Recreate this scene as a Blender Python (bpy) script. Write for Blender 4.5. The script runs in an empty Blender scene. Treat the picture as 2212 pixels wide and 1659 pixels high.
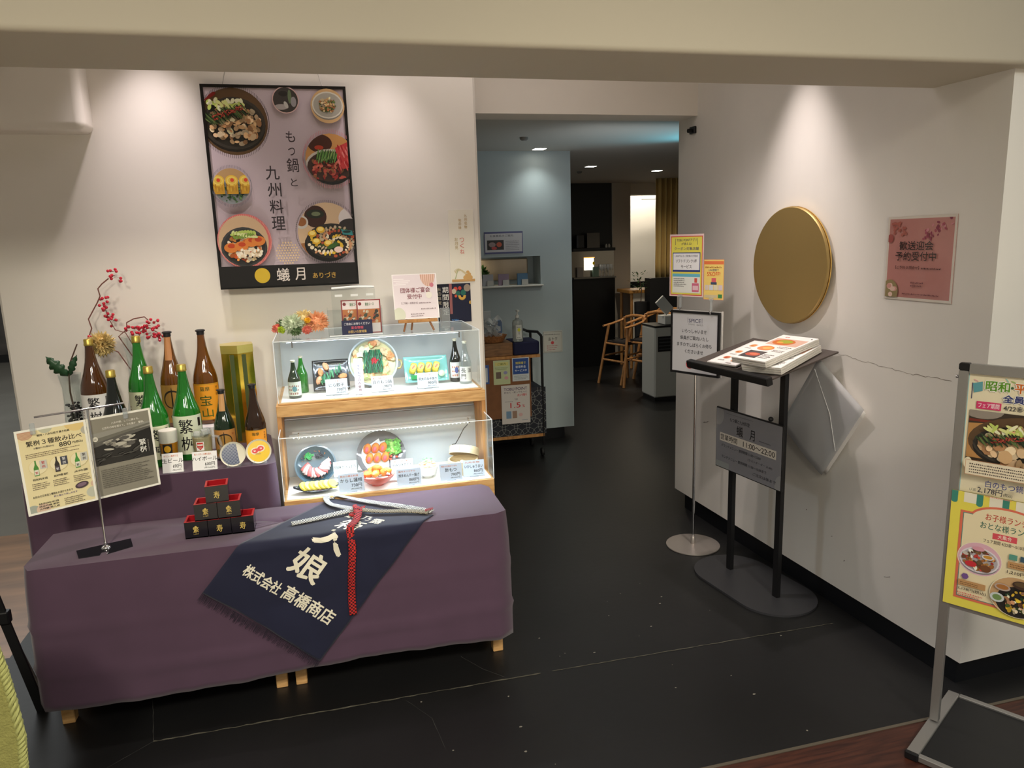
import bpy, math, random
from mathutils import Vector, Matrix
from math import pi, sin, cos, radians as R

sc = bpy.context.scene
C = sc.collection

# ------------------------------------------------------------------ camera
def setup_camera():
    f, pitch, roll, head, h = 1600.0, R(11.0), R(1.8), R(14.2), 1.74
    F = Vector((sin(head)*cos(pitch), cos(head)*cos(pitch), -sin(pitch)))
    R0 = Vector((cos(head), -sin(head), 0)); U0 = R0.cross(F)
    Rt = R0*cos(roll) - U0*sin(roll); U = Rt.cross(F)
    cd = bpy.data.cameras.new('camera'); co = bpy.data.objects.new('camera', cd); C.objects.link(co)
    cd.sensor_fit = 'HORIZONTAL'; cd.sensor_width = 36.0; cd.lens = 36.0*f/2212.0
    cd.clip_start = 0.05; cd.clip_end = 100
    co.matrix_world = Matrix(((Rt.x, U.x, -F.x, 0), (Rt.y, U.y, -F.y, 0), (Rt.z, U.z, -F.z, h), (0, 0, 0, 1)))
    sc.camera = co
setup_camera()

sc.view_settings.view_transform = 'Standard'
sc.view_settings.look = 'None'
sc.view_settings.gamma = 1.0
sc.view_settings.use_curve_mapping = False
sc.view_settings.exposure = 0.40

w = bpy.data.worlds.new('world'); sc.world = w; w.use_nodes = True
w.node_tree.nodes['Background'].inputs[0].default_value = (0.95, 0.88, 0.72, 1)
w.node_tree.nodes['Background'].inputs[1].default_value = 0.22

def aim(o, t):
    d = Vector(t) - o.location
    o.rotation_euler = d.to_track_quat('-Z', 'Y').to_euler()
def area(name, loc, to, power, size, col=(1, 1, 1), sy=None, spread=None):
    l = bpy.data.lights.new(name, 'AREA'); l.energy = power; l.size = size; l.color = col
    if sy: l.shape = 'RECTANGLE'; l.size_y = sy
    if spread: l.spread = R(spread)
    o = bpy.data.objects.new(name, l); C.objects.link(o); o.location = loc; aim(o, to); return o
def spot(name, loc, to, power, ang, blend=0.5, rad=0.03, col=(1, 1, 1)):
    l = bpy.data.lights.new(name, 'SPOT'); l.energy = power; l.spot_size = R(ang); l.spot_blend = blend
    l.shadow_soft_size = rad; l.color = col
    o = bpy.data.objects.new(name, l); C.objects.link(o); o.location = loc; aim(o, to); return o

WARM = (1.0, 0.86, 0.66)
# mall ceiling lighting behind and above the visitor, then added fills
for x in (-1.1, 0.35, 1.6): area('mall_light', (x, -0.95, 3.12), (x*.9, 3.4, 0.55), 4.2, .34, (1.0, 0.92, 0.74), .34, 52)
area('mall_light', (3.9, 0.4, 2.9), (2.9, 2.06, 0.9), 9, .5, (0.84, 0.93, 1.0), .5)
area('concourse_bounce_fill', (0, -1.8, 3.3), (0, -1.2, 0), 105, 3.0, (1.0, 0.94, 0.84), 2.0, 110)  # added fill, bounces off the unseen floor to lift the beam underside
spot('beam_fill', (0.55, 1.25, 2.2), (0.6, 2.02, 2.62), 0.4, 120, 1.0, 0.25, (1.0, 0.93, 0.62))  # added fill without a fixture, gives the beam face its yellow tint
# ceiling spots and added fill in the recess over the entrance
spot('recess_spot', (-0.64, 3.44, 2.90), (-0.66, 3.64, 1.2), 36, 66, 1.0, 0.03, (1.0, 0.88, 0.88))
spot('recess_spot', (0.36, 3.46, 2.90), (0.36, 3.64, 1.2), 20, 58, 1.0, 0.03, (1.0, 0.88, 0.88))
spot('recess_spot', (1.93, 3.10, 2.90), (2.12, 3.08, 1.0), 64, 52, 1.0, 0.03, (1.0, 0.88, 0.84))
spot('recess_spot', (1.10, 3.20, 2.90), (1.95, 3.02, 0.6), 34, 84, 1.0, 0.04, (1.0, 0.90, 0.84))  # wide fill added for the rest of the entrance wall
spot('recess_spot', (-0.35, 2.85, 2.90), (-0.35, 3.25, 0.7), 34, 84, 1.0, 0.04, (1.0, 0.90, 0.80))
area('recess_fill', (0.6, 3.2, 2.93), (0.6, 3.3, 0), 5, 1.6, (1.0, 0.9, 0.86), .9)  # broad low fill added to lift the ambient level in the recess
# dining room downlights
spot('room_downlight', (1.783, 5.90, 2.43), (1.783, 5.97, 0.5), 5, 120, 1.0, 0.04, (0.95, 1.0, 0.93))
spot('room_downlight', (2.754, 7.346, 2.43), (2.6, 7.2, 0), 22, 140, 1.0, 0.04, (1.0, 0.90, 0.74))
spot('room_downlight', (3.73, 7.86, 2.43), (3.9, 8.1, 0), 42, 140, 1.0, 0.04, (1.0, 0.88, 0.68))
spot('room_downlight', (2.35, 5.0, 2.43), (2.02, 6.07, 0.5), 12, 60, 1.0, 0.04, (1.0, 0.94, 0.76))
area('wall_washer', (5.2, 11.2, 2.9), (5.1, 11.9, 1.8), 24, 1.2, (1.0, 0.95, 0.86), 0.1)
spot('cyan_light', (3.0, 5.2, 2.15), (2.62, 5.15, 2.45), 9, 110, 1.0, 0.1, (0.15, 0.75, 1.0))
area('room_fill', (2.2, 5.0, 1.9), (2.2, 5.6, 2.45), 1.3, 1.0, (0.95, 0.97, 1.0), 1.0)

# ------------------------------------------------------------------ materials
def lin(c):
    out = []
    for v in c[:3]:
        v = v/255.0
        out.append(v/12.92 if v <= 0.04045 else ((v+0.055)/1.055)**2.4)
    return tuple(out)
def hx(*c): return lin(c)

_m = {}
def mat(name, col=(200, 200, 200), rough=0.5, metal=0.0, trans=0.0, ior=1.45, coat=0.0, emit=None, es=0.0, noise=None, bump=None, alpha=1.0, sheen=0.0):
    if name in _m: return _m[name]
    m = bpy.data.materials.new(name); m.use_nodes = True
    nt = m.node_tree; b = nt.nodes['Principled BSDF']
    c = lin(col)
    b.inputs['Base Color'].default_value = (*c, 1)
    b.inputs['Roughness'].default_value = rough
    b.inputs['Metallic'].default_value = metal
    b.inputs['Transmission Weight'].default_value = trans
    b.inputs['IOR'].default_value = ior
    b.inputs['Coat Weight'].default_value = coat
    b.inputs['Sheen Weight'].default_value = sheen
    if emit:
        b.inputs['Emission Color'].default_value = (*lin(emit), 1); b.inputs['Emission Strength'].default_value = es
    tc = None
    if noise or bump:
        tc = nt.nodes.new('ShaderNodeTexCoord')
    if noise:      # (scale, amount, stretch)
        n = nt.nodes.new('ShaderNodeTexNoise'); n.inputs['Scale'].default_value = noise[0]; n.inputs['Detail'].default_value = 5
        mp = nt.nodes.new('ShaderNodeMapping'); mp.inputs['Scale'].default_value = noise[2] if len(noise) > 2 else (1, 1, 1)
        nt.links.new(tc.outputs['Object'], mp.inputs[0]); nt.links.new(mp.outputs[0], n.inputs['Vector'])
        r = nt.nodes.new('ShaderNodeValToRGB')
        a = noise[1]
        r.color_ramp.elements[0].position = 0.3; r.color_ramp.elements[1].position = 0.7
        r.color_ramp.elements[0].color = (*[x*(1-a) for x in c], 1)
        r.color_ramp.elements[1].color = (*[min(1, x*(1+a)) for x in c], 1)
        nt.links.new(n.outputs[0], r.inputs[0]); nt.links.new(r.outputs[0], b.inputs['Base Color'])
    if bump:       # (scale, strength)
        n = nt.nodes.new('ShaderNodeTexNoise'); n.inputs['Scale'].default_value = bump[0]; n.inputs['Detail'].default_value = 4
        bp = nt.nodes.new('ShaderNodeBump'); bp.inputs['Strength'].default_value = bump[1]; bp.inputs['Distance'].default_value = 0.01
        nt.links.new(tc.outputs['Object'], n.inputs['Vector']); nt.links.new(n.outputs[0], bp.inputs['Height']); nt.links.new(bp.outputs[0], b.inputs['Normal'])
    _m[name] = m
    return m

def acrylic(name='clear_acrylic', tint=(250, 252, 252), ior=1.35, rough=0.02, cloud=0.0):
    if name in _m: return _m[name]
    m = bpy.data.materials.new(name); m.use_nodes = True; nt = m.node_tree
    for n in list(nt.nodes):
        if n.type == 'BSDF_PRINCIPLED': nt.nodes.remove(n)
    out = nt.nodes['Material Output']
    t = nt.nodes.new('ShaderNodeBsdfTransparent'); t.inputs[0].default_value = (*lin(tint), 1)
    g = nt.nodes.new('ShaderNodeBsdfGlossy'); g.inputs['Roughness'].default_value = rough; g.inputs[0].default_value = (1, 1, 1, 1)
    lw = nt.nodes.new('ShaderNodeLayerWeight'); lw.inputs[0].default_value = 0.5
    pw = nt.nodes.new('ShaderNodeMath'); pw.operation = 'POWER'; pw.inputs[1].default_value = 3.5
    nt.links.new(lw.outputs['Facing'], pw.inputs[0])
    f = nt.nodes.new('ShaderNodeMath'); f.operation = 'MULTIPLY_ADD'; f.inputs[1].default_value = 0.45; f.inputs[2].default_value = (ior-1)*0.11
    nt.links.new(pw.outputs[0], f.inputs[0])
    mx = nt.nodes.new('ShaderNodeMixShader')
    nt.links.new(f.outputs[0], mx.inputs[0]); nt.links.new(t.outputs[0], mx.inputs[1]); nt.links.new(g.outputs[0], mx.inputs[2])
    last = mx
    if cloud:
        d = nt.nodes.new('ShaderNodeBsdfDiffuse'); d.inputs[0].default_value = (0.85, 0.86, 0.88, 1)
        m2 = nt.nodes.new('ShaderNodeMixShader'); m2.inputs[0].default_value = cloud
        nt.links.new(mx.outputs[0], m2.inputs[1]); nt.links.new(d.outputs[0], m2.inputs[2]); last = m2
    nt.links.new(last.outputs[0], out.inputs[0])
    _m[name] = m; return m

def print_mat(name='printed', rough=0.45, coat=0.0, fray=False):
    if name in _m: return _m[name]
    m = bpy.data.materials.new(name); m.use_nodes = True; nt = m.node_tree; b = nt.nodes['Principled BSDF']
    a = nt.nodes.new('ShaderNodeAttribute'); a.attribute_name = 'Col'
    nt.links.new(a.outputs['Color'], b.inputs['Base Color']); b.inputs['Roughness'].default_value = rough
    b.inputs['Coat Weight'].default_value = coat
    _m[name] = m; return m

def wood(name, c1, c2, scale=(1, 12, 12), rough=0.45, rings=6):
    if name in _m: return _m[name]
    m = bpy.data.materials.new(name); m.use_nodes = True; nt = m.node_tree; b = nt.nodes['Principled BSDF']
    tc = nt.nodes.new('ShaderNodeTexCoord'); mp = nt.nodes.new('ShaderNodeMapping'); mp.inputs['Scale'].default_value = scale
    n = nt.nodes.new('ShaderNodeTexNoise'); n.inputs['Scale'].default_value = rings; n.inputs['Detail'].default_value = 6; n.inputs['Distortion'].default_value = 0.6
    r = nt.nodes.new('ShaderNodeValToRGB'); r.color_ramp.elements[0].position = 0.35; r.color_ramp.elements[1].position = 0.65
    r.color_ramp.elements[0].color = (*lin(c1), 1); r.color_ramp.elements[1].color = (*lin(c2), 1)
    L = nt.links.new
    L(tc.outputs['Object'], mp.inputs[0]); L(mp.outputs[0], n.inputs['Vector']); L(n.outputs[0], r.inputs[0]); L(r.outputs[0], b.inputs['Base Color'])
    b.inputs['Roughness'].default_value = rough
    _m[name] = m; return m

# ------------------------------------------------------------------ objects
def wm(o):
    M = o.matrix_basis.copy()
    while o.parent: o = o.parent; M = o.matrix_basis @ M
    return M
def tag(o, label=None, cat=None, group=None, kind=None):
    if label: o['label'] = label
    if cat: o['category'] = cat
    if group: o['group'] = group
    if kind: o['kind'] = kind
    return o
def thing(name, label, cat, loc=(0, 0, 0), rotz=0.0, group=None):
    o = bpy.data.objects.new(name, None); C.objects.link(o); o.location = loc; o.rotation_euler = (0, 0, rotz)
    o.empty_display_size = 0.05
    return tag(o, label, cat, group)
def frame(origin, xd, yd):
    x = Vector(xd).normalized(); z = x.cross(Vector(yd)).normalized(); y = z.cross(x)
    o = Vector(origin)
    return Matrix(((x.x, y.x, z.x, o.x), (x.y, y.y, z.y, o.y), (x.z, y.z, z.z, o.z), (0, 0, 0, 1)))
I4 = Matrix.Identity(4)
def T(x, y, z): return Matrix.Translation((x, y, z))
def RZ(a): return Matrix.Rotation(a, 4, 'Z')
def RX(a): return Matrix.Rotation(a, 4, 'X')
def RY(a): return Matrix.Rotation(a, 4, 'Y')
def S(x, y, z): return Matrix.Diagonal((x, y, z, 1))

class MB:
    def __init__(s): s.v = []; s.f = []; s.c = []; s.col = (0.8, 0.8, 0.8)
    def add(s, vs, fs, M=None):
        b = len(s.v)
        for p in vs:
            p = Vector(p)
            s.v.append(tuple(M @ p) if M is not None else tuple(p))
        for f in fs: s.f.append(tuple(i+b for i in f)); s.c.append(s.col)
        return s
    def box(s, a, b, M=None, bev=0.0):
        x0, y0, z0 = a; x1, y1, z1 = b
        if bev <= 0:
            vs = [(x0, y0, z0), (x1, y0, z0), (x1, y1, z0), (x0, y1, z0), (x0, y0, z1), (x1, y0, z1), (x1, y1, z1), (x0, y1, z1)]
            fs = [(0, 3, 2, 1), (4, 5, 6, 7), (0, 1, 5, 4), (1, 2, 6, 5), (2, 3, 7, 6), (3, 0, 4, 7)]
            return s.add(vs, fs, M)
        r = min(bev, abs(x1-x0)/2.01, abs(y1-y0)/2.01, abs(z1-z0)/2.01)
        def ring(i, z):
            return [(x0+i, y0+r, z), (x0+r, y0+i, z), (x1-r, y0+i, z), (x1-i, y0+r, z), (x1-i, y1-r, z), (x1-r, y1-i, z), (x0+r, y1-i, z), (x0+i, y1-r, z)]
        rs = [[(x0+r, y0+r, z0)]*0, ring(0, z0+r), ring(0, z1-r)]
        bot = [(x0+r, y0+r, z0), (x0+r, y0+r, z0), (x1-r, y0+r, z0), (x1-r, y0+r, z0), (x1-r, y1-r, z0), (x1-r, y1-r, z0), (x0+r, y1-r, z0), (x0+r, y1-r, z0)]
        q = 0.293*r
        def mid(z): return [(x0+q+0.2*r, y0+r, z), (x0+r, y0+q+0.2*r, z), (x1-r, y0+q+0.2*r, z), (x1-q-0.2*r, y0+r, z), (x1-q-0.2*r, y1-r, z), (x1-r, y1-q-0.2*r, z), (x0+r, y1-q-0.2*r, z), (x0+q+0.2*r, y1-r, z)]
        rings = [mid(z0+q*0.6), ring(0, z0+r), ring(0, z1-r), mid(z1-q*0.6)]
        vs = [p for rg in rings for p in rg]; fs = []
        for k in range(3):
            for i in range(8):
                j = (i+1) % 8; fs.append((k*8+i, k*8+j, (k+1)*8+j, (k+1)*8+i))
        fs.append(tuple(range(7, -1, -1))); fs.append(tuple(range(24, 32)))
        return s.add(vs, fs, M)
    def lathe(s, prof, M=None, n=32, cap=True, sx=1.0, sy=1.0):
        vs = []; fs = []
        for r, z in prof:
            for i in range(n):
                a = 2*pi*i/n; vs.append((r*cos(a)*sx, r*sin(a)*sy, z))
        for k in range(len(prof)-1):
            for i in range(n):
                j = (i+1) % n; fs.append((k*n+i, k*n+j, (k+1)*n+j, (k+1)*n+i))
        if cap:
            fs.append(tuple(range(n-1, -1, -1))); fs.append(tuple(range((len(prof)-1)*n, len(prof)*n)))
        return s.add(vs, fs, M)
    def cyl(s, p0, p1, r, r1=None, n=16, cap=True):
        p0 = Vector(p0); p1 = Vector(p1); d = p1-p0; L = d.length
        M = Matrix.Translation(p0) @ d.to_track_quat('Z', 'Y').to_matrix().to_4x4()
        return s.lathe([(r, 0), (r if r1 is None else r1, L)], M, n, cap)
    def tube(s, pts, r, n=8, rf=None, flat=1.0, closed=False):
        pts = [Vector(p) for p in pts]; N = len(pts); vs = []; fs = []
        prev = None
        for k, p in enumerate(pts):
            if closed: d = pts[(k+1) % N]-pts[k-1]
            else: d = pts[min(k+1, N-1)]-pts[max(k-1, 0)]
            d.normalize()
            if prev is None:
                u = Vector((0, 0, 1)).cross(d)
                if u.length < 0.1: u = Vector((1, 0, 0)).cross(d)
            else:
                u = prev - d*prev.dot(d)
            u.normalize(); prev = u; v = d.cross(u)
            rr = r*(rf[k] if rf else 1.0)
            for i in range(n):
                a = 2*pi*i/n; vs.append(p+u*cos(a)*rr+v*sin(a)*rr*flat)
        m = N if closed else N-1
        for k in range(m):
            for i in range(n):
                j = (i+1) % n; k2 = (k+1) % N
                fs.append((k*n+i, k*n+j, k2*n+j, k2*n+i))
        if not closed:
            fs.append(tuple(range(n-1, -1, -1))); fs.append(tuple(range((N-1)*n, N*n)))
        return s.add(vs, fs)
    def ball(s, c, r, n=12, m=8, sc=(1, 1, 1), M=None, jit=0.0, rnd=None):
        vs = []; fs = []
        c = Vector(c)
        for k in range(m+1):
            t = pi*k/m
            for i in range(n):
                a = 2*pi*i/n
                q = 1.0
                if jit and 0 < k < m: q = 1+rnd.uniform(-jit, jit)
                vs.append((c.x+r*sc[0]*sin(t)*cos(a)*q, c.y+r*sc[1]*sin(t)*sin(a)*q, c.z+r*sc[2]*cos(t)*q))
        for k in range(m):
            for i in range(n):
                j = (i+1) % n; fs.append((k*n+i, (k+1)*n+i, (k+1)*n+j, k*n+j))
        return s.add(vs, fs, M)
    def prism(s, poly, z0, z1, M=None):
        n = len(poly)
        vs = [(x, y, z0) for x, y in poly]+[(x, y, z1) for x, y in poly]
        fs = [tuple(range(n-1, -1, -1)), tuple(range(n, 2*n))]+[(i, (i+1) % n, n+(i+1) % n, n+i) for i in range(n)]
        return s.add(vs, fs, M)
    def grid(s, fn, nu, nv, M=None):
        vs = [fn(i/nu, j/nv) for j in range(nv+1) for i in range(nu+1)]
        fs = [(j*(nu+1)+i, j*(nu+1)+i+1, (j+1)*(nu+1)+i+1, (j+1)*(nu+1)+i) for j in range(nv) for i in range(nu)]
        return s.add(vs, fs, M)
    def build(s, name, m, parent=None, world=False, loc=None, smooth=False, M=None, color=False, solid=0.0, ang=40):
        me = bpy.data.meshes.new(name)
        vs = s.v
        base = I4
        if parent is not None and world: base = wm(parent).inverted()
        if parent is None and loc is not None and world: base = Matrix.Translation(-Vector(loc))
        if M is not None and parent is not None and world: base = base @ M; M = None
        if base is not I4: vs = [tuple(base @ Vector(p)) for p in vs]
        me.from_pydata(vs, [], s.f)
        me.materials.append(m)
        if color:
            ca = me.color_attributes.new('Col', 'FLOAT_COLOR', 'CORNER')
            buf = []
            for p in me.polygons:
                c = s.c[p.index]
                buf.extend((c[0], c[1], c[2], 1.0)*p.loop_total)
            ca.data.foreach_set('color', buf)
        if smooth:
            me.shade_smooth()
            try: me.set_sharp_from_angle(angle=R(ang))
            except Exception: pass
        o = bpy.data.objects.new(name, me); C.objects.link(o)
        if parent is not None: o.parent = parent
        if M is not None: o.matrix_basis = M
        elif loc is not None: o.location = loc
        if solid:
            md = o.modifiers.new('s', 'SOLIDIFY'); md.thickness = solid; md.offset = 0
        return o

def copy_tree(o, parent=None):
    c = o.copy(); C.objects.link(c); c.parent = parent
    for ch in list(o.children): copy_tree(ch, c)
    return c

def struct(name, mb, m, parent=None, smooth=False):
    o = mb.build(name, m, parent, smooth=smooth)
    if parent is None: o['kind'] = 'structure'
    return o

# ------------------------------------------------------------------ printed graphics
_glyph = {}
def glyphs(txt):
    if txt in _glyph: return _glyph[txt]
    cu = bpy.data.curves.new('t', 'FONT'); cu.body = txt; cu.resolution_u = 3
    o = bpy.data.objects.new('t', cu); C.objects.link(o); bpy.context.view_layer.update()
    me = bpy.data.meshes.new_from_object(o.evaluated_get(bpy.context.evaluated_depsgraph_get()))
    vs = [(v.co.x, v.co.y) for v in me.vertices]; fs = [tuple(p.vertices) for p in me.polygons]
    bpy.data.objects.remove(o); bpy.data.curves.remove(cu); bpy.data.meshes.remove(me)
    if not vs: vs = [(0, 0), (1, 1)]; fs = []
    x0 = min(v[0] for v in vs); x1 = max(v[0] for v in vs); y0 = min(v[1] for v in vs); y1 = max(v[1] for v in vs)
    _glyph[txt] = (vs, fs, x0, x1, y0, y1); return _glyph[txt]

STEP = 0.00006
class Print(MB):
    """flat artwork in its own x-right, y-up frame, every colour on its own thin layer"""
    def __init__(s, wd, ht, bg=(250, 250, 248), thick=0.0015):
        MB.__init__(s); s.w = wd; s.h = ht; s.lay = 0; s.clip = []
        s.col = lin(bg); MB.box(s, (0, 0, -thick), (wd, ht, 0)); s.push_rect(0, 0, wd, ht)
    def up(s): s.lay += 1; return s
    @property
    def z(s): return STEP*(s.lay+1)
    def push_poly(s, p): s.clip.append(p)
    def push_rect(s, x0, y0, x1, y1): s.clip.append([(x0, y0), (x1, y0), (x1, y1), (x0, y1)])
    def push_circ(s, cx, cy, r, ry=None, n=28): s.clip.append([(cx+r*cos(2*pi*i/n), cy+(ry or r)*sin(2*pi*i/n)) for i in range(n)])
    def pop(s): s.clip.pop()
    def _clip(s, poly):
        for c in s.clip:
            n = len(c)
            for i in range(n):
                ax, ay = c[i]; bx, by = c[(i+1) % n]; out = []
                def side(p): return (bx-ax)*(p[1]-ay)-(by-ay)*(p[0]-ax)
                m = len(poly)
                for k in range(m):
                    p = poly[k]; q = poly[(k+1) % m]; sp = side(p); sq = side(q)
                    if sp >= -1e-12: out.append(p)
                    if (sp > 1e-12 and sq < -1e-12) or (sp < -1e-12 and sq > 1e-12):
                        t = sp/(sp-sq); out.append((p[0]+(q[0]-p[0])*t, p[1]+(q[1]-p[1])*t))
                poly = out
                if len(poly) < 3: return None
        return poly
    def poly(s, pts, col, up=True):
        if up: s.up()
        p = s._clip(pts)
        if p:
            s.col = lin(col); s.add([(x, y, s.z) for x, y in p], [tuple(range(len(p)))])
        return s
    def rect(s, x0, y0, x1, y1, col, up=True): return s.poly([(x0, y0), (x1, y0), (x1, y1), (x0, y1)], col, up)
    def frame(s, x0, y0, x1, y1, t, col):
        s.up()
        for r in ((x0, y0, x1, y0+t), (x0, y1-t, x1, y1), (x0, y0+t, x0+t, y1-t), (x1-t, y0+t, x1, y1-t)): s.rect(*r, col, False)
    def ell(s, cx, cy, rx, ry, col, up=True, a=0.0, n=24):
        ca, sa = cos(a), sin(a)
        return s.poly([(cx+rx*cos(2*pi*i/n)*ca-ry*sin(2*pi*i/n)*sa, cy+rx*cos(2*pi*i/n)*sa+ry*sin(2*pi*i/n)*ca) for i in range(n)], col, up)
    def text(s, t, x, y, h, col=(30, 30, 30), w=None, al='l', up=True, a=0.0, em=False, bold=0.016):
        """bounding box bottom-left at x, y; height h; w forces the width"""
        if up: s.up()
        vs, fs, x0, x1, y0, y1 = glyphs(t)
        if em: k = h; y0 = -0.1
        else: k = h/(y1-y0)
        kx = (w/(x1-x0)) if w else k
        W = (x1-x0)*kx
        if al == 'c': x -= W/2
        if al == 'r': x -= W
        s.col = lin(col); z = s.z; ca, sa = cos(a), sin(a)
        out = []
        for u, v in vs:
            px = (u-x0)*kx; py = (v-y0)*k
            out.append((x+px*ca-py*sa, y+px*sa+py*ca, z))
        s.add(out, fs)
        e = bold*h
        if e:
            for n_, (ex, ey) in enumerate(((e, 0), (0, e), (e, e))): s.add([(q[0]+ex, q[1]+ey, q[2]+(n_+1)*.000013) for q in out], fs)
        return s
    def vtext(s, t, x, y, size, col=(30, 30, 30), step=None, dx=0.0, wf=1.0):
        s.up(); st = step or size*1.15
        for i, ch in enumerate(t):
            s.text(ch, x+dx*i, y-st*i-size, size*0.9, col, w=size*0.9*wf, al='c', up=False, em=False)
        return s
    def lines(s, x0, y0, x1, y1, n, col=(90, 90, 90), seed=1, ragged=True, dash=0.9, fill=0.55):
        """rows of writing too small to read"""
        s.up(); rnd = random.Random(seed); lh = (y1-y0)/n
        for i in range(n):
            y = y1-lh*(i+1); e = x1-(rnd.uniform(0, 0.3)*(x1-x0) if ragged else 0); x = x0
            while x < e:
                wd = lh*fill*rnd.uniform(0.5, dash); s.rect(x, y, min(e, x+wd), y+lh*fill*rnd.uniform(0.6, 1.0), col, False); x += wd+lh*0.22
        return s
    def food(s, cx, cy, r, bowl=(60, 55, 50), table=(190, 150, 100), bits=(), seed=1, ry=None, n=60, rim=None, off=(0, -0.05), size=(0.08, 0.18), fit=0.66):
        """a round photograph of a dish"""
        rnd = random.Random(seed); ry = ry or r
        s.ell(cx, cy, r, ry, table, n=32)
        s.push_circ(cx, cy, r, ry)
        s.ell(cx+off[0]*r, cy+off[1]*r-0.06*r, r*0.92, ry*0.80, tuple(int(c*0.6) for c in bowl))
        s.ell(cx+off[0]*r, cy+off[1]*r, r*0.92, ry*0.78, rim or bowl)
        s.ell(cx+off[0]*r, cy+off[1]*r, r*0.84, ry*0.70, tuple(int(c*0.8) for c in bowl))
        for k in range(n):
            a = rnd.uniform(0, 2*pi); q = math.sqrt(rnd.random())*fit
            x = cx+off[0]*r+q*r*cos(a); y = cy+off[1]*r+q*ry*0.85*sin(a)
            b = bits[rnd.randrange(len(bits))]; v = rnd.uniform(0.75, 1.2)
            c = tuple(max(0, min(255, int(ch*v))) for ch in b)
            z = rnd.uniform(*size)*r
            s.ell(x, y, z, z*rnd.uniform(0.45, 0.9), c, a=rnd.uniform(0, 3), n=9)
        s.pop()
    def motsu(s, cx, cy, r, ry=None, seed=3):
        """hot pot: chives and chilli over offal, cabbage at the top"""
        rnd = random.Random(seed); ry = ry or r
        s.food(cx, cy, r, (62, 58, 52), (96, 72, 48), [(222, 190, 150), (205, 165, 120), (235, 212, 175), (176, 130, 90), (214, 176, 130)], seed, ry, 150, size=(0.05, 0.13), fit=0.74)
        s.push_circ(cx, cy, r, ry)
        for k in range(34):
            s.ell(cx+rnd.uniform(-.7, .3)*r, cy+rnd.uniform(.36, .62)*ry, .09*r, .055*ry, [(226, 232, 150), (240, 240, 200), (196, 214, 110)][k % 3], a=rnd.uniform(0, 3), n=8)
        for k in range(64):
            x = cx+(-.78+1.15*k/64)*r+rnd.uniform(-.03, .03)*r; y = cy+(.02+.30*k/64)*ry+rnd.uniform(-.06, .1)*ry
            s.ell(x, y, .018*r, .22*ry, [(52, 74, 40), (34, 50, 30), (96, 118, 66), (28, 40, 26)][k % 4], a=0.7+rnd.uniform(-.2, .2), n=6)
        for k in range(60):
            s.ell(cx+(-.6+.9*k/60)*r, cy+(.10+.32*k/60)*ry+rnd.uniform(-.09, .07)*ry, .035*r, .018*ry, [(160, 52, 42), (128, 34, 30), (190, 90, 70)][k % 3], a=rnd.uniform(0, 3), n=6)
        s.pop()
    def dashring(s, cx, cy, r, r2, col, n=60):
        s.up()
        for i in range(n):
            a = 2*pi*i/n; x = cx+cos(a)*(r+r2)/2; y = cy+sin(a)*(r+r2)/2
            s.rect(x-r*.008, y-(r2-r)*.5, x+r*.008, y+(r2-r)*.5, col, False)
    def make(s, name, parent=None, M=None, m=None):
        if parent is not None and M is not None: M = wm(parent).inverted() @ M
        return s.build(name, m or print_mat(), parent, M=M, color=True)

# common materials
M_WALL = mat('white_plaster', (232, 226, 218), 0.75, noise=(2.5, 0.02), bump=(30, 0.03))
M_BEAM = mat('dimmed_beam_cream', (186, 178, 162), 0.75)  # darker than the walls, standing in for weaker light on the beam
M_WALLC = mat('scuffed_white_plaster', (228, 224, 218), 0.7, noise=(3.5, 0.03, (1, 1, 0.4)), bump=(14, 0.05))
M_BLACK = mat('black_paint', (22, 22, 24), 0.4)
M_DARK = mat('matt_black', (12, 12, 13), 0.7)
M_CHROME = mat('chrome', (215, 215, 218), 0.12, 1.0)
M_ALU = mat('aluminium', (170, 168, 165), 0.4, 0.75)
M_ACR = acrylic()
M_PRINT = print_mat()
M_GLOSS = print_mat('gloss_print', 0.18, 0.3)
M_PINE = wood('light_pine', (196, 148, 92), (222, 178, 120), (2, 14, 14), 0.45)
M_OAK = wood('warm_oak', (176, 122, 66), (205, 150, 90), (6, 6, 1.5), 0.5)
M_PURPLE = mat('purple_cloth', (78, 55, 74), 0.85, noise=(6, 0.06), bump=(900, 0.08), sheen=0.2)

# ================================================================== the setting
FLOOR = mat('dark_concrete', (24, 24, 25), 0.42, noise=(1.6, 0.22), bump=(30, 0.05))
m = MB().box((-1.45, 1.95, -0.1), (8, 14, 0)).box((-6, 1.95, -0.1), (-1.45, 3.45, 0))
struct('floor', MB().prism([(-6, 1.95), (8, 1.95), (8, 14), (-1.45, 14), (-1.45, 3.45), (-6, 3.45)], -0.1, 0), FLOOR)
WOODF = wood('red_brown_floor', (50, 24, 18), (78, 42, 30), (1.2, 14, 1), 0.4, 5)
struct('floor_mall', MB().box((-6, 0.7, -0.1), (8, 1.95, 0)), WOODF)
struct('floor_concourse', MB().box((-8, -8, -0.1), (8, 0.7, 0)), mat('pale_bounce_tile', (206, 196, 180), 0.35))  # unseen floor, made pale to bounce light up to the beam
TAN = mat('tan_polished_floor', (150, 112, 80), 0.28, noise=(3, 0.35, (0.6, 3, 1)))
struct('floor_corridor', MB().box((-6, 3.45, -0.1), (-1.45, 5.1, 0)), TAN)
GREYF = mat('grey_polished_floor', (120, 118, 112), 0.22, noise=(1.5, 0.1))
struct('floor_passage', MB().box((-12, 5.1, -0.1), (-1.45, 20, 0)), GREYF)
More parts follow.
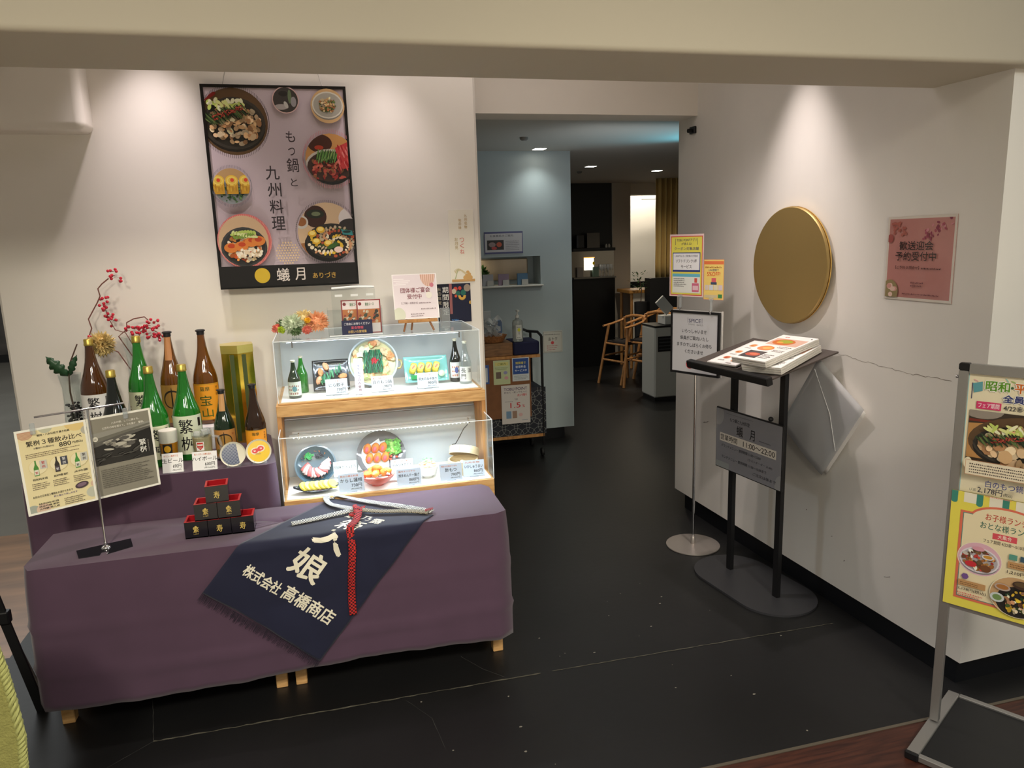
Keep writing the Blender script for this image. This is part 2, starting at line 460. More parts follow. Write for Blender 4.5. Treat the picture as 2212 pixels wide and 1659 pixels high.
# joints, cracks and paint chips of the concrete floor
CAULK = mat('worn_joint_filler', (80, 77, 66), 0.9, noise=(30, 0.5))
def strip(name, pts, wd, m, z=0.0012, seed=1):
    rnd = random.Random(seed); mb = MB(); vs = []; fs = []
    P = []
    for a, b in zip(pts[:-1], pts[1:]):
        a = Vector((*a, 0)); b = Vector((*b, 0)); n = max(2, int((b-a).length/0.02))
        for i in range(n): P.append(a.lerp(b, i/n))
    P.append(Vector((*pts[-1], 0)))
    for i, p in enumerate(P):
        d = (P[min(i+1, len(P)-1)]-P[max(i-1, 0)]).normalized(); q = Vector((-d.y, d.x, 0))
        k = wd*rnd.uniform(0.35, 1.0)/2; j = q*rnd.uniform(-wd, wd)*0.25
        vs += [tuple(p+q*k+j+Vector((0, 0, z))), tuple(p-q*k+j+Vector((0, 0, z)))]
    fs = [(2*i, 2*i+1, 2*i+3, 2*i+2) for i in range(len(P)-1)]
    mb.add(vs, fs); o = mb.build(name, m); o['kind'] = 'structure'; return o
strip('trim_1', [(-0.71, 2.645), (0.75, 2.64)], 0.009, CAULK, seed=2)
strip('trim_2', [(0.80, 2.64), (2.12, 2.622)], 0.006, CAULK, seed=3)
CR = mat('hairline_crack', (58, 57, 55), 0.9)
strip('trim_3', [(-0.71, 2.645), (-0.75, 2.85), (-0.79, 3.02)], 0.003, CR, seed=4)
strip('trim_4', [(-0.71, 2.645), (-0.86, 2.52), (-1.0, 2.40)], 0.002, CR, seed=5)
strip('trim_5', [(0.46, 2.86), (0.53, 2.74), (0.60, 2.66)], 0.003, CR, seed=6)
strip('trim_6', [(0.20, 2.62), (0.28, 2.48), (0.30, 2.30)], 0.0018, CR, seed=7)
struct('trim_7', MB().box((0.2, 1.944, 0), (2.6, 1.956, 0.0025)), mat('steel_edge_strip', (120, 112, 98), 0.4, 0.6))
rnd = random.Random(11)
chips = MB()
for k in range(26):
    x = rnd.uniform(0.2, 2.0); y = rnd.uniform(1.98, 3.3); r = rnd.uniform(0.002, 0.006)
    chips.prism([(x+r*cos(a)*rnd.uniform(.5, 1.3), y+r*sin(a)*rnd.uniform(.4, 1)) for a in (0, 1.2, 2.4, 3.6, 5)], 0.0004, 0.0014)
o = chips.build('paint_chips', mat('pale_chip', (126, 122, 112), 0.8)); tag(o, 'pale paint chips scattered over the dark concrete floor', 'paint chips', kind='stuff')

# wall with the framed poster
struct('wall_back', MB().box((-1.368, 3.72, 0), (0.803, 4.25, 2.95), bev=0.012), M_WALL)
def soft(o, w_, n=5):
    md = o.modifiers.new('b', 'BEVEL'); md.width = w_; md.segments = n; o.data.shade_smooth(); md.harden_normals = True; return o
def struct_soft(name, mb, m, w_): o = mb.build(name, m); o['kind'] = 'structure'; return soft(o, w_)
struct_soft('wall_bulkhead', MB().box((-2.4, 3.58, 2.246), (-0.900, 3.78, 2.95)), M_WALL, .035)
struct_soft('ceiling_beam', MB().box((-4, 2.02, 2.24), (2.60, 2.41, 3.4)), M_BEAM, .016)
struct('ceiling_recess', MB().box((-4, 2.41, 2.95), (2.9, 4.4, 3.05)), M_WALL)
struct('wall_header', MB().box((0.80, 4.05, 2.407), (2.9, 4.25, 2.95)), M_WALL)
# entrance wall, set back black plinth
ax, ay = 2.17, 4.127; dx, dy = 0.04059, -0.99918
def rw(s, off=0.0): return (ax+dx*s+0.99918*off, ay+dy*s+0.04059*off)
struct('wall_right', MB().prism([rw(-.135), rw(2.055), rw(2.055, .5), rw(-.135, .5)], 0.10, 2.95), M_WALLC)
PL = mat('black_plinth', (13, 15, 20), 0.45)
struct('baseboard_right', MB().prism([rw(-.03, .015), rw(2.03, .015), rw(2.03, .49), rw(-.03, .49)], 0, 0.10), PL)
struct('wall_outer', MB().box((2.74, 2.06, 0.0), (6, 2.35, 3.4)), M_WALLC)
# short wall beside the passage
nic = MB()
nic.box((0.4, 6.07, 0.10), (2.095, 6.37, 1.362)); nic.box((0.4, 6.07, 1.602), (2.095, 6.37, 2.45)); nic.box((1.815, 6.07, 1.362), (2.095, 6.37, 1.602)); nic.box((0.4, 6.07, 1.362), (0.9, 6.37, 1.602)); nic.box((0.9, 6.29, 1.362), (1.815, 6.37, 1.602))
struct('wall_entry', nic, mat('pale_blue_plaster', (178, 190, 194), 0.7, noise=(2, 0.02), bump=(30, 0.03)))
struct('trim_8', MB().box((0.9, 6.03, 1.352), (1.83, 6.29, 1.366), bev=0.004), mat('white_sill', (225, 222, 214), 0.5))
struct('baseboard_entry', MB().box((0.4, 6.09, 0), (2.01, 6.35, 0.10)), PL)
struct('wall_side_entry', MB().box((0.2, 4.25, 0), (0.42, 6.4, 2.45)), M_WALL)
struct('ceiling', MB().box((0.2, 4.25, 2.45), (9, 10.0, 2.55)), mat('dim_white_ceiling', (208, 204, 196), 0.8))
struct('ceiling_far', MB().box((3.0, 10.0, 2.95), (9, 13, 3.05)), mat('dim_white_ceiling'))
struct('wall_black', MB().box((2.9, 9.6, 0), (3.893, 10.0, 2.45)), mat('black_panel', (9, 9, 10), 0.35))
struct('wall_grey', MB().box((3.893, 9.58, 0.11), (4.16, 9.98, 2.45), bev=0.006), mat('warm_grey_wall', (176, 168, 156), 0.7))
struct('baseboard_grey', MB().box((3.9, 9.6, 0), (4.15, 9.96, 0.11)), PL)
struct('wall_far', MB().box((3.4, 11.8, 0), (9, 11.95, 2.95)), mat('cream_wall', (226, 216, 198), 0.7))
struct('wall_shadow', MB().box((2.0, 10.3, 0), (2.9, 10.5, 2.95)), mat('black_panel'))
struct('wall_lintel', MB().box((3.893, 9.7, 2.30), (9, 10.0, 2.95)), mat('dim_white_ceiling'))
struct('wall_dining', MB().box((7.0, 4.2, 0), (7.2, 12, 2.95)), mat('warm_grey_wall'))

# mall corridor beyond the left end of the wall
struct('wall_mall', MB().box((-9, 14, 0), (-1.5, 14.3, 3.4)), mat('dim_shop_front', (74, 70, 68), 0.5, noise=(2.5, 0.6)))
struct('trim_9', MB().box((-9, 13.9, 0.0), (-1.5, 14, 0.12)), PL)
area('corridor_light', (-3.6, 8.5, 3.1), (-3.6, 9.0, 0), 60, 2.0, (0.92, 0.97, 1.0), 5)
area('corridor_light', (-2.6, 4.2, 3.1), (-2.2, 4.6, 0), 22, 1.0, (1.0, 0.95, 0.85), 1.0)

def prints(name, label, cat, w_, h_, origin, xd, yd, fn, group=None, bg=(250, 250, 248), thick=0.0015, m=None):
    p = Print(w_, h_, bg, thick); fn(p)
    o = p.make(name, None, frame(origin, xd, yd), m); return tag(o, label, cat, group)

# ================================================================== display tables and cloths
def low_table(x0, x1, y0, y1, label):
    t = thing('display_table', label, 'table', ((x0+x1)/2, (y0+y1)/2, 0), group='low wooden tables under the purple cloth')
    a = (x1-x0)/2; b = (y1-y0)/2
    MB().box((-a+.012, -b+.012, .62), (a-.012, b-.012, .668)).build('tabletop', M_PINE, t)
    for sx in (-1, 1):
        for sy in (-1, 1):
            cx = sx*(a-.012); cy = sy*(b-.03) if sy > 0 else -b+.16
            MB().box((cx-.022, cy-.022, 0), (cx+.022, cy+.022, .62), bev=.003).build('leg', M_PINE, t)
    MB().box((-a+.02, -b+.125, .118), (a-.02, -b+.15, .152)).build('rail', M_PINE, t)
    return t
low_table(-1.055, -.258, 2.715, 3.075, 'pale wooden table with the menu stand on it, under the purple cloth')
low_table(-.206, .636, 2.715, 3.075, 'pale wooden table under the navy apron and purple cloth')

def drape(name, x0, x1, y0, y1, zt, zb, label, cat, out=.02, seed=1, hem=None, creases=(), wave=.008, xback=None):
    rnd = random.Random(seed); per = []
    r = .025; n = 40
    def edge(a, b, k): return [(a[0]+(b[0]-a[0])*i/k, a[1]+(b[1]-a[1])*i/k) for i in range(k)]
    xb1 = xback if xback is not None else x1
    per = edge((x0+r, y0), (x1-r, y0), n*2)+edge((x1, y0+r), (xb1, y1-r), 16)+edge((xb1-r, y1), (x0+r, y1), 30)+edge((x0, y1-r), (x0, y0+r), 16)
    N = len(per); cx = (x0+x1)/2; cy = (y0+y1)/2
    vs = []; fs = []
    ph = [rnd.uniform(0, 6) for _ in range(6)]
    def wv(i, d):
        a = 2*pi*i/N
        return wave*d*(sin(9*a+ph[0])+.7*sin(17*a+ph[1])+.4*sin(31*a+ph[2]))
    rows = [(0.0, 0.0), (.004, .0)]
    rings = []
    for t in (.0, .35, .7, .93): rings.append([((cx+(x-cx)*t), (cy+(y-cy)*t), zt+.0015*sin(7*x+ph[3])) for x, y in per])
    H = zt-zb; M_ = 22
    for j in range(M_+1):
        d = j/M_
        row = []
        for i, (x, y) in enumerate(per):
            nx = x-cx; ny = y-cy
            ex = max(abs(nx)/((x1-x0)/2), 0); ey = max(abs(ny)/((y1-y0)/2), 0)
            if ey >= ex: q = (0, math.copysign(1, ny))
            else: q = (math.copysign(1, nx), 0)
            if ex > .96 and ey > .9: q = (math.copysign(.7, nx), math.copysign(.7, ny))
            dd = out*(1-math.exp(-d*6))+wv(i, d)
            if ny > 0 and q[0] == 0: dd = -.004*d
            for cz, am in creases:
                z_ = zt-H*d; dd += am*math.exp(-((z_-cz-.012*sin(3*x+cz*40))/.012)**2)
            hz = hem(x, y) if hem else zb
            z = zt-(zt-hz)*d - (0.012*(1-math.exp(-d*40)) if j else 0)
            row.append((x+q[0]*dd, y+q[1]*dd, z))
        rings.append(row)
    for rg in rings: vs += rg
    for k in range(len(rings)-1):
        for i in range(N):
            j = (i+1) % N; fs.append((k*N+i, (k+1)*N+i, (k+1)*N+j, k*N+j))
    mb = MB().add(vs, fs)
    o = mb.build(name, M_PURPLE, None, world=True, loc=(cx, cy, zb), smooth=True, ang=70)
    md = o.modifiers.new('s', 'SOLIDIFY'); md.thickness = .002; md.offset = 1
    return tag(o, label, cat)
drape('tablecloth', -1.067, .648, 2.712, 3.083, .68, .165, 'plum purple cloth over the low front tables, short of the floor', 'tablecloth', .012, 3,
      hem=lambda x, y: .165+.010*sin(5*x+1)-.014*math.exp(-((x+.9)/.2)**2), creases=((.47, .006), (.29, .009)), wave=.0035)
drape('tablecloth', -1.185, -.235, 3.105, 3.665, .86, .02, 'plum purple cloth over the raised step holding the bottles', 'tablecloth', .006, 8, wave=.007, xback=-.285)

# white plinth for the back bottles
o = MB().box((-1.17, 3.44, .8615), (-.49, 3.70, .966), bev=.003).build('bottle_plinth', mat('white_board', (228, 224, 226), .6), None, world=True, loc=(-.88, 3.57, .8615))
tag(o, 'long low white box raising the back row of big bottles', 'box')

# ------------------------------------------------------------------ two-tier food display
sh = thing('display_shelf', 'two-tier pale wooden shelf carrying the clear food cases', 'shelf', (.235, 3.45, 0))
MB().box((-.222, 3.25, 1.022), (.695, 3.69, 1.072), bev=.002).build('top_board', M_PINE, sh, world=True)
for x in (-.222, .677): MB().box((x, 3.255, .0), (x+.018, 3.69, 1.0215)).build('side_panel', M_OAK, sh, world=True)
MB().box((-.203, 3.12, .57), (.676, 3.68, .60)).build('lower_board', M_OAK, sh, world=True)
MB().box((-.203, 3.445, .601), (.676, 3.455, 1.0215)).build('wall_stand_in', mat('lit_wall_tone', (205, 198, 188), .6), sh, world=True)  # added sheet toned like the lit wall behind the gap
WHITEB = mat('white_shelf_liner', (245, 242, 234), .5)
def case(name, label, x0, x1, y0, y1, zb, zt, base_h, led_y, hide=False):
    c = thing(name, label, 'display case', ((x0+x1)/2, (y0+y1)/2, zb))
    MB().box((x0, y0, zb), (x1, y1, zb+base_h), bev=.002).build('wooden_tray', M_PINE, c, world=True)
    MB().box((x0+.012, y0+.012, zb+base_h), (x1-.012, y1-.012, zb+base_h+.003)).build('white_liner', WHITEB, c, world=True)
    z0 = zb+base_h+.001; t = .0035
    nb = MB()
    nb.box((x0+.002, y0+.002, z0), (x1-.002, y0+.002+t, zt))
    nb.build('front_pane', M_ACR, c, world=True)
    for x in (x0+.002, x1-.002-t): MB().box((x, y0+.002+t, z0), (x+t, y1-.002, zt-t)).build('side_pane', M_ACR, c, world=True)
    MB().box((x0+.002, y0+.002+t, zt-t), (x1-.002, y1-.002, zt)).build('top_pane', M_ACR, c, world=True)
    MB().box((x0+.006, y1-.012, z0), (x1-.006, y1-.006, zt-t-.001)).build('back_panel', mat('frosted_back_panel', (196, 204, 210), .35), c, world=True)
    ed = MB()
    for a, b in (((x0, y0, zt-.002), (x1, y0+.003, zt+.001)), ((x0, y0, z0), (x0+.003, y0+.003, zt)), ((x1-.003, y0, z0), (x1, y0+.003, zt)), ((x1-.003, y0, zt-.002), (x1, y1, zt+.001)), ((x0, y0, zt-.002), (x0+.003, y1, zt+.001)), ((x0, y1-.003, zt-.002), (x1, y1, zt+.001))): ed.box(a, b)
    ed.build('polished_edge', mat('glowing_acrylic_edge', (240, 244, 246), .2, emit=(220, 235, 245), es=.12), c, world=True)  # faint emission imitates light caught in the acrylic edges
    bh = .003 if hide else .010; bz = zt-.0042 if hide else zt-.012
    led = MB().box((x0+.04, led_y, bz-bh), (x1-.06, led_y+.010, bz)).build('light_bar', mat('light_bar_plastic', (222, 226, 228), .3), c, world=True)
    le = MB()
    if hide: le.box((x0+.055, led_y+.002, bz-bh-.0012), (x1-.095, led_y+.005, bz-bh-.0002))
    else: MB().box((x0+.05, led_y+.055, bz-.006), (x1-.07, led_y+.067, bz)).build('light_bar', mat('light_bar_plastic', (222, 226, 228), .3), c, world=True)
    for k in range(0 if hide else 44):
        x = x0+.055+(x1-x0-.15)*k/43; le.box((x, led_y+.002, bz-bh-.0016), (x+.0035, led_y+.008, bz-bh-.0002))
    le.build('led_strip', mat('led_strip', (255, 255, 255), emit=(225, 238, 255), es=9), led, world=True)
    cl = MB()
    for k in (0.0, 1.0):
        x = x0+.075+(x1-x0-.17)*k; cl.box((x, led_y-.004, zt-.03), (x+.006, led_y+.016, zt-.004)).build('clip', M_CHROME, c, world=True); cl = MB()
    l = area('case_led', ((x0+x1)/2, led_y+.008, bz-bh-.003), ((x0+x1)/2, led_y+(-.10 if zb < .9 else .03), zb), 4.4 if zb < .9 else 1.8, (x1-x0-.12), (.78, .89, 1.0), .012)
    return c
lowcase = case('food_display_case', 'lower clear acrylic case of model dishes, just above the purple tabletop', -.214, .688, 3.095, 3.44, .601, .968, .095, 3.17)
upcase = case('food_display_case', 'upper clear acrylic case with hot pot and omelette models', -.212, .680, 3.258, 3.68, 1.0725, 1.348, .008, 3.266, True)
MB().tube([(.60, 3.16, .95), (.585, 3.24, .90), (.57, 3.30, .84), (.565, 3.36, .80), (.56, 3.425, .78)], .0022).build('power_cable', M_BLACK, lowcase, world=True)

# ------------------------------------------------------------------ bottles
def glass(name, col, tr=.35, rough=.06):
    return mat(name, col, rough, trans=tr, ior=1.5, coat=.6)
G_GREEN = glass('green_glass', (38, 150, 44), .55); G_BROWN = glass('brown_glass', (92, 50, 12), .45); G_BLACK = glass('black_glass', (14, 20, 18), .1); G_DKGRN = glass('dark_green_glass', (22, 46, 26), .3); G_AMB = glass('amber_glass', (128, 76, 20), .5); G_DKBR = glass('dark_brown_glass', (52, 28, 12), .35)
GOLDCAP = mat('gold_cap', (206, 182, 92), .35, .85)
SILVCAP = mat('silver_black_cap', (60, 60, 64), .3, .7)
PROF = [(.86, 0), (.97, .008), (1.0, .03), (1.0, .43), (.985, .47), (.93, .52), (.84, .565), (.73, .61), (.62, .66), (.52, .71), (.44, .76), (.38, .81), (.335, .86), (.30, .90), (.285, .935), (.285, .955), (.30, .957), (.30, .965)]
def bottle(name, label, x, y, z, h, r, gm, cap, lab, group=None, rot=0.0, neck=None, prof=PROF):
    t = thing(name, label, 'bottle', (x, y, z), rot, group)
    MB().lathe([(a*r, b*h) for a, b in prof], n=40).build('glass_body', gm, t, smooth=True)
    cr = .325*r; c = MB().lathe([(cr, .93*h), (cr*1.04, .935*h), (cr*1.04, .95*h), (cr, .955*h), (cr, .994*h), (cr*.9, h)], n=24) if cap is GOLDCAP else MB().lathe([(.31*r, .945*h), (.31*r, .978*h), (.40*r, .981*h), (.40*r, .992*h), (.30*r, h)], n=24)
    c.build('cap', cap, t, smooth=True)
    if lab: curved_label(t, r, lab)
    if neck:
        p = Print(.6*r, .24*h, neck); p.vtext('原酒', .3*r, .22*h, .05*h, (120, 70, 40)) if False else p.frame(0, 0, .6*r, .24*h, .04*r, tuple(int(v*.8) for v in neck))
        wrap(p, .0, .70*h, lambda zz: prof_r(prof, r, h, zz)+.0012).make_in('neck_label', t)
    return t
def prof_r(prof, r, h, z):
    for (a, b), (c, d) in zip(prof[:-1], prof[1:]):
        if b*h <= z <= d*h: return r*(a+(c-a)*((z-b*h)/((d-b)*h+1e-9)))
    return r*prof[-1][0]
def wrap(p, a0, z0, rf):
    """bend a print around an upright bottle, centred on local -y turned by a0"""
    # subdivide wide faces by cutting in vertical strips
    nv = []; nf = []; nc = []
    for f, c in zip(p.f, p.c):
        pts = [p.v[i] for i in f]
        if min(q[2] for q in pts) < 0: continue
        xs = [q[0] for q in pts]; x0, x1 = min(xs), max(xs); step = .006
        z = pts[0][2]
        a = math.floor(x0/step); b = math.ceil(x1/step)
        for k in range(a, b):
            s = Print.__new__(Print); s.clip = [[(k*step, -9), ((k+1)*step, -9), ((k+1)*step, 9), (k*step, 9)]]
            q = s._clip([(u[0], u[1]) for u in pts]) if b-a > 1 else [(u[0], u[1]) for u in pts]
            if not q: continue
            i0 = len(nv)
            for u, v in q: nv.append((u, v, z))
            nf.append(tuple(range(i0, i0+len(q)))); nc.append(c)
    out = []
    for u, v, z in nv:
        r = rf(z0+v)+z; a = a0-pi/2+(u-p.w/2)/rf(z0+v)
        out.append((r*cos(a), r*sin(a), z0+v))
    m = MB(); m.v = out; m.f = nf; m.c = nc
    m.make_in = lambda name, t: m.build(name, M_PRINT, t, color=True)
    return m
def curved_label(t, r, lab):
    fn, w_, h_, z0, bg = lab
    p = Print(w_, h_, bg); p.rect(0, 0, w_, h_, bg); fn(p)
    wrap(p, 0, z0, lambda z: r+.0006).make_in('paper_label', t)
def L_shige(col=(26, 26, 26), seal=True):
    def f(p):
        w_, h_ = p.w, p.h
        p.text('繁', w_*.5, h_*.55, h_*.36, col, w=h_*.34, al='c'); p.text('桝', w_*.52, h_*.10, h_*.36, col, w=h_*.34, al='c')
        p.rect(w_*.84, h_*.70, w_*.93, h_*.92, (40, 36, 30)); p.lines(w_*.08, h_*.15, w_*.2, h_*.6, 5, (150, 120, 90), 3)
    return f
def L_ring(p):
    w_, h_ = p.w, p.h
    p.ell(w_*.5, h_*.62, w_*.30, h_*.24, (40, 30, 22), n=40); p.ell(w_*.51, h_*.61, w_*.255, h_*.205, (176, 132, 62), n=40)
    p.ell(w_*.5, h_*.60, w_*.022, h_*.34, (34, 26, 20)); p.ell(w_*.5, h_*.16, w_*.10, h_*.07, (34, 26, 20)); p.ell(w_*.22, h_*.22, w_*.08, h_*.1, (120, 110, 50)); p.text('中', w_*.84, h_*.80, h_*.07, (150, 40, 30), al='c')
def L_orange(p):
    w_, h_ = p.w, p.h
    p.text('宝', w_*.5, h_*.40, h_*.28, (52, 84, 30), w=h_*.30, al='c'); p.text('山', w_*.52, h_*.08, h_*.24, (64, 98, 34), w=h_*.28, al='c')
    p.text('薩摩', w_*.5, h_*.80, h_*.12, (70, 74, 26), al='c'); p.vtext('芋焼酎', w_*.86, h_*.92, h_*.08, (110, 60, 20)); p.rect(0, h_*.96, w_, h_, (210, 150, 40)); p.rect(0, 0, w_, h_*.03, (210, 150, 40))
big = 'big bottles at the back of the purple step'
bottle('sake_bottle', 'big brown bottle with gold cap and white label, beside the leafy vase', -.985, 3.53, .966, .412, .056, G_BROWN, GOLDCAP, (L_shige(), .15, .14, .035, (232, 230, 226)), big, .05)
bottle('sake_bottle', 'big bright green bottle with gold cap in front of the berry vase', -.793, 3.515, .966, .415, .055, G_GREEN, GOLDCAP, (L_shige(), .15, .14, .035, (222, 226, 190)), big)
bottle('shochu_bottle', 'big brown bottle with tan ring label, silver cap and neck strip', -.672, 3.545, .966, .425, .051, G_AMB, SILVCAP, (L_ring, .13, .17, .02, (176, 132, 62)), big, 0, (190, 130, 80))
bottle('shochu_bottle', 'big brown bottle with bright orange label and silver cap', -.534, 3.545, .966, .425, .053, G_AMB, SILVCAP, (L_orange, .15, .165, .02, (240, 160, 36)), big)
fr = 'big bottles standing just behind the table sign'
bottle('sake_bottle', 'near-black bottle with gold cap rising behind the table sign', -.843, 3.25, .861, .415, .055, G_BLACK, GOLDCAP, (L_shige((230, 230, 230)), .14, .14, .035, (30, 30, 32)), fr)
bottle('sake_bottle', 'green bottle with gold cap half hidden behind the grey sign page', -.708, 3.27, .861, .418, .057, G_GREEN, GOLDCAP, (L_shige(), .15, .14, .035, (226, 230, 200)), fr)
bottle('sake_bottle', 'green bottle with cream label between beer glass and whisky mug', -.592, 3.335, .861, .408, .057, G_GREEN, GOLDCAP, (L_shige(), .155, .165, .03, (226, 232, 206)), fr)
bottle('shochu_bottle', 'small dark green bottle with tan ring label behind the blue dish', -.437, 3.262, .861, .302, .043, G_DKGRN, SILVCAP, (L_ring, .11, .12, .015, (190, 134, 72)), None, 0, (200, 150, 96))
bottle('shochu_bottle', 'small brown bottle with orange label behind the yellow dish', -.307, 3.205, .861, .325, .042, G_DKBR, SILVCAP, (L_orange, .11, .115, .02, (240, 160, 36)))
# gold presentation box
gb = thing('gift_box', 'tall six-sided gold box striped with green bamboo', 'box', (-.392, 3.575, .861), R(8))
hexa = [(.078*cos(R(60*k+30)), .078*sin(R(60*k+30))) for k in range(6)]
MB().prism(hexa, 0, .445).build('box_body', mat('gold_foil', (226, 186, 70), .16, .95), gb)
MB().prism([(x*1.03, y*1.03) for x, y in hexa], .415, .452).build('lid', mat('pale_gold_foil', (232, 214, 120), .25, .8), gb)
p = Print(.070, .40, (62, 74, 30)); p.vtext('寿海', .035, .30, .04, (20, 24, 12)); p.make('front_label', gb, wm(gb) @ frame((-.035, -.0685, .01), (1, 0, 0), (0, 0, 1)))
p = Print(.070, .40, (214, 150, 40))
for k, (x, c) in enumerate(((.008, (40, 84, 30)), (.022, (30, 70, 24)), (.040, (46, 92, 36)), (.056, (160, 140, 40)))):
    pts = [(x+.004*sin(j*.8+k), .4*j/12) for j in range(13)]
    for a, b in zip(pts[:-1], pts[1:]): p.poly([a, (a[0]+.010, a[1]), (b[0]+.010, b[1]), b], c, up=False) if k else p.poly([a, (a[0]+.010, a[1]), (b[0]+.010, b[1]), b], c)
p.make('bamboo_label', gb, wm(gb) @ frame((.078*cos(R(210))+.002, .078*sin(R(210))-.0012, .01) if False else (-.078*cos(R(30))-.0008, -.0388+.038*1.0, .01), (sin(R(30)), -cos(R(30)), 0), (0, 0, 1)))

# ------------------------------------------------------------------ glasses, cards and dishes on the purple step
bg_ = thing('beer_glass', 'full beer glass with white foam and black moon emblem', 'glass', (-.648, 3.195, .861))
MB().lathe([(.030, 0), (.034, .004), (.038, .16), (.036, .16), (.032, .012), (.0, .012)], n=32, cap=False).build('tumbler', M_ACR, bg_, smooth=True)
MB().lathe([(.031, .012), (.0345, .112)], n=32).build('beer', mat('beer', (222, 150, 20), .12, trans=.35), bg_, smooth=True)
MB().lathe([(.0345, .112), (.0358, .155), (.034, .163), (.02, .167), (.0, .168)], n=32).build('foam', mat('foam', (238, 234, 222), .8), bg_, smooth=True)
p = Print(.036, .08, (20, 18, 16)); p.rect(0, 0, .036, .08, (20, 18, 16)); p.ell(.018, .060, .013, .014, (222, 168, 30)); p.text('蟻', .018, .026, .014, (222, 160, 60), al='c'); p.text('月', .018, .008, .014, (222, 160, 60), al='c')
wrap(p, 0, .03, lambda z: .0385).make_in('emblem', bg_)
mg = thing('highball_mug', 'iced highball mug with handle and small red crest', 'mug', (-.518, 3.185, .861))
MB().lathe([(.034, 0), (.038, .005), (.041, .15), (.039, .15), (.034, .012), (0, .012)], n=32, cap=False).build('mug_body', M_ACR, mg, smooth=True)
MB().lathe([(.033, .013), (.037, .125)], n=32).build('drink', mat('highball', (226, 214, 168), .1, trans=.55), mg, smooth=True)
rnd = random.Random(5)
for k in range(6): MB().box((-.013, -.013, -.012), (.013, .013, .012), T(rnd.uniform(-.018, .018), rnd.uniform(-.018, .018), .112+.007*k) @ RZ(k) @ RX(k*1.3), bev=.004).build('ice_cube', mat('ice', (236, 240, 238), .12, trans=.6), mg)
MB().tube([(.038, -.005, .125), (.064, -.008, .12), (.072, -.010, .09), (.070, -.009, .05), (.060, -.008, .03), (.036, -.004, .028)], .006, 10).build('handle', acrylic('mug_glass', (240, 243, 243), 1.6, .05, .12), mg, smooth=True)
p = Print(.03, .036, (250, 250, 250)); p.poly([(.003, .034), (.027, .034), (.027, .014), (.015, .002), (.003, .014)], (196, 44, 34)); p.rect(.0, .020, .03, .027, (230, 225, 215)); p.lines(.008, .008, .022, .018, 2, (240, 200, 190))
wrap(p, -.1, .075, lambda z: .0415).make_in('crest', mg)

def card(name, label, w_, h_, x, y, z, fn, tilt=12, rot=0.0, bg=(246, 246, 246), group=None, cat='price card', foot=True):
    t = thing(name, label, cat, (x, y, z), rot, group)
    p = Print(w_, h_, bg, .0008); fn(p)
    Mx = frame((-w_/2, 0, .003), (1, 0, 0), (0, sin(R(tilt)), cos(R(tilt))))
    o = p.build('card', M_GLOSS, t, M=Mx, color=True)
    MB().box((-w_/2-.001, -.001, 0), (w_/2+.001, .03, .0025)).box((-w_*.2, -.008, 0), (w_*.2, -.001, .004)).build('acrylic_foot', acrylic('frosted_acrylic', (236, 240, 244), 1.5, .1, .2), t)
    return t
def price(title, cost, sub, tax, c1=(200, 110, 60)):
    def f(p):
        w_, h_ = p.w, p.h
        if len(title) > 6: p.text(title, w_*.5, h_*.50, h_*.20, w=w_*.86, al='c')
        else: p.text(title, w_*.5, h_*.50, h_*.23, al='c')
        p.text(sub, w_*.08, h_*.80, h_*.11, c1, w=w_*.7)
        if cost: p.text(cost+'円', w_*.90, h_*.22, h_*.20, al='r', w=w_*.40)
        if tax: p.text(tax, w_*.90, h_*.07, h_*.10, (60, 60, 60), al='r', w=w_*.42)
    return f
card('price_card', 'white card for draft beer in front of the beer glass', .078, .078, -.628, 3.115, .861, price('生ビール', '690', 'キリン一番搾り生', '(税込759円)'), 15)
card('price_card', 'white highball card in front of the iced mug', .095, .075, -.507, 3.108, .861, price('ハイボール', '600', '角ハイボール樽生達人', '(税込660円)'), 15, -.06)
def dish_stand(t, r):
    MB().box((-.028, -.014, 0), (.028, .026, .004)).box((-.022, -.014, .004), (-.017, -.008, .014)).box((.017, -.014, .004), (.022, -.008, .014)).build('acrylic_stand', acrylic('frosted_acrylic'), t)
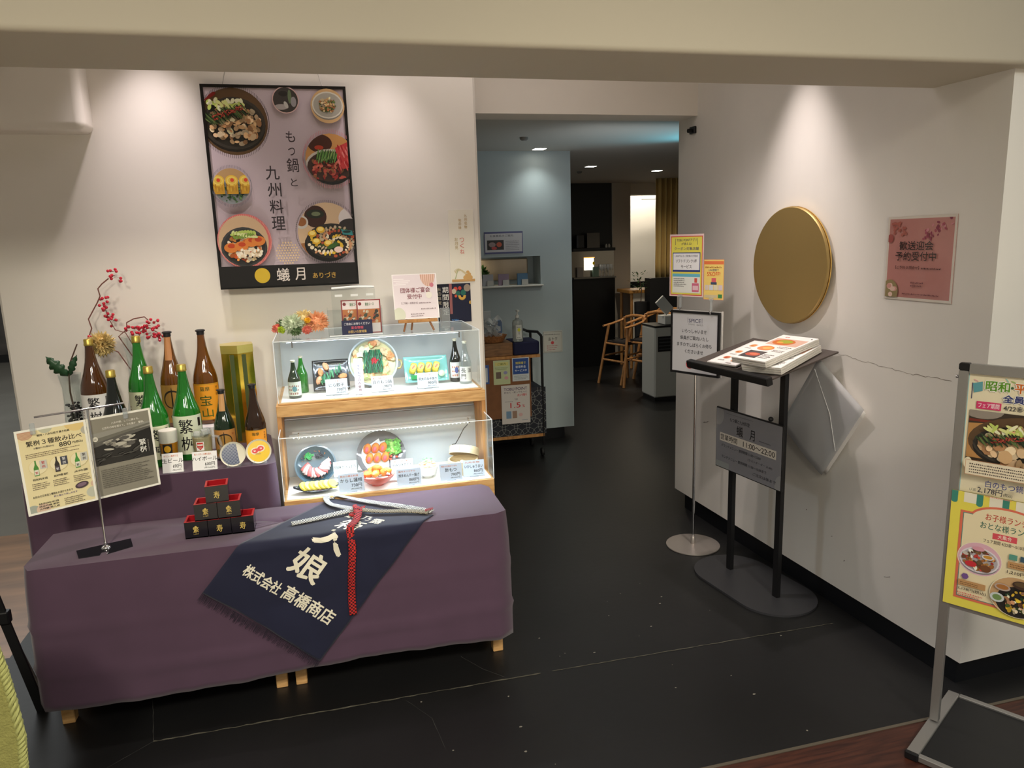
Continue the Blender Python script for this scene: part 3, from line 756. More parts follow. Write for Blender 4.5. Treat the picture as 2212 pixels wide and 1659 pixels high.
for nm, lab, x, y, pat in (('small_dish', 'small round dish half blue wave pattern, half cream', -.398, 3.125, 0), ('small_dish', 'small yellow dish with red and white motif', -.298, 3.135, 1)):
    t = thing(nm, lab, 'dish', (x, y, .861))
    dish_stand(t, .05)
    Mx = T(0, .004, .052) @ RX(R(72))
    MB().lathe([(0, -.006), (.036, -.006), (.046, -.003), (.0505, .003), (.0505, .005), (.0455, .0), (.044, -.0005), (0, -.0005)], Mx, 40, cap=False).build('plate', mat('cream_glaze', (232, 228, 208), .12, coat=.5), t, smooth=True)
    p = Print(.09, .09, (0, 0, 0)); p.v = []; p.f = []; p.c = []; p.clip = []
    if pat == 0:
        p.push_circ(.045, .045, .044)
        p.push_poly([(0, 0), (.070, 0), (.058, .09), (0, .09)])
        p.rect(0, 0, .09, .09, (58, 76, 112))
        for j in range(15):
            for i in range(8):
                cx = .0135*i+(.00675 if j % 2 else 0); cy = .092-.0068*j
                p.ell(cx, cy, .0070, .0070, (176, 184, 200), n=16); p.ell(cx, cy, .0064, .0064, (44, 60, 98), n=16); p.ell(cx, cy, .0043, .0043, (176, 184, 200), n=12); p.ell(cx, cy, .0036, .0036, (44, 60, 98), n=10)
                p.lay -= 4
            p.lay += 1
            p.lay += 1
    else:
        p.push_circ(.045, .045, .044); p.rect(0, 0, .09, .09, (236, 196, 20))
        for cx, cy in ((.030, .046), (.053, .056)): p.ell(cx, cy, .0165, .0145, (236, 224, 200))
        for cx, cy in ((.030, .046), (.053, .056)): p.ell(cx, cy, .012, .0095, (214, 40, 44))
        p.rect(.030, .044, .053, .057, (214, 40, 44))
        for cx, cy in ((.029, .047), (.054, .056)): p.ell(cx, cy, .004, .004, (245, 230, 220)); p.ell(cx, cy+.001, .0022, .0022, (214, 40, 44))
        p.ell(.042, .034, .012, .003, (200, 160, 60))
    q = []
    for u, v, z in p.v:
        zz = -.0005
        q.append((u-.045, v-.045, zz+z+.0004))
    p.v = q
    p.build('pattern', M_GLOSS, t, M=Mx, color=True)

# ------------------------------------------------------------------ flower vases
vz = thing('flower_vase', 'small flared clear vase of black pebbles and one green leaf', 'vase', (-1.085, 3.56, .966))
MB().lathe([(.03, 0), (.040, .004), (.042, .06), (.036, .14), (.036, .20), (.046, .262), (.0445, .262), (.0345, .20), (.0345, .14), (.040, .06), (.038, .008), (0, .008)], n=36, cap=False).build('glass_vase', acrylic('vase_glass', (246, 249, 249), 1.5, .02), vz, smooth=True)
peb = MB(); rnd = random.Random(9)
for k in range(120):
    a = rnd.uniform(0, 6.28); q = .027*math.sqrt(rnd.random()); peb.ball((q*cos(a), q*sin(a), .014+rnd.random()*.115), .0062*rnd.uniform(.8, 1.2), 7, 5, (1, 1, .8))
o = peb.build('pebbles', mat('black_pebble', (32, 33, 36), .45), vz, smooth=True); o['kind'] = 'stuff'
MB().tube([(0, 0, .10), (-.005, -.005, .18), (0, -.008, .25), (.012, -.01, .31), (.045, -.01, .38), (.05, -.01, .39)], .0035, 8, rf=[1.2, 1, .9, .9, .8, .7]).build('stem', mat('brown_stem', (88, 64, 52), .6), vz, smooth=True)
def leaf(pts, wd, n=14, jag=.25, bend=.01):
    """a lobed leaf along a midrib"""
    a = Vector(pts[0]); b = Vector(pts[1]); d = b-a; s = d.cross(Vector((0, 1, 0))).normalized()
    vs = []; fs = []
    for i in range(n+1):
        t = i/n; wv = wd*sin(pi*min(1, t*1.02))**.8*(1-jag*(i % 3 == 1)*1.6)
        c = a+d*t+Vector((0, -bend*sin(pi*t), 0))
        vs += [tuple(c+s*wv+Vector((0, .004, 0))), tuple(c), tuple(c-s*wv+Vector((0, .004, 0)))]
    for i in range(n): fs += [(3*i, 3*i+1, 3*i+4, 3*i+3), (3*i+1, 3*i+2, 3*i+5, 3*i+4)]
    return vs, fs
LEAF = mat('dark_green_leaf', (44, 78, 50), .35)
lf = MB(); lf.add(*leaf([(.0, -.008, .25), (-.075, -.02, .345)], .028)); lf.build('leaf', LEAF, vz, smooth=True, solid=.0015)
lf = MB(); lf.add(*leaf([(.0, -.008, .25), (.045, -.02, .345)], .016)); lf.build('leaf', LEAF, vz, smooth=True, solid=.0015)

vt = thing('flower_vase', 'tall hourglass clear vase of red berry twigs and a dried bloom', 'vase', (-.835, 3.645, .966))
MB().lathe([(.04, 0), (.058, .006), (.060, .05), (.046, .13), (.034, .22), (.034, .30), (.048, .40), (.0465, .40), (.0325, .30), (.0325, .22), (.0445, .13), (.058, .05), (.05, .010), (0, .010)], n=36, cap=False).build('glass_vase', acrylic('vase_glass'), vt, smooth=True)
TW = mat('red_brown_twig', (120, 74, 66), .6); BERRY = mat('red_berry', (196, 34, 58), .25, coat=.4)
def w2(x, z, y=3.64): return (x+.835, y-3.645, z-.966)
def twig(pts, r=.0028): MB().tube([w2(*p) for p in pts], r, 7).build('twig', TW, vt, smooth=True)
twig([(-.84, 1.02), (-.85, 1.2), (-.90, 1.30), (-1.01, 1.36), (-1.012, 1.37), (-.994, 1.413), (-1.002, 1.454), (-.958, 1.524), (-.943, 1.553), (-.948, 1.585), (-.93, 1.605), (-.90, 1.628)])
twig([(-.84, 1.02), (-.83, 1.25), (-.89, 1.37), (-.853, 1.40), (-.850, 1.43), (-.82, 1.445), (-.775, 1.452), (-.76, 1.435)])
twig([(-.835, 1.02), (-.825, 1.3), (-.86, 1.385), (-.90, 1.40), (-.92, 1.45), (-.93, 1.50)], .002)
twig([(-.83, 1.02), (-.82, 1.3), (-.80, 1.385), (-.76, 1.40), (-.73, 1.38), (-.71, 1.36)], .002)
rnd = random.Random(21)
def berries(cx, cz, n, sx, sz, seed):
    rnd = random.Random(seed); mb = MB(); st = MB()
    for k in range(n):
        x = cx+rnd.uniform(-sx, sx); z = cz+rnd.uniform(-sz, sz); y = 3.63+rnd.uniform(-.02, .03)
        q = w2(x, z, y); mb.ball(q, .0068, 10, 7); st.tube([w2(cx+(x-cx)*.3, cz+(z-cz)*.8, 3.64), q], .0008, 4)
    mb.build('berry_cluster', BERRY, vt, smooth=True); st.build('berry_stalk', TW, vt)
berries(-.868, 1.642, 11, .030, .028, 1); berries(-.930, 1.515, 12, .018, .035, 2); berries(-.908, 1.445, 12, .022, .030, 3); berries(-.748, 1.40, 24, .030, .05, 4)
berries(-.832, 1.395, 14, .03, .018, 5); berries(-.795, 1.395, 10, .025, .016, 6); berries(-.715, 1.362, 7, .022, .02, 7); berries(-.995, 1.352, 9, .014, .03, 8)
def bloom(name, t, c, r, m, n=110, seed=1, pl=.022, pw=.006, sq=(1, .8, 1), up=0.0):
    rnd = random.Random(seed); mb = MB(); c = Vector(c)
    for k in range(n):
        d = Vector((rnd.gauss(0, 1), rnd.gauss(0, 1), rnd.gauss(0, 1)+up)).normalized(); d = Vector((d.x*sq[0], d.y*sq[1], d.z*sq[2]))
        s = d.cross(Vector((rnd.gauss(0, 1), rnd.gauss(0, 1), rnd.gauss(0, 1)))).normalized(); a = c+d*(r*.35); b = c+d*(r*rnd.uniform(.8, 1.05)); mid = (a+b)/2
        n2 = s.cross(d).normalized()*pw*.4
        mb.add([a, mid+s*pw+n2, b, mid-s*pw+n2], [(0, 1, 2, 3)])
    mb.ball(c, r*.5, 8, 6)
    return mb.build(name, m, t, smooth=False)
bloom('dried_bloom', vt, w2(-.952, 1.345, 3.60), .062, mat('dried_flower', (214, 190, 130), .8, noise=(30, .35)), 420, 4, pw=.006)
bloom('pink_dried_bloom', vt, w2(-.985, 1.352, 3.60), .03, mat('pink_dried_flower', (188, 130, 112), .8), 90, 5)

# ================================================================== model dishes in the cases
def P3(name, col, rough=.35, **k): return mat(name, col, rough, **k)
GL_BLK = mat('black_glaze', (40, 42, 46), .2, coat=.5); GL_CEL = mat('celadon_glaze', (132, 200, 196), .12, coat=.6); GL_WHT = mat('white_glaze', (236, 236, 232), .15, coat=.5)
EGG = mat('egg_yellow', (240, 206, 60), .5); EGG2 = mat('egg_pale', (246, 228, 120), .5); ROE = mat('pink_roe', (232, 120, 100), .4)
CHIVE = mat('chive_green', (20, 122, 84), .35); CHIVE2 = mat('pale_chive', (96, 170, 120), .4); CRUST = mat('golden_crust', (214, 122, 44), .6, noise=(60, .3)); MEATP = mat('pink_meat', (226, 84, 96), .45)
OFFAL = mat('cream_offal', (238, 214, 172), .45, noise=(40, .15)); TOAST = mat('toasted_edge', (228, 160, 108), .5); CABB = mat('cabbage', (206, 220, 150), .4); CHILI = mat('red_chilli', (196, 30, 50), .4); PLAST = mat('salad_green', (110, 186, 84), .4)
def at(t, M): return M
def inst(t, name, mb, m, M=I4, smooth=True): return mb.build(name, m, t, M=M, smooth=smooth)
def uplate_stand(t, w_=.05):
    MB().box((-w_/2, -.012, 0), (w_/2, .035, .004)).box((-w_/2, -.014, 0), (-w_/2+.005, -.008, .018)).box((w_/2-.005, -.014, 0), (w_/2, -.008, .018)).build('plate_stand', acrylic('frosted_acrylic'), t)
def rectplate(t, a, b, m, Mx, lift=.008, name='plate'):
    def top(u, v):
        x = (u*2-1)*a; y = (v*2-1)*b; e = max(abs(u*2-1), abs(v*2-1)); return (x*(1+.03*e), y*(1+.03*e), lift*max(0, (e-.72)/.28)**1.5)
    return MB().grid(top, 16, 16).build(name, m, t, M=Mx, smooth=True, solid=.005)
def lump(rnd, r, sc=(1, 1, .7), jit=.22): return MB().ball((0, 0, 0), r, 9, 7, sc, jit=jit, rnd=rnd)

# --- upper case -----------------------------------------------------------
ZU = 1.0842
t = thing('chive_dumplings_dish', 'square dark plate of pan-fried dumplings topped with chives', 'food model', (.018, 3.44, ZU))
uplate_stand(t); Mx = T(0, .012, .072) @ RX(R(66))
rectplate(t, .078, .070, GL_BLK, Mx)
rnd = random.Random(31)
for k in range(6):
    a = (-.056+.019*k, -.004+.052*((k % 3)-.6), .014); 
    b = MB()
    b.grid(lambda u, v: (.024*cos(pi*u)*(1-.25*v), .012*sin(pi*u)+(.010*sin(6*pi*u))*v, .020*v), 14, 4)
    pos = [(-.055, -.022), (-.045, .012), (-.02, .038), (.052, -.012), (.046, -.040), (.02, -.048)][k]
    inst(t, 'dumpling', lump(rnd, .018, (1.1, .7, .6), .28), TOAST if k % 2 else mat('dumpling_skin', (240, 180, 140), .45), Mx @ T(pos[0], pos[1], .014) @ RZ(rnd.uniform(0, 3)))
for k in range(30):
    u = rnd.uniform(-1, 1); v = rnd.uniform(-.7, .7)
    MB().cyl((0, -.016, 0), (0, .016, 0), .0022, n=6).build('chive', CHIVE if k % 3 else CHIVE2, t, M=Mx @ T(.0+.042*u+.01*v, .0+.024*u+.014*v, .016+.006*rnd.random()) @ RZ(rnd.uniform(-.35, .35)))

t = thing('motsu_hot_pot', 'round two-handled pot of offal and chives, largest dish in the upper case', 'food model', (.215, 3.475, ZU))
uplate_stand(t, .06); Mx = T(0, .02, .112) @ RX(R(69))
MB().lathe([(0, -.035), (.085, -.033), (.104, -.012), (.112, .008), (.1145, .010), (.1145, .014), (.108, .014), (.104, .004), (.10, -.006), (0, -.006)], n=56, cap=False).build('pot', mat('pale_blue_enamel', (196, 212, 220), .2, coat=.4), t, M=Mx, smooth=True)
MB().lathe([(0, .0), (.102, .0), (.103, .002)], n=40, cap=False).build('broth', mat('cream_broth', (226, 222, 176), .2), t, M=Mx)
for s_ in (-1, 1):
    MB().tube([(s_*.108, -.022, .002), (s_*.128, -.018, .004), (s_*.134, 0, .004), (s_*.128, .018, .004), (s_*.108, .022, .002)], .005, 8).build('handle', mat('brass_handle', (196, 182, 130), .35, .6), t, M=Mx @ RZ(-.15 if s_ > 0 else .2), smooth=True)
rnd = random.Random(8)
for k in range(52):
    a = 2*pi*k/52*3.1; q = .045+.052*((k*7) % 10)/10
    x, y = q*cos(a), q*sin(a)
    if abs(x+.002) < .040 and -.058 < y < .045: continue
    m = [OFFAL, TOAST, OFFAL, CABB, TOAST][k % 5]
    inst(t, 'offal' if m is not CABB else 'cabbage_leaf', lump(rnd, rnd.uniform(.013, .021), (1, .8, .6), .3), m, Mx @ T(x, y, .010+rnd.uniform(0, .006)) @ RZ(rnd.uniform(0, 6)))
for k in range(52):
    r_ = k//13; c_ = k % 13
    MB().cyl((0, -.014, 0), (0, .014, 0), .003, n=6).build('chive', CHIVE if (k % 4) else mat('dark_chive', (18, 70, 52), .4), t, M=Mx @ T(-.042+.0068*c_, .040-.027*r_, .022+.002*(k % 3)) @ RZ(rnd.uniform(-.2, .2)))
for k in range(7): MB().tube([(-.006, -.012, 0), (.0, .0, .002), (.004, .012, 0)], .0028, 6).build('chilli_slice', CHILI, t, M=Mx @ T(-.006+.0035*k, -.002+.003*(k % 3), .026) @ RZ(rnd.uniform(-.6, .6)))
for k in range(5): MB().grid(lambda u, v: (-.02+.04*u, -.012+.024*v+.006*sin(3*u), .008*sin(pi*u)), 8, 4).build('cabbage_leaf', mat('pale_cabbage', (222, 232, 206), .4), t, M=Mx @ T([-.06, -.045, -.055, -.03, -.068][k], [.03, .055, .0, .06, -.02][k], .018) @ RZ(k*1.1), smooth=True, solid=.002)

t = thing('rolled_omelette_dish', 'oblong celadon plate with four slices of yellow rolled omelette', 'food model', (.457, 3.45, ZU))
uplate_stand(t, .07); Mx = T(0, .012, .066) @ RX(R(60))
rectplate(t, .100, .062, GL_CEL, Mx, .010)
for k in range(4):
    M2 = Mx @ T(-.062+.036*k, .006, .020) @ RZ(-.35)
    e = thing('tmp', None, None) if False else None
    s1 = MB().box((-.014, -.030, -.016), (.016, .020, .016), bev=.007).build('omelette_slice', EGG, t, M=M2, smooth=True)
    MB().lathe([(.0, 0), (.0125, 0), (.0135, .0012), (0, .0014)], n=20, cap=False, sy=1.15).build('cut_face', EGG2, s1, M=T(.001, -.004, .0158))
    MB().box((-.003, -.011, 0), (.004, .010, .0018), bev=.0015).build('roe_filling', ROE, s1, M=T(.001, -.004, .0170) @ RZ(-.35))
for k in range(10): MB().cyl((0, 0, -.01), (.001*(k % 3), 0, .012), .0022, n=5).build('garnish', mat('bamboo_green', (40, 160, 90), .4), t, M=Mx @ T(-.072+.003*k, -.040, .012) @ RX(1.4))
MB().ball((.070, -.030, .014), .016, 14, 9, (1, 1, .75)).build('grated_radish', mat('pale_radish', (222, 238, 210), .5), t, M=Mx, smooth=True)

sm = [(a, b) for a, b in PROF]
def lab_small(c1, c2):
    def f(p): p.lines(p.w*.2, p.h*.1, p.w*.8, p.h*.9, 3, c1, 4, dash=.5); p.ell(p.w*.5, p.h*.5, p.w*.12, p.h*.2, c2)
    return f
bottle('small_sake_bottle', 'small dark bottle with patterned label at the case corner', -.142, 3.355, ZU, .168, .0275, G_DKGRN, mat('cream_cap', (222, 218, 196), .4), (lab_small((150, 90, 80), (90, 150, 160)), .085, .062, .012, (214, 222, 210)), 'small sake bottles in the upper case')
bottle('small_sake_bottle', 'small bright green bottle behind the dark one in the case', -.112, 3.47, ZU, .168, .0275, G_GREEN, mat('cream_cap'), None, 'small sake bottles in the upper case')
bottle('small_sake_bottle', 'small black bottle behind the empty clear bottle', .598, 3.455, ZU, .205, .0285, G_BLACK, mat('cream_cap'), (lab_small((200, 120, 80), (80, 100, 160)), .07, .075, .02, (228, 228, 224)), 'small sake bottles in the upper case')
bottle('small_sake_bottle', 'empty clear glass bottle at the open end of the upper case', .632, 3.385, ZU, .20, .029, acrylic('bottle_glass', (236, 242, 242), 1.9, .03, .05), mat('cream_cap'), (lambda p: (p.vtext('長門', p.w*.3, p.h*.95, p.h*.36), p.vtext('酒', p.w*.7, p.h*.9, p.h*.3)), .075, .07, .012, (236, 236, 232)), 'small sake bottles in the upper case')
card('price_card', 'card for chive dumplings below the square dark plate', .096, .070, .038, 3.335, ZU, price('にら餃子', '730', 'ピリッと刺激的な', '(税込803円)'), 14, bg=(214, 226, 240))
card('price_card', 'card for the white hot pot at 1,980 yen', .098, .070, .240, 3.325, ZU, price('白のもつ鍋', '1,980', '蟻月の牛鍋 人気 No.1', '(税込2,178円)'), 14, bg=(226, 234, 244))
card('price_card', 'card for the rolled omelette below the celadon plate', .096, .070, .446, 3.325, ZU, price('明太の玉子焼き', '930', 'たっぷり玉子を使った', '(税込1,023円)'), 14, bg=(218, 228, 242))
def strip_card(p):
    p.rect(0, 0, p.w, p.h*.45, (240, 214, 224)); p.rect(0, p.h*.30, p.w, p.h*.5, (232, 216, 228)); p.rect(0, p.h*.86, p.w, p.h, (214, 236, 240))
    p.vtext('国産牛もつのみ使用', p.w*.5, p.h*.93, .0125, (70, 60, 80), step=.0155)
card('strip_card', 'tall narrow pink and lilac card leaning before the hot pot', .040, .160, .138, 3.30, ZU, strip_card, 14, .0, bg=(214, 214, 236))

# --- lower case -----------------------------------------------------------
ZL = .6995
t = thing('sesame_sashimi_bowl', 'dark round bowl of sliced sashimi with greens and seaweed', 'food model', (-.08, 3.28, ZL))
uplate_stand(t); Mx = T(0, .02, .083) @ RX(R(60))
MB().lathe([(0, -.03), (.05, -.028), (.078, -.004), (.088, .008), (.090, .012), (.083, .011), (.07, -.004), (.05, -.010), (0, -.010)], n=48, cap=False).build('bowl', mat('slate_blue_glaze', (64, 88, 100), .25, coat=.4), t, M=Mx, smooth=True)
rnd = random.Random(13)
for k in range(14):
    a = pi*1.08+pi*.95*k/13
    MB().grid(lambda u, v: (.045*(u-.5), .018*(v-.5), .006*sin(pi*u)+.003*sin(pi*v)), 8, 4).build('sashimi_slice', mat('pink_white_fish', (232, 206, 204), .25, coat=.3) if k % 3 else mat('red_edged_fish', (214, 108, 108), .25), t, M=Mx @ T(.045*cos(a), .040*sin(a)+.002, .006+.002*(k % 4)) @ RZ(a+.5), smooth=True, solid=.002)
for k in range(16): MB().tube([(-.012, 0, 0), (0, .004, .004), (.012, 0, 0)], .0028, 5).build('green_leaf', mat('spinach', (24, 150, 70), .4), t, M=Mx @ T(-.035+.004*(k % 6), .035+.006*(k//6), .008) @ RZ(rnd.uniform(0, 3)))
for k in range(14): MB().tube([(-.009, 0, 0), (0, .004, .003), (.01, 0, 0)], .002, 5).build('seaweed_strip', mat('seaweed', (22, 32, 48), .5), t, M=Mx @ T(.008+.004*(k % 7), .034+.006*(k//5), .010) @ RZ(rnd.uniform(0, 3)))
for k in range(40):
    a = rnd.uniform(0, 6.28); q = .058+.010*rnd.random(); MB().ball((q*cos(a), q*sin(a), .004), .0022, 5, 4).build('sesame', mat('sesame_amber', (206, 120, 60), .4), t, M=Mx) if k < 26 else None
t = thing('lotus_root_dish', 'long black boat plate of yellow mustard lotus root slices', 'food model', (-.075, 3.165, ZL))
def boat(u, v):
    x = (u*2-1); y = (v*2-1); wv = .030*(1-abs(x)**2.6)+.004
    return (x*.100, y*wv, .010+.022*(abs(x)**2)+.008*abs(y)**2-.004)
MB().grid(boat, 24, 8).build('plate', GL_BLK, t, smooth=True, solid=.005)
for k in range(7):
    MB().lathe([(0, 0), (.022, 0), (.0245, .004), (.022, .009), (0, .009)], n=20, cap=False, sx=1, sy=1).build('lotus_slice', EGG2 if k % 2 else mat('mustard_yellow', (248, 232, 90), .4), t, M=T(-.056+.0195*k, -.006, .030) @ RX(R(28)) @ RY(R(30)), smooth=True)
for k in range(6): MB().box((-.022, -.003, 0), (.022, .003, .004)).build('cucumber_slice', mat('dark_leaf_green', (30, 116, 66), .4), t, M=T(-.060+.004*k, .022, .026+.002*k) @ RZ(.1*k-.2))
t = thing('croquette_dish', 'big dark round plate of six croquettes on paper with lettuce', 'food model', (.215, 3.335, ZL))
uplate_stand(t, .06); Mx = T(0, .025, .083) @ RX(R(62))
MB().lathe([(0, -.012), (.08, -.012), (.105, .002), (.112, .008), (.112, .011), (.09, .002), (0, -.004)], n=52, cap=False).build('plate', mat('charcoal_glaze', (74, 72, 74), .3, coat=.3), t, M=Mx, smooth=True)
MB().prism([(-.112, -.060), (-.085, .055), (-.06, .045), (-.005, .078), (.0, .062), (.040, .070), (.030, -.066), (-.05, -.075)], 0, .002).build('paper', mat('white_paper', (244, 244, 242), .8), t, M=Mx)
for k in range(6):
    x = -.062+.036*(k % 3)+.006*(k//3); y = .030-.046*(k//3)
    c_ = MB().ball((0, 0, 0), .020, 14, 9, (.9, 1.25, .8), jit=.06, rnd=rnd).build('croquette', CRUST, t, M=Mx @ T(x, y, .020) @ RZ(-.4) @ RX(.3), smooth=True)
    MB().ball((0, 0, 0), .012, 10, 6, (.7, 1.15, .35)).build('cut_face', MEATP, c_, M=T(0, -.004, .0145), smooth=True)
for k in range(14):
    MB().grid(lambda u, v: (.032*(u-.5), .026*(v-.5), .007*sin(7*u+k)+.006*sin(6*v)), 9, 6).build('lettuce', PLAST if k % 3 else mat('pale_lettuce', (168, 220, 120), .4), t, M=Mx @ T(.055+.022*sin(k*2.1), .030+.024*cos(k*1.7), .012+.002*(k % 4)) @ RZ(k), smooth=True, solid=.0012)
for k in range(10): inst(t, 'tomato_bit', lump(rnd, .006), mat('tomato_red', (206, 86, 66), .4), Mx @ T(.055+.03*rnd.uniform(-1, 1), -.005+.025*rnd.uniform(-1, 1), .012))
t = thing('fried_dish', 'coral red bowl heaped with fried golden pieces', 'food model', (.180, 3.180, ZL))
MB().lathe([(.026, 0), (.028, .006), (.05, .016), (.074, .040), (.079, .050), (.0765, .051), (.066, .040), (.04, .022), (0, .018)], n=44, cap=False).build('bowl', mat('coral_glaze', (222, 106, 92), .2, coat=.5), t, smooth=True)
for k in range(5): MB().grid(lambda u, v: (.05*(u-.5), .05*(v-.5), .006*sin(3*u+k)), 5, 5).build('paper_liner', mat('white_paper'), t, M=T(.03*cos(k*1.26), .03*sin(k*1.26), .046) @ RZ(k), solid=.001)
for k in range(7):
    inst(t, 'fried_piece', lump(rnd, .020, (1.15, .8, .75), .16), mat('fried_amber', (236, 152, 60), .45) if k % 2 else CRUST, T([-.038, -.008, .026, .045, -.022, .012, .0][k], [-.01, -.024, -.012, .014, .02, .024, .004][k], [.054, .058, .058, .054, .062, .062, .074][k]) @ RZ(k))
t = thing('vinegared_offal_bowl', 'small white bowl heaped with pale offal and green onion', 'food model', (.408, 3.215, ZL))
MB().lathe([(.02, 0), (.022, .004), (.038, .014), (.046, .040), (.049, .052), (.0475, .053), (.042, .040), (0, .034)], n=36, cap=False).build('bowl', GL_WHT, t, smooth=True)
for k in range(26):
    a = rnd.uniform(0, 6.28); q = .036*math.sqrt(rnd.random()); inst(t, 'offal', lump(rnd, .009, (1, .8, .6), .3), OFFAL if k % 4 else mat('peach_offal', (236, 176, 140), .45), T(q*cos(a), q*sin(a), .056+.022*(1-q/.036)) @ RZ(k))
for k in range(8): MB().lathe([(.003, 0), (.005, 0), (.005, .003), (.003, .003), (.003, 0)], n=10, cap=False).build('onion_ring', mat('onion_green', (120, 200, 130), .4), t, M=T(.02*sin(k*2), .02*cos(k*3), .080) @ RX(.5*k))
t = thing('bamboo_steamer', 'round pale wooden steamer with its lid propped open over dumplings', 'food model', (.575, 3.235, ZL))
STM = wood('steamer_wood', (214, 190, 146), (240, 222, 184), (2, 2, 14), .55)
MB().lathe([(.066, .02), (.069, .02), (.069, .062), (.062, .062), (.062, .028), (0, .028)], n=44, cap=False).lathe([(.060, 0), (.066, .0), (.066, .0205), (.058, .0205)], n=44, cap=False).build('basket', STM, t, smooth=True)
lid = MB().lathe([(0, .036), (.066, .036), (.069, .034), (.069, 0), (.065, 0), (.065, .030), (0, .030)], n=44, cap=False).build('lid', STM, t, M=T(.010, .030, .070) @ RX(R(-24)) @ RY(R(12)), smooth=True)
for k in range(3): MB().ball((0, 0, 0), .004, 8, 6).build('lid_peg', M_DARK, lid, M=T(-.03, -.0585, .010+.009*k))
for k in range(4):
    MB().ball((0, 0, 0), .017, 12, 8, (1, 1, .8), jit=.08, rnd=rnd).build('dumpling', mat('squid_dumpling', (240, 230, 196), .4), t, M=T([-.028, .008, .034, -.004][k], [-.028, -.036, -.020, -.005][k], .044), smooth=True)
card('price_card', 'card for sesame amberjack behind the lotus root card', .100, .066, .046, 3.215, ZL, price('胡麻かんぱち', '', '博多名物!', ''), 12, bg=(222, 238, 238)).location.z = ZL+.040
bpy.data.objects[-1] if False else None
card('price_card', 'card for mustard lotus root at 730 yen', .108, .076, .066, 3.120, ZL, price('からし蓮根', '730', '熊本の郷土料理', '(税込803円)'), 12, bg=(206, 218, 236))
card('price_card', 'card behind the fried cutlet card, near the big croquette plate', .098, .062, .292, 3.185, ZL, price('やみつきポテト', '', '選べる味', ''), 12, bg=(222, 238, 238)).location.z = ZL+.036
card('price_card', 'card for Hakata minced cutlet at 860 yen', .106, .070, .313, 3.120, ZL, price('博多めんチー揚げ', '860', '蟻月オリジナル', '(税込946円)'), 12, bg=(206, 218, 236))
card('price_card', 'card for vinegared offal, beside the small white bowl', .100, .072, .500, 3.125, ZL, price('酢もつ', '790', '博多の定番おつまみ', '(税込869円)'), 12, bg=(206, 218, 236))
card('price_card', 'card for squid dumplings, end card under the steamer', .096, .072, .607, 3.145, ZL, price('いかしゅうまい', '860', '九州名物', '(税込946円)'), 12, -.08, bg=(206, 218, 236))
for o in list(bpy.data.objects):
    if o.name.startswith('price_card') and o.location.z > ZL+.03 and o.location.z < ZL+.05:
        h_ = o.location.z-ZL
        MB().box((-.02, .003, -h_), (.02, .006, .0)).box((-.02, -.001, -h_), (.02, .03, -h_+.002)).build('riser', acrylic('frosted_acrylic'), o)

# --- on top of the upper case ----------------------------------------------
ZT = 1.350
t = thing('leaflet_holder', 'clear acrylic wall-style leaflet box standing on the upper case', 'leaflet holder', (.140, 3.34, ZT))
A2 = acrylic('clear_acrylic')
MB().box((-.095, .02, 0), (.095, .0235, .20), bev=.001).build('back_panel', A2, t)
MB().box((-.118, -.03, 0), (.118, -.0265, .115)).box((-.118, -.0265, 0), (-.115, .02, .125)).box((.115, -.0265, 0), (.118, .02, .125)).box((-.118, -.03, 0), (.118, .02, .003)).build('pocket', A2, t)
EDG = mat('lit_acrylic_edge', (248, 250, 250), .15)
MB().tube([(-.092, .02, .205), (0, .02, .209), (.092, .02, .205)], .005, 8).build('top_bar', EDG, t, smooth=True)
MB().box((-.115, -.031, .0), (.115, -.0305, .004)).build('polished_edge', EDG, t)
for x in (-.08, -.012, .055): MB().box((x, .017, .168), (x+.032, .0195, .178)).build('slot', EDG, t)
def leaflet(p):
    p.rect(0, 0, p.w, p.h, (150, 36, 44)); p.rect(p.w*.05, p.h*.03, p.w*.95, p.h*.97, (240, 228, 228))
    p.rect(p.w*.05, p.h*.30, p.w*.95, p.h*.72, (206, 120, 60)); p.ell(p.w*.14, p.h*.88, p.w*.07, p.h*.05, (130, 30, 44))
    p.push_rect(p.w*.05, p.h*.30, p.w*.95, p.h*.72); r_ = random.Random(4)
    for k in range(30): p.ell(p.w*r_.uniform(.1, .9), p.h*r_.uniform(.32, .66), p.w*r_.uniform(.03, .09), p.h*r_.uniform(.02, .06), [(60, 70, 50), (220, 190, 150), (170, 60, 40), (236, 220, 200), (40, 34, 30)][k % 5], a=k, n=9)
    p.pop(); p.text('宴会コース', p.w*.36, p.h*.82, p.h*.09, (60, 120, 70), w=p.w*.36); p.lines(p.w*.1, p.h*.08, p.w*.6, p.h*.24, 3, (170, 150, 150))
for x, y, lab in ((-.012, .010, 'red-bordered course leaflet, rear one in the acrylic box'), (.054, -.008, 'red-bordered course leaflet, front one in the acrylic box')):
    prints('leaflet', lab, 'leaflet', .105, .148, (.140+x-.045, 3.34+y, ZT+.004), (1, 0, 0), (0, .08, 1), leaflet, 'course leaflets in the acrylic box')
def navy(p):
    p.text('ご自由にお持ちください', p.w*.5, p.h*.66, p.h*.18, (230, 228, 236), w=p.w*.84, al='c'); p.text('宴会情報', p.w*.5, p.h*.38, p.h*.20, (226, 90, 110), al='c'); p.text('お祝いの席特集', p.w*.5, p.h*.10, p.h*.20, (226, 190, 110), w=p.w*.6, al='c')
prints('notice_strip', 'navy strip with white, red and gold writing on the leaflet box', 'notice', .132, .063, (.079, 3.3085, ZT+.004), (1, 0, 0), (0, 0, 1), navy, bg=(34, 38, 74))
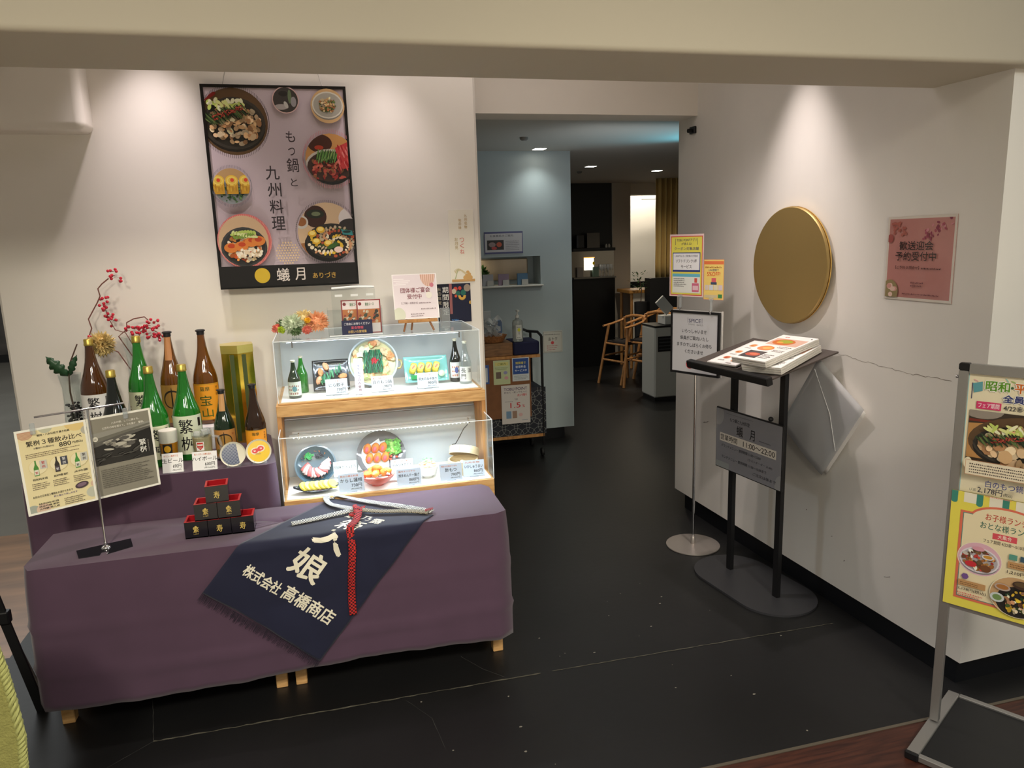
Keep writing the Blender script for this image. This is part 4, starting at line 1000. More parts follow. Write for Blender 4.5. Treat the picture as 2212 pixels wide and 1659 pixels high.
# easel with the party notice
t = thing('table_easel', 'little wooden easel holding the pale pink party notice', 'easel', (.415, 3.34, ZT))
MB().box((-.088, -.022, .040), (.088, -.002, .054), bev=.002).build('ledge', M_OAK, t)
EW = mat('easel_wood', (150, 98, 58), .5)
for a, b in (((-.052, -.006, .045), (-.066, -.018, .001)), ((.052, -.006, .045), (.070, -.018, .001)), ((-.02, .02, .045), (-.024, .045, .001)), ((-.052, -.002, .05), (-.004, .036, .20)), ((.052, -.002, .05), (.004, .036, .20))): MB().cyl(a, b, .0045, n=6).build('leg', EW, t)
MB().box((-.02, .036, .19), (.02, .046, .20)).build('crossbar', EW, t)
def party(p):
    w_, h_ = p.w, p.h
    p.rect(0, 0, w_, h_, (232, 220, 226)); p.frame(0, 0, w_, h_, .004, (246, 240, 240))
    for k, (a, b, c) in enumerate(((.03, .88, .26), (.03, .84, .40), (.08, .80, .36), (.03, .76, .30))): p.rect(w_*a, h_*b, w_*c, h_*(b+.02), (248, 240, 244))
    p.push_circ(w_*.80, h_*.98, w_*.17, h_*.27)
    p.rect(w_*.6, h_*.6, w_*.98, h_*.98, (232, 196, 180))
    for k in range(8): p.rect(w_*(.64+.045*k), h_*.6, w_*(.658+.045*k), h_*.98, (206, 160, 140))
    p.pop(); p.ell(w_*.88, h_*.74, w_*.045, h_*.05, (206, 120, 136)); p.ell(w_*.80, h_*.52, w_*.07, h_*.075, (238, 232, 222)); p.ell(w_*.10, 0+h_*.10, w_*.14, h_*.16, (206, 208, 186))
    p.text('団体様ご宴会', w_*.5, h_*.58, h_*.115, (128, 44, 62), w=w_*.66, al='c'); p.text('受付中', w_*.47, h_*.44, h_*.11, (128, 44, 62), w=w_*.32, al='c')
    p.text('【ご予約・お問合せ】', w_*.17, h_*.33, h_*.045, (110, 80, 90), w=w_*.36); p.lines(w_*.56, h_*.335, w_*.84, h_*.375, 1, (110, 80, 90), 5, ragged=False); p.lines(w_*.36, h_*.05, w_*.68, h_*.14, 2, (130, 110, 116)); p.lines(w_*.60, h_*.20, w_*.95, h_*.25, 1, (140, 120, 124))
prints('party_notice', 'square pale pink notice about group banquets on the little easel', 'notice', .200, .205, (.314, 3.325, ZT+.056), (1, .0, 0), (0, .28, 1), party, m=M_GLOSS)
t = thing('acrylic_box', 'small upright clear acrylic box beside the party notice', 'box', (.545, 3.37, ZT))
bx = MB().box((-.022, -.015, 0), (.022, .015, .095), bev=.005).build('box_body', acrylic('thick_acrylic', (226, 232, 234), 2.2, .05, .18), t)
# artificial flowers lying on the case
t = thing('flower_bunch', 'bunch of artificial chrysanthemums, white-green and orange, on the upper case', 'flowers', (-.10, 3.43, ZT+.004))
for nm, c, r, m, sd in (('orange_bloom', (.075, 0, .052), .052, mat('orange_petal', (244, 176, 130), .6, noise=(20, .15)), 1), ('white_bloom', (-.030, -.01, .048), .050, mat('white_green_petal', (196, 208, 178), .6, noise=(25, .2)), 2), ('cream_bloom', (.022, .015, .070), .045, mat('cream_petal', (238, 218, 160), .6), 3), ('pink_bloom', (-.098, 0, .032), .024, mat('coral_petal', (218, 118, 100), .6), 4), ('lime_bloom', (-.078, -.02, .028), .018, mat('lime_petal', (176, 196, 56), .6), 5), ('coral_bloom', (.030, -.03, .022), .022, mat('coral_petal'), 6), ('green_sprig', (-.075, .01, .045), .030, mat('sprig_green', (92, 118, 74), .6), 7), ('lower_sprig', (-.02, -.02, .022), .028, mat('sprig_green'), 8), ('yellow_bloom', (.035, -.025, .065), .014, mat('yellow_petal', (240, 186, 40), .6), 9)):
    bloom(nm, t, c, r, m, int(260 if r > .03 else 110), sd, pw=.0055 if r > .03 else .0045, sq=(1.15, .7, 1.05))

# ================================================================== sign stand, boxes and apron on the front table
st = thing('menu_sign_stand', 'chrome pole stand on a dark plate holding the two sake pages', 'sign stand', (-.832, 2.84, .6825))
b_ = MB().prism([(-.095, .0), (-.066, -.078), (.0, -.070), (.0, -.045), (.022, -.040), (.022, -.068), (.098, -.022), (.072, .062)], 0, .003).build('base_plate', mat('dark_acrylic', (30, 32, 36), .12, coat=.5), st)
MB().lathe([(.017, .003), (.015, .008), (.007, .012), (.006, .024), (0, .024)], T(.004, -.002, 0), 20).build('collar', M_CHROME, st, smooth=True)
MB().cyl((.004, -.002, .01), (-.006, .045, .51), .0042, n=14).build('pole', M_CHROME, st, smooth=True)
ux, uy = .8718, .4793   # direction of the pages
MB().cyl((-.15, -.035, .512), (.10, .102, .512), .0035, n=10).build('top_rail', M_CHROME, st, smooth=True)
pc = Vector((-1.034, 2.772, .853))
def pg(k, w_, h_): return frame(pc+Vector((ux, uy, 0))*(.2205*k)+Vector((0, 0, .004*k)), (ux, uy, .012), (0, .02, 1))
def sake_page(p):
    w_, h_ = p.w, p.h
    p.rect(0, 0, w_, h_, (250, 248, 236)); p.rect(w_*.035, h_*.025, w_*.965, h_*.975, (240, 226, 176))
    p.push_rect(w_*.035, h_*.025, w_*.965, h_*.975)
    for cx, cy, r_, c in ((.13, .96, .12, (206, 160, 132)), (.42, .99, .10, (200, 200, 172)), (.85, 1.0, .17, (236, 208, 140)), (.99, .88, .08, (190, 186, 170)), (.95, .12, .10, (200, 202, 184)), (.99, .22, .06, (222, 190, 166)), (.08, .05, .10, (168, 176, 164)), (.22, .05, .10, (226, 196, 170))): p.ell(w_*cx, h_*cy, w_*r_, w_*r_*.9, c)
    for k in range(7): p.rect(w_*.03, h_*(.87+.014*k), w_*.22, h_*(.873+.014*k), (236, 214, 170))
    p.pop()
    p.text('福岡・八女伝統手漉き和紙', w_*.52, h_*.900, h_*.025, al='c', w=w_*.46); p.text('繁桝３種飲み比べ', w_*.52, h_*.800, h_*.062, (40, 34, 30), al='c', w=w_*.78)
    p.text('３種あわせ(各60ml)', w_*.36, h_*.755, h_*.026, (60, 50, 60), w=w_*.28, al='c'); p.text('880', w_*.66, h_*.735, h_*.052, (40, 34, 30), al='c', w=w_*.17); p.text('円(税込)', w_*.84, h_*.742, h_*.032, al='c', w=w_*.15)
    p.lines(w_*.10, h_*.665, w_*.92, h_*.725, 3, (120, 100, 80), 3, dash=1.2)
    for k, (gc, lc) in enumerate((((70, 140, 50), (190, 60, 60)), ((40, 34, 30), (60, 62, 74)), ((70, 150, 60), (40, 44, 50)))):
        x = w_*(.21+.29*k); y = h_*.50; p.ell(x+w_*.03, y+h_*.05, w_*.13, w_*.12, (226, 208, 150)); p.ell(x+w_*.03, y+h_*.05, w_*.125, w_*.115, (244, 232, 190))
        p.poly([(x-w_*.035, y-h_*.05), (x+w_*.035, y-h_*.05), (x+w_*.035, y+h_*.04), (x+w_*.012, y+h_*.085), (x+w_*.010, y+h_*.13), (x-w_*.010, y+h_*.13), (x-w_*.012, y+h_*.085), (x-w_*.035, y+h_*.04)], gc)
        p.rect(x-w_*.03, y-h_*.04, x+w_*.03, y+h_*.02, (236, 232, 214) if k != 1 else (70, 60, 70)); p.text('繁', x, y-h_*.03, h_*.03, lc if k != 1 else (230, 230, 230), al='c')
        p.rect(x+w_*.055, y+h_*.02, x+w_*.155, y+h_*.12, (206, 206, 196) if k != 1 else (58, 62, 78)); p.text('繁桝'[0], x+w_*.105, y+h_*.075, h_*.035, lc if k != 1 else (220, 220, 220), al='c'); p.text('桝', x+w_*.105, y+h_*.028, h_*.035, lc if k != 1 else (220, 220, 220), al='c')
        p.text(['特別純米酒', '純米吟醸 雄町', '大吟醸'][k], x+w_*.03, h_*.395, h_*.026, al='c', w=w_*.20); p.lines(x-w_*.09, h_*.29, x+w_*.16, h_*.375, 4, (96, 80, 70), k+5)
    p.ell(w_*.80, h_*.235, w_*.10, h_*.038, (66, 48, 60), a=.15); p.ell(w_*.80, h_*.238, w_*.07, h_*.022, (126, 100, 120), a=.15)
    p.text('お好みの日本酒３種類をお選びできます', w_*.10, h_*.195, h_*.026, w=w_*.56); p.text('枡も選んで楽しめます', w_*.38, h_*.160, h_*.022, (86, 70, 130), w=w_*.34)
    for k, s_ in enumerate(('特別純米酒', '純米吟醸 繁桝', '大吟醸 箱入娘')): p.text(s_, w_*.16, h_*(.105-.030*k), h_*.022, w=w_*.28)
    p.lines(w_*.52, h_*.045, w_*.84, h_*.135, 4, (90, 76, 66), 9)
sp = Print(.218, .302, (250, 248, 236)); sake_page(sp); o1 = sp.make('left_page', st, pg(0, 0, 0), M_GLOSS); o1['label'] = 'cream page of three sakes to compare'
def grey_page(p):
    w_, h_ = p.w, p.h
    p.rect(0, 0, w_, h_, (246, 244, 232)); p.rect(w_*.035, h_*.025, w_*.965, h_*.975, (142, 138, 124))
    p.rect(w_*.035, h_*.40, w_*.965, h_*.80, (92, 90, 84)); p.poly([(w_*.035, h_*.72), (w_*.965, h_*.78), (w_*.965, h_*.84), (w_*.035, h_*.80)], (150, 148, 138)); p.poly([(w_*.035, h_*.68), (w_*.965, h_*.80), (w_*.965, h_*.82), (w_*.035, h_*.73)], (112, 110, 100))
    p.poly([(w_*.035, h_*.40), (w_*.965, h_*.40), (w_*.965, h_*.76), (w_*.035, h_*.63)], (30, 30, 30))
    rnd = random.Random(3)
    p.push_rect(w_*.035, h_*.40, w_*.965, h_*.80)
    for k in range(44): p.ell(w_*rnd.uniform(.25, .65), h_*rnd.uniform(.58, .70), w_*rnd.uniform(.03, .09), h_*rnd.uniform(.008, .025), [(150, 146, 134), (190, 186, 172), (90, 88, 84)][k % 3], a=rnd.uniform(-.3, .3), n=10)
    for k in range(16): p.ell(w_*rnd.uniform(.05, .8), h_*rnd.uniform(.42, .55), w_*rnd.uniform(.05, .14), h_*rnd.uniform(.004, .012), [(58, 58, 56), (84, 82, 78), (18, 18, 18)][k % 3], a=rnd.uniform(-.1, .6), n=10)
    p.pop()
    p.text('八女の郷、ここに醸さる。', w_*.58, h_*.885, h_*.026, (236, 232, 220), al='c', w=w_*.44); p.text('三百年の時を超えて。今を醸す　繁桝。', w_*.54, h_*.835, h_*.028, (236, 232, 220), al='c', w=w_*.66)
    p.ell(w_*.09, h_*.735, w_*.040, h_*.030, (226, 222, 206)); p.text('㐂', w_*.09, h_*.722, h_*.026, (110, 106, 96), al='c')
    p.text('繁', w_*.80, h_*.555, h_*.078, (240, 240, 232), al='c'); p.text('桝', w_*.80, h_*.465, h_*.078, (240, 240, 232), al='c'); p.lines(w_*.885, h_*.47, w_*.90, h_*.62, 12, (190, 188, 178), 3)
    p.lines(w_*.10, h_*.12, w_*.92, h_*.36, 10, (84, 80, 72), 8)
sp = Print(.218, .302, (246, 244, 232)); grey_page(sp); o2 = sp.make('right_page', st, pg(1, 0, 0), M_GLOSS); o2['label'] = 'grey page with a black and white photograph'
for k in (.12, .80):
    q = pc+Vector((ux, uy, 0))*(.436*k)+Vector((0, -.004, .302)); cl = MB().box((-.008, -.004, -.018), (.008, .004, .022), bev=.003).build('clip', acrylic('clip_acrylic', (232, 238, 240), 1.9, .05, .2), st, M=wm(st).inverted() @ Matrix.Translation(q) @ RZ(.5))

MASU_OUT = mat('black_lacquer', (14, 14, 22), .22, coat=.5); MASU_IN = mat('red_lacquer', (168, 26, 34), .28, coat=.4)
def masu(x, z, kind, label, grp, rot=0):
    t = thing('masu_cup', label, 'cup', (x, 2.869, z), rot, grp)
    a = .0400; h_ = .0635; w_ = .0065
    MB().box((-a, -a, 0), (a, -a+w_/2, h_)).box((-a, a-w_/2, 0), (a, a, h_)).box((-a, -a+w_/2, 0), (-a+w_/2, a-w_/2, h_)).box((a-w_/2, -a+w_/2, 0), (a, a-w_/2, h_)).box((-a, -a, 0), (a, a, .004)).build('outer_wall', MASU_OUT, t)
    i = a-w_/2
    MB().box((-i, -i, .0045), (i, -i+w_/2, h_+.0006)).box((-i, i-w_/2, .0045), (i, i, h_+.0006)).box((-i, -i+w_/2, .0045), (-i+w_/2, i-w_/2, h_+.0006)).box((i-w_/2, -i+w_/2, .0045), (i, i-w_/2, h_+.0006)).box((-i, -i, .0045), (i, i, .007)).build('inner_wall', MASU_IN, t)
    MB().box((-a, -a, h_+.0007), (a, -i+.004, h_+.0015)).box((-a, i-.004, h_+.0007), (a, a, h_+.0015)).box((-a, -i+.004, h_+.0007), (-i+.004, i-.004, h_+.0015)).box((i-.004, -i+.004, h_+.0007), (a, i-.004, h_+.0015)).build('red_rim', mat('red_rim', (176, 44, 46), .35), t)
    p = Print(.03, .036, (0, 0, 0)); p.v = []; p.f = []; p.c = []; gold = (206, 180, 96)
    if kind: p.text('寿', .015, .003, .028, gold, al='c', w=.021)
    else:
        p.text('繁', .015, .010, .022, gold, al='c', w=.020); p.ell(.015, .032, .004, .004, gold); p.text('しげます', .015, .002, .005, gold, al='c', w=.018)
    p.build('gold_mark', M_PRINT, t, M=frame((-.016, -a-.0002, .012), (1, 0, 0), (0, 0, 1)), color=True)
    return t
z0 = .6825
for x, k, lab in ((-.5165, 0, 'bottom row square cup with round gold crest, at the sign-stand end'), (-.4340, 1, 'bottom row middle square cup with gold brush character'), (-.3515, 1, 'bottom row square cup with gold brush character, at the apron end')): masu(x, z0, k, lab, 'red and black square cups in a pyramid')
for x, lab in ((-.4765, 'middle row square cup with gold crest, at the sign-stand end'), (-.3945, 'middle row square cup with gold crest, at the apron end')): masu(x, z0+.0653, 0, lab, 'red and black square cups in a pyramid')
masu(-.434, z0+.1306, 1, 'square red and black cup on top of the pyramid', 'red and black square cups in a pyramid', R(4))

# apron: laid over the table top and hanging down the front
AO = Vector((-.496, -.155)); AU = Vector((.763, -.647)).normalized(); AT = Vector((.647, .763)).normalized()
YF = 2.693; ZTOP = .6845; RAD = .022
def fold(u, t, h=0.0):
    q = AO+AU*u+AT*t; x, v = q.x, q.y
    rip = .0018*sin(23*u+4*t)+.0015*sin(31*t)
    arc = RAD*pi/2
    if v > arc/2: return Vector((x, YF+RAD+(v-arc/2), ZTOP+h+.4*abs(rip)))
    if v < -arc/2: return Vector((x-.0*v, YF-h-abs(rip)*2.0-.010*min(1, -(v+arc/2)/.4), ZTOP-RAD+(v+arc/2)))
    a = (v+arc/2)/RAD
    return Vector((x, YF+RAD-(RAD+h)*cos(a), ZTOP-RAD+(RAD+h)*sin(a)))
ap = thing('apron', 'navy cloth apron with cream writing draped over the purple table edge', 'apron', (-.1, 2.70, .68))
NAVY = mat('navy_canvas', (18, 21, 48), .85, noise=(5, .08), bump=(700, .1), sheen=.15)
UW, TL = .512, .735
def wv(u, v):
    uu = UW*u; tt = TL*v
    return tuple(fold(uu, tt+.006*sin(9*uu)))
MB().grid(wv, 46, 80).build('cloth', NAVY, ap, world=True, smooth=True, solid=.0022)
fr_ = MB(); rnd = random.Random(17)
for k in range(330):
    u = UW*k/329; l_ = .026+rnd.uniform(-.008, .012); s_ = rnd.uniform(-.004, .004)
    a = fold(u, .002, .001); b = fold(u+s_, -l_, .001+rnd.uniform(0, .003)); d_ = Vector((.0009, 0, .0005))
    fr_.add([a-d_, a+d_, b+d_, b-d_], [(0, 1, 2, 3)])
o = fr_.build('fringe', mat('navy_fringe', (13, 14, 30), .9), ap, world=True)
p = Print(UW, TL, (0, 0, 0)); p.v = []; p.f = []; p.c = []
CRM = (226, 220, 200)
p.text('株式会社', .070, .128, .048, CRM, w=.150, bold=.038); p.text('高橋商店', .235, .128, .058, CRM, w=.215, up=False, bold=.038)
p.text('娘', .250, .225, .112, CRM, w=.120, al='c', bold=.038); p.text('入', .262, .365, .085, CRM, w=.120, al='c', bold=.07); p.text('箱', .268, .470, .090, CRM, w=.105, al='c'); p.text('繁', .215, .575, .045, CRM, w=.05, al='c'); p.text('乃', .285, .575, .04, CRM, w=.045, al='c'); p.text('露', .345, .560, .045, CRM, w=.05, al='c')
nv = []
for (u, t_, z) in p.v: nv.append(tuple(fold(u, t_, .0022+z)))
p.v = nv
p.build('lettering', M_PRINT, ap, world=True, color=True)
def ribbon(name, pts, w_, m, t, flat=None, n=40):
    """pts: world points with optional half-twist angle; width lies across the path"""
    P = [Vector(q[:3]) for q in pts]; A = [q[3] if len(q) > 3 else 0 for q in pts]
    out = []
    for i in range(len(P)-1):
        p0 = P[max(i-1, 0)]; p1 = P[i]; p2 = P[i+1]; p3 = P[min(i+2, len(P)-1)]
        for k in range(8):
            s_ = k/8; s2 = s_*s_; s3 = s2*s_
            out.append(((p1*2+(p2-p0)*s_+(p0*2-p1*5+p2*4-p3)*s2+(p1*3-p0-p2*3+p3)*s3)*.5, A[i]+(A[i+1]-A[i])*s_))
    out.append((P[-1], A[-1])); vs = []; fs = []
    for i, (q, a) in enumerate(out):
        d = (out[min(i+1, len(out)-1)][0]-out[max(i-1, 0)][0]).normalized()
        up_ = Vector((0, -.25, 1)); s_ = d.cross(up_).normalized(); u_ = s_.cross(d)
        e = s_*cos(a)+u_*sin(a); vs += [tuple(q-e*w_/2), tuple(q-e*w_/6), tuple(q+e*w_/6), tuple(q+e*w_/2)]
    for i in range(len(out)-1):
        for j in range(3): fs.append((4*i+j, 4*i+j+1, 4*i+j+5, 4*i+j+4))
    return MB().add(vs, fs).build(name, m, t, world=True, smooth=True, solid=.0016)
def weave(name, c1, c2, sc_):
    if name in _m: return _m[name]
    m = mat(name, c1, .8); nt = m.node_tree; b = nt.nodes['Principled BSDF']
    tc = nt.nodes.new('ShaderNodeTexCoord'); ch = nt.nodes.new('ShaderNodeTexChecker'); ch.inputs['Scale'].default_value = sc_
    ch.inputs['Color1'].default_value = (*lin(c1), 1); ch.inputs['Color2'].default_value = (*lin(c2), 1)
    nt.links.new(tc.outputs['Object'], ch.inputs[0]); nt.links.new(ch.outputs[0], b.inputs['Base Color']); return m
GREYW = weave('grey_weave', (206, 208, 202), (74, 76, 80), 190); REDW = weave('red_weave', (190, 38, 36), (44, 10, 14), 150)
def fz(u, t_, h): q = fold(u, t_, h); return (q.x, q.y, q.z)
ribbon('waistband', [(*fz(.005, .730, .007), 0), (*fz(.03, .745, .012), .3), (*fz(.18, .735, .012), .1), (*fz(.36, .735, .012), -.1), (*fz(.50, .738, .010), 0)], .027, GREYW, ap)
ribbon('tie', [(*fz(.0, .735, .008), 0), (*fz(.0, .70, .013), .4), (*fz(.06, .655, .012), .2), (*fz(.150, .635, .016), 0), (*fz(.205, .625, .020), 0)], .026, GREYW, ap)
ribbon('tie', [(*fz(.215, .625, .020), 0), (*fz(.30, .655, .013), .2), (*fz(.40, .700, .012), .1), (*fz(.49, .725, .010), 0)], .028, weave('tan_weave', (160, 150, 124), (56, 54, 50), 190), ap)
ribbon('tie', [(*fz(.205, .630, .016), 0), (*fz(.16, .575, .012), .1), (*fz(.11, .50, .010), 0), (*fz(.055, .43, .008), 0)], .026, GREYW, ap)
ribbon('red_tie', [(*fz(.215, .640, .024), 0), (*fz(.245, .60, .022), .2), (*fz(.275, .545, .014), 0), (*fz(.300, .475, .010), 0), (*fz(.345, .425, .010), 0), (*fz(.40, .345, .010), 0), (*fz(.46, .265, .009), 0), (*fz(.505, .213, .009), 0)], .028, REDW, ap)
ribbon('knot', [(*fz(.190, .665, .012), .8), (*fz(.20, .640, .026), .2), (*fz(.225, .615, .026), -.3), (*fz(.235, .595, .014), .6), (*fz(.21, .60, .010), .2), (*fz(.20, .635, .012), .4), (*fz(.235, .655, .02), 0)], .024, REDW, ap)
MB().prism([(0, 0), (.034, .006), (.040, .026), (.006, .022)], 0, .004, wm(ap).inverted() @ frame(Vector(fz(.475, .722, .010)), (.95, .1, 0), (0, 1, 0))).build('red_patch', mat('dark_red_patch', (120, 28, 34), .8), ap)
MB().prism([(0, 0), (.020, .006), (.016, .03), (-.006, .022)], 0, .004, wm(ap).inverted() @ frame(Vector(fz(-.004, .722, .006)), (.95, .1, 0), (0, 1, 0))).build('red_patch', mat('dark_red_patch'), ap)

# ================================================================== things on the back wall
WX = dict(xd=(1, 0, 0), yd=(0, 0, 1))
pf = thing('framed_poster', 'large black-framed restaurant poster of hot pots hung on the wall', 'poster', (-.13, 3.665, 1.558))
PW, PH = .626, .897; px0, pz0 = -.4425, 1.556
def bigposter(p):
    w_, h_ = p.w, p.h
    def X(a): return w_*a
    def Y(b): return h_*(1-b)
    # fractions read off the printed sheet, y from the top
    p.rect(0, 0, w_, h_, (198, 182, 190))  # ground greyed to carry the dimming of raking light
    p.dashring(X(.195), Y(.166), .140, .158, (110, 102, 106), 110); p.motsu(X(.195), Y(.166), .144, .144)
    p.push_circ(X(.195), Y(.166), .144); p.ell(X(.02), Y(.05), .045, .012, (120, 30, 26), a=.4); p.pop()
    p.ell(X(.574), Y(.061), .058, .058, (214, 178, 172)); p.ell(X(.574), Y(.061), .054, .054, (62, 58, 56)); p.push_circ(X(.574), Y(.061), .054); p.ell(X(.54), Y(.095), .03, .012, (168, 160, 158)); p.ell(X(.575), Y(.085), .008, .016, (190, 186, 180), a=.4); p.ell(X(.605), Y(.045), .008, .03, (104, 120, 90)); p.ell(X(.56), Y(.03), .02, .012, (40, 38, 38)); p.ell(X(.63), Y(.07), .012, .022, (150, 146, 150)); p.pop()
    p.food(X(.876), Y(.088), .075, (214, 208, 194), (206, 168, 120), [(196, 160, 110), (230, 206, 160), (90, 110, 60), (170, 110, 70), (222, 184, 130)], 5, n=110, size=(.05, .10), off=(0, .05), fit=.5)
    p.dashring(X(.871), Y(.356), .116, .132, (206, 130, 136), 90); p.ell(X(.871), Y(.356), .114, .114, (196, 142, 84)); p.push_circ(X(.871), Y(.356), .114)
    cx, cy = X(.871), Y(.356); rnd = random.Random(6)
    p.ell(cx-.045, cy+.070, .055, .040, (70, 36, 28)); p.ell(cx-.050, cy+.052, .020, .010, (176, 60, 40)); p.ell(cx-.005, cy-.050, .118, .078, (34, 32, 32)); p.ell(cx-.005, cy-.026, .110, .072, (196, 186, 176)); p.ell(cx-.003, cy-.032, .105, .068, (66, 46, 40))
    for k in range(90): p.ell(cx+rnd.uniform(-.085, .06), cy+rnd.uniform(-.085, -.01), rnd.uniform(.006, .014), rnd.uniform(.004, .008), [(156, 50, 44), (190, 84, 70), (206, 110, 92), (110, 34, 34), (140, 90, 60)][k % 5], a=rnd.uniform(0, 3), n=8)
    p.poly([(cx+.022, cy+.050), (cx+.10, cy+.085), (cx+.12, cy-.03), (cx+.050, cy-.045), (cx+.030, cy-.010)], (190, 60, 62))
    for k in range(26): p.ell(cx+.035+.0024*k, cy+.050-.10*rnd.random(), .004, .016, [(222, 124, 120), (168, 40, 46), (206, 84, 82)][k % 3], a=.3, n=7)
    for k in range(30): p.ell(cx-.060+.0028*k, cy+.012+.010*sin(k*1.7), .0032, .026, [(58, 96, 44), (96, 140, 70), (36, 64, 30), (130, 160, 90)][k % 4], a=-.3+.1*sin(k), n=6)
    p.pop()
    p.dashring(X(.138), Y(.488), .080, .092, (96, 108, 120), 80); p.food(X(.138), Y(.488), .078, (176, 182, 186), (186, 150, 104), [(40, 70, 40), (60, 96, 50), (30, 50, 34), (86, 116, 70)], 7, n=90, off=(0, -.35), size=(.04, .09))
    p.push_circ(X(.138), Y(.488), .078); cy = Y(.488)
    for k in range(3):
        x = X(.138)-.056+.058*k; p.rect(x-.024, cy-.034, x+.026, cy+.022, (196, 146, 44)); p.rect(x-.024, cy-.034, x-.018, cy+.022, (150, 106, 30)); p.ell(x+.001, cy+.024, .027, .024, (226, 186, 70)); p.ell(x+.001, cy+.024, .021, .018, (236, 208, 104)); p.ell(x+.002, cy+.024, .016, .013, (222, 184, 74)); p.ell(x+.003, cy+.026, .008, .008, (210, 72, 50))
        for q in range(6): p.ell(x-.018+.007*q, cy-.008+.01*sin(q*2), .003, .010, [(210, 168, 60), (176, 130, 40)][q % 2], n=6)
    p.pop()
    cx, cy = X(.194), Y(.766); p.ell(cx, cy, .118, .122, (206, 106, 102)); p.dashring(cx, cy, .110, .119, (228, 170, 162), 90); p.food(cx-.004, cy, .108, (66, 66, 66), (206, 174, 138), [(232, 214, 186), (206, 110, 50), (222, 146, 70), (240, 226, 204), (190, 82, 40), (236, 206, 160)], 9, n=150, off=(0, -.24), size=(.05, .13), ry=.114)
    p.push_circ(cx-.004, cy, .108)
    for k in range(4): p.ell(cx+[-.060, -.015, .030, .060][k], cy+[-.028, -.022, -.004, .000][k], .030, .022, (216, 128, 58)); p.ell(cx+[-.058, -.012, .032, .060][k], cy+[-.020, -.014, .004, .006][k], .016, .010, (190, 70, 36))
    for k in range(26): p.ell(cx-.05+.004*k, cy+.030+.012*sin(k*2.2), .010, .006, [(176, 196, 96), (210, 220, 150), (120, 150, 60)][k % 3], a=k, n=8)
    for k in range(40): p.ell(cx+rnd.uniform(-.03, .07), cy+rnd.uniform(-.07, -.03), .008, .006, [(240, 230, 210), (226, 206, 176)][k % 2], a=k, n=7)
    p.pop()
    cx, cy = X(.802), Y(.732); p.dashring(cx, cy, .134, .146, (96, 92, 90), 100); p.ell(cx, cy, .132, .135, (206, 176, 142)); p.push_circ(cx, cy, .132, .135)
    p.poly([(cx-.15, cy-.15), (cx+.15, cy-.15), (cx+.15, cy-.02), (cx-.15, cy-.05)], (156, 106, 66)); p.ell(cx-.048, cy+.072, .050, .050, (62, 36, 30)); p.ell(cx-.048, cy+.084, .040, .020, (40, 44, 34)); p.ell(cx-.045, cy+.084, .02, .010, (110, 120, 90)); p.ell(cx+.105, cy+.060, .050, .05, (216, 208, 206)); p.ell(cx+.105, cy+.030, .050, .03, (50, 44, 44)); p.ell(cx-.112, cy+.048, .030, .030, (200, 194, 184)); p.ell(cx-.112, cy+.050, .022, .020, (150, 96, 56))
    p.ell(cx+.018, cy-.055, .124, .085, (24, 22, 22)); p.ell(cx+.018, cy-.040, .116, .080, (52, 47, 44))
    for k in range(150): a = k*2.4; q = .0078*math.sqrt(k+.5); p.ell(cx+.018+q*cos(a)*1.10, cy-.040+q*sin(a)*.74, rnd.uniform(.005, .012), rnd.uniform(.004, .009), [(226, 186, 60), (206, 150, 110), (60, 80, 40), (236, 220, 190), (170, 80, 50), (34, 40, 34), (46, 42, 40), (190, 170, 140)][int(k*3.7) % 8], a=a, n=8)
    for a, b in ((-.068, -.005), (-.030, .012), (-.052, -.040), (.0, -.050)): p.ell(cx+a, cy+b, .019, .015, (214, 166, 50)); p.ell(cx+a, cy+b+.003, .013, .009, (240, 214, 120))
    p.poly([(cx+.062, cy+.012), (cx+.112, cy+.004), (cx+.116, cy-.018), (cx+.070, cy-.012)], (54, 132, 134)); p.ell(cx+.088, cy+.000, .018, .006, (30, 50, 50)); p.ell(cx+.045, cy-.080, .02, .014, (230, 200, 190)); p.ell(cx+.02, cy-.062, .028, .010, (60, 96, 44), a=.4)
    p.pop()
    for j in range(9):
        for i in range(9):
            x = X(.41)+.012*i+(.006 if j % 2 else 0); y = Y(.885)+.0115*j
            if math.hypot(x-X(.50), y-Y(.83)) < .052: p.ell(x, y, .0040, .0040, (220, 192, 150), up=False, n=6)
    p.up()
    for k, (ch, s_) in enumerate((('も', .046), ('つ', .034), ('鍋', .060), ('と', .034))): p.text(ch, X(.588), Y([.276, .342, .424, .495][k])-.0, s_, (60, 50, 54), w=s_*.85, al='c', up=False)
    for k, ch in enumerate('九州料理'): p.text(ch, X(.438+.004*k), Y(.461+.0845*k)-.0, .060, (52, 44, 48), w=.058, al='c', up=False)
    p.rect(0, 0, w_, Y(.893), (28, 26, 26)); p.ell(X(.30), Y(.945), .034, .034, (204, 172, 52), n=36)
    p.text('蟻', X(.45), Y(.978), .058, (216, 206, 200), al='c', w=.056); p.text('月', X(.575), Y(.976), .056, (216, 206, 200), al='c', w=.044); p.text('ありづき', X(.755), Y(.970), .026, (190, 150, 70), al='c', w=.105)
pp = Print(PW-.022, PH-.022, (226, 208, 214)); bigposter(pp); pp.make('poster_sheet', pf, frame((px0+.011, 3.668, pz0+.011), (1, 0, 0), (0, 0, 1)), M_GLOSS)
BF = mat('black_gloss_frame', (18, 17, 18), .15, coat=.4)
fm = MB(); y0_, y1_ = 3.661, 3.685
for a, b in (((px0, y0_, pz0), (px0+PW, y1_, pz0+.013)), ((px0, y0_, pz0+PH-.013), (px0+PW, y1_, pz0+PH)), ((px0, y0_, pz0+.013), (px0+.013, y1_, pz0+PH-.013)), ((px0+PW-.013, y0_, pz0+.013), (px0+PW, y1_, pz0+PH-.013))): fm.box(a, b)
fm.build('frame', BF, pf, world=True)
